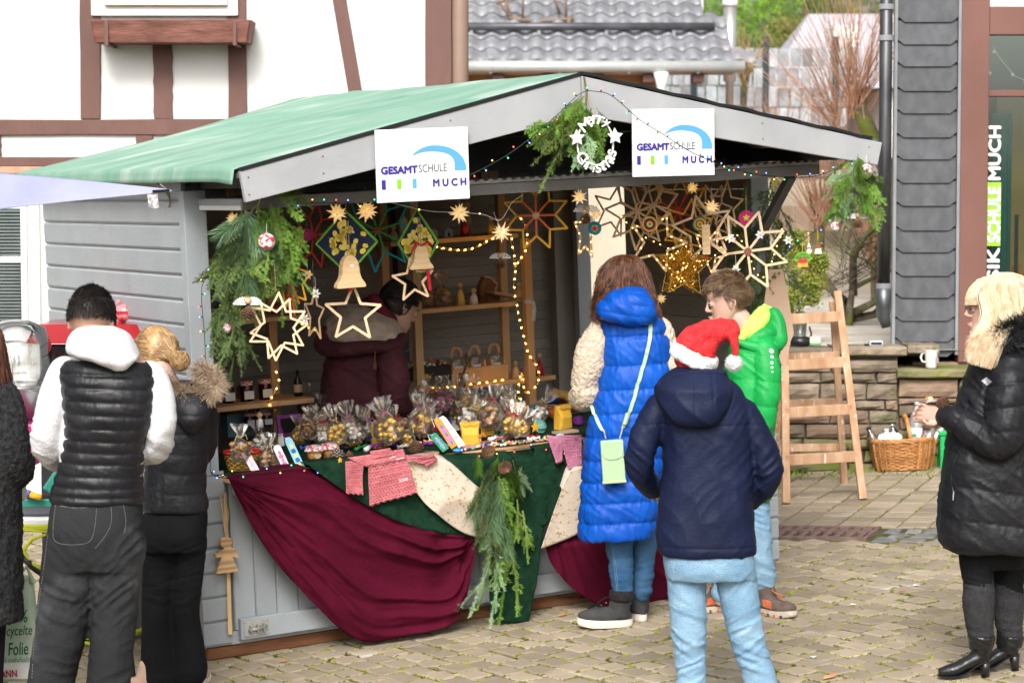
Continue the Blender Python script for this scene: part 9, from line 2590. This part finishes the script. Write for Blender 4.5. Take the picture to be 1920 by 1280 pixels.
bm=[MB().ball((0,0,0),.0068,8,6).mesh('bead',m,True)for m in bc];b0=bt_.matrix_basis.inverted()
for i in range(110):
	f_=i/109;px=860+178*f_;py=843-15*f_+3.5*math.sin(i*1.7)+random.uniform(-2,2);c=cpos(px,py);link('bead',random.choice(bm),bt_,b0@Matrix.Translation(S(c[0],max(c[1],-.125),WC+.007+.006*(i%3==0))))
m_ring=mat('ringed wood slab',(.50,.28,.12),(.66,.42,.22),.7,5,wave=dict(type='RINGS',scale=16,dist=1.2,amt=.45))
t=thing('wooden_angel','wooden slab angel with year rings hanging by twine at the left corner of the counter','angel',SP(423,1042,-.05));k=S(*on(1,-.05,423,1042)).y/FPX
pl=[(-10,37),(-14,30),(-12,22),(-6,17),(-16,9),(-27,9),(-24,3),(-18,1),(-12,2),(-24,-30),(20,-30),(9,0),(13,-2),(23,-5),(20,4),(14,16),(6,18),(10,27),(8,35),(0,38)]
MB().prism([(x*k,z*k)for x,z in pl],-.03,-.006).obj('slab',m_ring,t,bevel=.002)
MB().tube([(0,-.015,36*k),(-4*k,-.02,80*k),(-6*k,-.01,122*k)],.004,6).obj('twine',m_twine,t);MB().tube([(0,-.015,36*k),(6*k,-.02,80*k),(2*k,-.01,122*k)],.004,6).obj('twine',m_twine,t)
lt_=thing('split_lath','narrow split yellow wood lath leaning at the left stall corner below the angel','lath',S(*on(1,-.03,432,1188)));bb0=lt_.matrix_basis.translation
a,b=S(*on(1,-.03,432,1188))-bb0,S(*on(1,-.03,422,925))-bb0;MB().tube([a,a.lerp(b,.5)+Vector((.002,0,0)),b],[.013,.010,.009],4).obj('lath',mat('fresh split wood',(.62,.40,.16),(.78,.55,.27),.7,5,stretch=(1,1,.2)),lt_)
def ST(u,v,w,rz=0):return SM(u,v,w,rz)
t=thing('jar_crate','shallow pine crate with three candle jars on the lower shelf','crate',ST(2.18,1.5,SHW[0]));MB().box((-.17,-.09,0),(.17,-.075,.085)).obj('front_board',m_raw,t,bevel=.003);MB().box((-.17,.075,0),(.17,.09,.085)).obj('back_board',m_raw,t);MB().box((-.17,-.0745,0),(-.155,.0745,.085)).obj('end_board',m_raw,t);MB().box((.155,-.0745,0),(.17,.0745,.085)).obj('end_board',m_raw,t);MB().box((-.154,-.0745,.002),(.154,.0745,.02)).obj('bottom',m_raw,t)
for i,u in enumerate((2.08,2.19,2.31)):
	M=ST(u,1.5,SHW[0]+.05);jar(0,0,0,'candle jar with bark handle, %s in the pine crate'%('left','middle','right')[i],m_silver,MATS['smoke plastic'],.03,.07,'candle jars in the pine crate',0,False,M)
	t=thing('jar_holder','wooden slat holder with arched handle round the %s candle jar'%('left','middle','right')[i],'holder',ST(u,1.5,SHW[0]+.03),'wooden jar holders')
	for x in(-.045,.034):MB().box((x,-.05,0),(x+.011,.05,.085)).obj('slat',m_bell,t)
	MB().tube([(.03*math.cos(a),0,.125+.034*math.sin(a))for a in np.linspace(-.5,PI+.5,14)],.012,8).obj('handle',m_kraft,t,smooth=True)
t=thing('sweet_tray','black carton full of coloured sweets on the lower shelf','carton',ST(1.88,1.5,SHW[0]));MB().box((-.17,-.08,0),(.13,.08,.11)).obj('carton',mat('black card',(.012,.014,.02),rough=.6),t,bevel=.003)
for j,m in enumerate((m_red,m_goldc,bc[2],bc[0],m_po)):
	mb=MB();[mb.ball((random.uniform(-.16,.12),random.uniform(-.07,.07),.118+random.uniform(-.006,.012)),.009,7,5)for _ in range(16)];mb.obj('sweets',m,t,smooth=True)['kind']='stuff'
t=thing('bark_doll','dark twig bundle with a round wood disc face hanging below the lower shelf','ornament',SP(864,748,1.3));MB().tube([(0,0,.14),(.01,0,.08),(-.01,0,.0),(0,0,-.08)],[.008,.02,.03,.02],9).obj('twigs',m_bark,t);MB().lathe([(0,-.006),(.022,-.006),(.022,.006),(0,.006)],18,RX(PI/2)@T(0,0,.03)).obj('disc',m_bell,t);MB().tube([(.0,0,.1),(.045,0,.18),(.04,0,.24)],.006,6).obj('hook_twig',m_bark,t)
for u,w_,h,lb in((1.80,2,.13,'tall narrow white wooden house on the top shelf'),(1.88,1,.07,'low white wooden house on the top shelf'),(1.97,1,.05,'white wooden fence piece on the top shelf'),(2.06,1,.05,'white wooden block right on the top shelf')):
	t=thing('wooden_house',lb,'ornament',ST(u,1.5,SHW[2]-.01),'white wooden village');MB().prism([(-.025,0),(.025,0),(.025,h*.7),(0,h),(-.025,h*.7)],-.012,.012).obj('body',m_wh,t);MB().box((-.006,-.0135,.005),(.006,-.0121,.022)).obj('door',m_dark,t)
t=thing('white_angel_figure','tall pale turned wooden figure on the top shelf under the lid','figure',ST(2.2,1.55,SHW[2]-.01));MB().lathe([(.035,0),(.028,.08),(.018,.13),(.026,.17),(.012,.19)],14).obj('body',m_beige,t,smooth=True);MB().ball((0,0,.21),.02,10,8).obj('head',m_bell,t,smooth=True)
t=thing('nativity_arch','dark carved wood slice with pale cut-out profile on the middle shelf','ornament',ST(2.30,1.5,SHW[1]));MB().prism([(-.07,0),(.07,0),(.06,.03),(.02,.06),(.04,.09),(.0,.13),(-.04,.14),(-.065,.09)],-.02,.02).obj('slice',m_crate,t);MB().tube([(.06,-.021,.03),(.02,-.021,.06),(.04,-.021,.09),(.0,-.021,.13),(-.04,-.021,.14)],.005,5).obj('carved_edge',m_raw,t);MB().prism([(.045,0),(.075,0),(.06,.06)],-.03,-.021).obj('peak',m_raw,t)
t=thing('framed_board','dark framed board lying slanted on the middle shelf','picture frame',ST(2.36,1.45,SHW[1]+.03)@RY(.22));MB().box((-.1,-.07,0),(.1,.07,.012)).obj('board',m_kraft,t);MB().box((-.105,-.075,-.006),(.105,.075,-.0005)).obj('frame',m_crate,t)
for u,lb,k in((1.90,'bag with brown biscuits left on the middle shelf',1.3),(2.0,'second bag of brown biscuits on the middle shelf',1.4)):
	t=bag(782,800,lb,m_cook,k);t.matrix_basis=ST(u,1.48,SHW[1]);t['group']='cellophane bags on the shelf'
cn2=('left','second from left','middle','second from right','right')
for w_,nm,us in((SHW[1],'middle shelf',(1.72,2.08,2.16,2.44,2.5)),(SHW[0],'lower shelf',(1.62,1.70,2.40,2.47,2.55)),(SHW[2]-.01,'top shelf',(1.70,2.12,2.28,2.33,2.38)),(1.44,'upper left shelf',(.2,.56,.68,.84,.92))):
	for i,u in enumerate(us):
		m=[m_whc,m_bell,m_raff,m_redc,m_goldc][(i+int(w_*10))%5];t=thing('turned_figure','small turned wooden figure on the %s, %s one'%(nm,cn2[i]),'figure',ST(u,1.42 if u>1.1 else 1.2,w_,random.random()),'turned figures on the shelves')
		h=random.uniform(.06,.12);MB().lathe([(.024,0),(.020,h*.5),(.008,h*.8)],12).obj('body',m,t,smooth=True);MB().ball((0,0,h),.014,10,8).obj('head',m_bell,t,smooth=True)
def moss(u,v,w_,lb,m,n=260,sp=(.16,.05,.04)):
	mb=MB()
	for i in range(n):
		p=Vector((random.gauss(0,sp[0]*.5),random.gauss(0,sp[1]*.5),abs(random.gauss(0,sp[2]))));d=Vector((random.gauss(0,1),random.gauss(0,1),random.gauss(0,1))).normalized()*.022;o=d.orthogonal().normalized()*.0012;mb.add([p-o,p+o,p+d],[(0,1,2)])
	o=mb.obj('dried_branches',m,None);o.matrix_basis=ST(u,v,w_);tag(o,lb,'branches',kind='stuff')
moss(2.15,1.45,SHW[1]+.005,'dark wine red dried branches heaped on the middle shelf',paint('wine twig',(.08,.01,.02)),700);moss(1.35,1.75,1.62,'brown dried bouquet hanging at the back wall left of the vendor',m_stem,1500,(.34,.1,.13));moss(1.72,1.5,SHW[1],'pale dried moss at the left end of the middle shelf',m_beige,400,(.1,.05,.03))
for i,(u,w_)in enumerate(((.62,1.02),(.72,1.02),(.82,1.02),(.35,1.02),(.62,1.44),(.75,1.44),(.3,1.44),(.45,1.44))):
	jar(0,0,0,('dark jar','dark jar')[0]+' on the left inner shelf, '+('lower board left of the upright','lower board, nearest left to the upright','lower board at the upright','lower board far left','upper board in the middle','upper board near the upright','upper board far left','upper board second from the left')[i],m_ging,m_jam,.032,.09,'jars on the left inner shelf',0,False,ST(u,1.15,w_))
t=thing('bottle','small dark bottle with a pale label beside the left shelf upright','bottle',ST(1.0,1.15,1.02));MB().lathe([(0,0),(.022,0),(.022,.07),(.008,.1),(.008,.13)],14).obj('glass',m_blk,t,smooth=True);MB().lathe([(.0226,.02),(.0226,.06)],14).obj('label',m_raff,t)
t=thing('white_hook','bent white bracket fixed to the right shelf upright','bracket',SP(985,565,1.32));MB().tube([(0,0,0),(.05,0,-.01),(.055,0,-.04),(.045,0,-.11)],.011,6).obj('bracket',m_fuzz,t)
for px,py,lb in((577,515,'small white paper flower hanging right of the multicoloured star'),(592,550,'small white paper flower hanging lower right of the multicoloured star'),(572,597,'white paper flower inside the many-pointed star'),(1371,447,'white paper bird left of the large pale star'),(1425,440,'white paper flower on the dark garland'),(1478,450,'pale silvery bloom where the right light string begins'),(1380,505,'white paper flower under the large pale star')):
	t=thing('paper_flower',lb,'ornament',SP(px,py,-.5,-YAW),'white paper blossoms')
	for j in range(6):MB().add([(0,0,0),(.012,-.006,.006),(.024,-.002,0),(.012,.0,-.006)],[(0,1,2,3)]).obj('petal',m_wh,t).matrix_basis=RY(j*1.05)
	MB().ball((0,-.004,0),.004,6,5).obj('core',m_gold,t);MB().tube([(0,0,0),(0,0,.07)],.0007,4).obj('thread',m_white,t)
t=thing('reindeer_figure','brown branch reindeer standing on the counter behind the boy in green','figure',S(2.75,.45,WC));MB().ball((0,0,.07),.045,12,9,(1.3,.8,.8)).obj('body',m_bark,t,smooth=True);MB().ball((-.055,0,.13),.026,10,8).obj('head',m_bark,t,smooth=True)
for x,y in((-.03,-.02),(-.03,.02),(.03,-.02),(.03,.02)):MB().tube([(x,y,0),(x,y,.05)],.006,6).obj('leg',m_bark,t)
for s_ in(-1,1):MB().tube([(-.055,s_*.01,.15),(-.05,s_*.04,.2),(-.06,s_*.05,.24)],.004,5).obj('antler',m_bark,t)
t=thing('wood_plank_sign','pale pine plank with dark bark knots standing behind the boy in green','plank',Matrix.Translation(P(1478,690,12.0)));qq=lambda x,y:(P(x,690,12.0).x-P(1478,690,12.0).x,P(960,y,12.0).z-P(960,690,12.0).z)
MB().prism([qq(*a)for a in((1428,700),(1470,705),(1482,640),(1488,625),(1478,560),(1466,505),(1440,505),(1428,600))][::-1],0,.025).obj('plank',mat('pinkish plank',(.52,.34,.23),(.62,.44,.32),.7,3,c3=(.04,.03,.02),s3=9,t3=.68),t)
# - neighbours' things at the left
m_can=mat('lavender canopy cloth',(.27,.28,.42),(.33,.34,.48),.7,3,.2,30,bstretch=(1,1,8))
t=thing('canopy','lavender grey tent canopy corner reaching in from the left edge with a care label','canopy',Matrix.Translation(P(-300,350,9.9)));b0=P(-300,350,9.9)
mb=MB()
def cn(a,b):
	x=-320+(322+320)*a;top=324-6*(1-a)if x<0 else 325+31*(x/322)**1.1;bot_=393-33*(x/322)**.9 if x>0 else 393+20*(-x/320)
	y=top+(bot_-top)*b;return P(x,y,9.9-.35*b*(1-a)+.02*math.sin(a*30+b*4)*(1-a))-b0
mb.grid(cn,60,14);o=mb.obj('cloth',m_can,t,smooth=True);md=o.modifiers.new('solid','SOLIDIFY');md.thickness=.003
MB().tube([P(286,359,9.88)-b0,P(318,357,9.88)-b0],.006,6).obj('black_loop',m_blk,t);MB().tube([P(314,357,9.88)-b0,P(300,345,10.2)-b0,S(-.02,.14,2.08)-b0],.003,5).obj('strap',m_blk,t)
mb=MB();mb.grid(lambda a,b:P(276+19*a+3*b,362+26*b+3*math.sin(a*3),9.87)-b0,4,5);o=mb.obj('care_label',mat('printed label',(.55,.5,.5),(.25,.22,.22),.7,60,contrast=.1),t);o.modifiers.new('solid','SOLIDIFY').thickness=.001
Ym=11.3;c=P(168,760,Ym);t=thing('roaster','dark grey roasting cabinet with a wide red metal hood beside the stall wall','roaster',Matrix.Translation((c.x,Ym,gz(c.x,Ym))));z0=gz(c.x,Ym);zq=lambda y:P(960,y,Ym).z-z0;xq=lambda x:P(x,640,Ym).x-c.x
MB().box((xq(74),0,0),(xq(262),.4,zq(648))).obj('body',mat('dark grey steel',(.06,.065,.07),(.1,.105,.11),.4,3),t,bevel=.004)
MB().hexa([(xq(57),-.14,zq(642)),(xq(282),-.14,zq(642)),(xq(282),.45,zq(642)),(xq(57),.45,zq(642)),(xq(72),-.05,zq(607)),(xq(282),-.05,zq(607)),(xq(282),.40,zq(607)),(xq(72),.40,zq(607))]).obj('hood',mat('red enamel',(.30,.012,.018),(.36,.02,.025),.3,3,coat=.4),t,bevel=.004)
for x in(101,107,113,119):MB().box((xq(x),-.012,zq(674)),(xq(x+4),-.001,zq(660))).obj('knob',m_choc,t)
pg=thing('piggy_bank','pink glazed piggy bank with red hearts on the red hood','piggy bank',Matrix.Translation((P(228,600,Ym).x,Ym+.1,z0+zq(607))));m_pig=mat('pink glaze',(.72,.22,.22),(.78,.28,.28),.2,3,coat=.5)
MB().ball((0,0,.048),.046,20,14,(1.15,1,.95)).obj('body',m_pig,pg,smooth=True);MB().ball((-.028,-.01,.098),.012,8,6).obj('ear',m_pig,pg);MB().ball((-.05,-.01,.05),.018,10,8).obj('snout',m_pig,pg)
MB().box((-.03,-.048,.044),(.025,-.040,.056)).obj('red_band',m_red,pg)
for x,z in((.02,.075),(-.012,.02),(.03,.02)):MB().ball((x,-.038,z),.008,8,6).obj('heart',m_red,pg)
for x in(-.02,.02):MB().lathe([(.012,-.002),(.012,.012)],8,T(x,-.01,0)).obj('foot',m_red,pg)
Y2=10.6;c=P(25,800,Y2);z0=gz(c.x,Y2);zq=lambda y:P(960,y,Y2).z-z0-0;xq=lambda x:P(x,700,Y2).x-c.x
t=thing('floss_machine','candyfloss machine with clear dome, silver drum and magenta base at the left edge','machine',Matrix.Translation((c.x,Y2,z0)))
r_=(xq(78)-xq(-60))/2;cx_=(xq(78)+xq(-60))/2
MB().lathe([(r_,zq(738)),(r_*1.0,zq(690)),(r_*.96,zq(650)),(r_*.80,zq(620)),(r_*.4,zq(607)),(.0,zq(604))],30,T(cx_,.25,0)).obj('dome',film('clear acrylic',(.93,.93,.92),.8,.05,.32),t,smooth=True)
MB().lathe([(0,zq(792)),(r_*.75,zq(792)),(r_*.98,zq(738)),(r_*1.02,zq(735)),(r_*1.02,zq(728)),(r_*.9,zq(728))],30,T(cx_,.25,0)).obj('drum',mat('brushed silver',(.45,.45,.44),(.55,.55,.54),.3,6,metal=.8),t,smooth=True)
MB().box((cx_-.2,.02,zq(875)),(xq(62),.5,zq(795))).obj('base',mat('magenta enamel',(.40,.01,.13),(.46,.02,.17),.35),t,bevel=.01);MB().box((xq(40),.016,zq(866)),(xq(54),.0195,zq(850))).obj('sticker',m_paper,t)
Y3=10.3;c=P(60,960,Y3);z0=gz(c.x,Y3);zq=lambda y:P(960,y,Y3).z-z0
t=thing('folding_table','white plastic folding table behind the man in the vest','table',Matrix.Translation((c.x,Y3,z0)))
MB().box((-.9,-.2,zq(984)),(.55,.55,zq(958))).obj('table_top',m_white,t,bevel=.012)
for x,y in((-.1,-.1),(-.1,.45),(.45,-.1),(.45,.45)):MB().tube([(x,y,0),(x-.08,y,zq(984))],.014,8).obj('leg',mat('dark grey tube',(.06,.065,.07),rough=.4),t,smooth=True)
t=thing('grey_pad','dark grey handle pad lying on the white table','pad',Matrix.Translation((c.x+.05,Y3-.1,z0+zq(957))));MB().lathe([(0,0),(.14,0),(.15,.01),(.12,.022),(0,.024)],24,Matrix.Diagonal((1,.5,1,1))).obj('pad',mat('grey rubber',(.10,.105,.11),rough=.6),t,smooth=True)
m_teal=mat('teal plastic',(.03,.22,.17),(.04,.27,.21),.35,5);zt_=z0+zq(950)
t=thing('cash_box','open teal cash box with tilted lid on the white table','cash box',Matrix.Translation((P(75,930,Y3).x,Y3+.05,zt_)));MB().box((-.09,-.06,0),(.09,.06,.035)).obj('tray',m_teal,t,bevel=.004);MB().box((-.085,-.055,.0351),(.085,.055,.037)).obj('inside',m_dark,t)
o=MB().box((-.06,-.012,0),(.06,.012,.14)).obj('lid',m_teal,t,bevel=.01);o.matrix_basis=T(.05,.0,.04)@RY(.6)
t=thing('coin_tube','purple and yellow coin tube lying across the cash box','coin tube',Matrix.Translation((P(72,908,Y3).x,Y3-.04,zt_+.05))@RY(1.9));MB().tube([(0,0,-.03),(0,0,.02)],.014,12).obj('yellow_tube',m_py,t,smooth=True);MB().tube([(0,0,-.05),(0,0,-.031)],.016,12).obj('purple_cap',MATS['purple card'],t,smooth=True)
m_hose=mat('neon yellow cable',(.62,.66,.02),(.72,.76,.05),.45,4);g_=G(205,1200)
t=thing('cable_coil','neon yellow cable coiled on the pavers between the two people','cable',Matrix.Translation(g_));rnd=random.Random(4)
for k in range(6):
	rx_,ry_=rnd.uniform(.10,.17),rnd.uniform(.09,.2);ox,oy=rnd.uniform(-.03,.03),rnd.uniform(-.06,.12)
	MB().tube([(ox+rx_*math.cos(a),oy+ry_*math.sin(a),.014+.012*k+gz(g_.x+ox+rx_*math.cos(a),g_.y+oy+ry_*math.sin(a))-gz(g_.x,g_.y))for a in np.linspace(0,6.0,34)],.009,8).obj('loop',m_hose,t,smooth=True)
MB().tube([G(150,1150)-g_+Vector((0,0,.05)),G(190,1165)-g_+Vector((0,0,.08)),G(230,1185)-g_+Vector((0,0,.05)),G(275,1192)-g_+Vector((0,0,.03))],.009,8).obj('loop',m_hose,t,smooth=True)
t=thing('cable_loop','neon yellow cable hanging in loops below the white table at the left','cable',Matrix.Translation(P(60,990,10.0)));b0=P(60,990,10.0)
for pl in(((20,985),(60,987),(100,986)),((20,992),(60,993),(95,998),(60,1010),(44,1030),(55,1055),(85,1068)),((20,990),(90,990))):
	MB().tube([P(x,y,10.0)-b0 for x,y in pl],.009,8).obj('loop',m_hose,t,smooth=True)
MB().tube([P(40,1040,10.0)-b0,P(60,1062,10.0)-b0,P(100,1090,10.0)-b0],.014,8).obj('black_cable',m_blk,t,smooth=True)
Yb=9.62;c=P(20,1268,Yb);zb2=gz(c.x,Yb);m_bag=mat('pale green translucent bag',(.38,.50,.36),(.60,.68,.55),.45,3,.7,22,c3=(.72,.74,.68),s3=4,t3=.55)
t=thing('carrier_bag','pale green plastic carrier bag with dark green lettering on the pavers','carrier bag',Matrix.Translation((c.x,Yb,zb2)));zq=lambda y:P(960,y,Yb).z-zb2;xq=lambda x:P(x,1180,Yb).x-c.x
mb=MB();rg=[]
for i in range(15):
	f_=i/14;z=zq(1275)+(zq(1085)-zq(1275))*f_;xl,xr=xq(-70),xq(72-14*f_);n=36
	rg.append([(x,y+.012*vnoise([[x*14,y*9,z*12.]])[0],z)for x,y,_ in sring(((xl+xr)/2,.06,0),(xr-xl)/2,.085*(1-.6*f_)+.012,3.2,n)])
mb.rings(rg);mb.obj('bag',m_bag,t,smooth=True);MB().tube([(xq(30),0,zq(1090)),(xq(50),.01,zq(1062)),(xq(62),.03,zq(1095))],[.012,.008,.012],6).obj('handle',m_bag,t)
MB().box((xq(-60),-.042,zq(1268)),(xq(62),-.034,zq(1238))).obj('white_band',m_paper,t)
m_gt=mat('dark green print',(.005,.12,.05),rough=.5);m_rt=mat('dark red print',(.35,.01,.03),rough=.5)
def bt(s,x0,x1,y0,y1,m,b=.0,sh=.0,rot=.06):
	me=text_mesh(s,m,xq(x1)-xq(x0),zq(y0)-zq(y1),.002,b,1,sh);link('lettering',me,t,T(xq(x0),-.048,zq(y1))@RY(-rot))
bt('85%',20,58,1140,1164,m_gt,.01,.2);bt('recycelte',2,66,1170,1194,m_gt,.006,.25);bt('Folie',20,58,1200,1224,m_gt,.012,.2);bt('hen aus',-16,16,1152,1162,m_gt,-.01);bt('und mehrfach',2,58,1229,1238,m_gt,-.01);bt('ROSSMANN',-38,36,1254,1268,m_rt,.015)
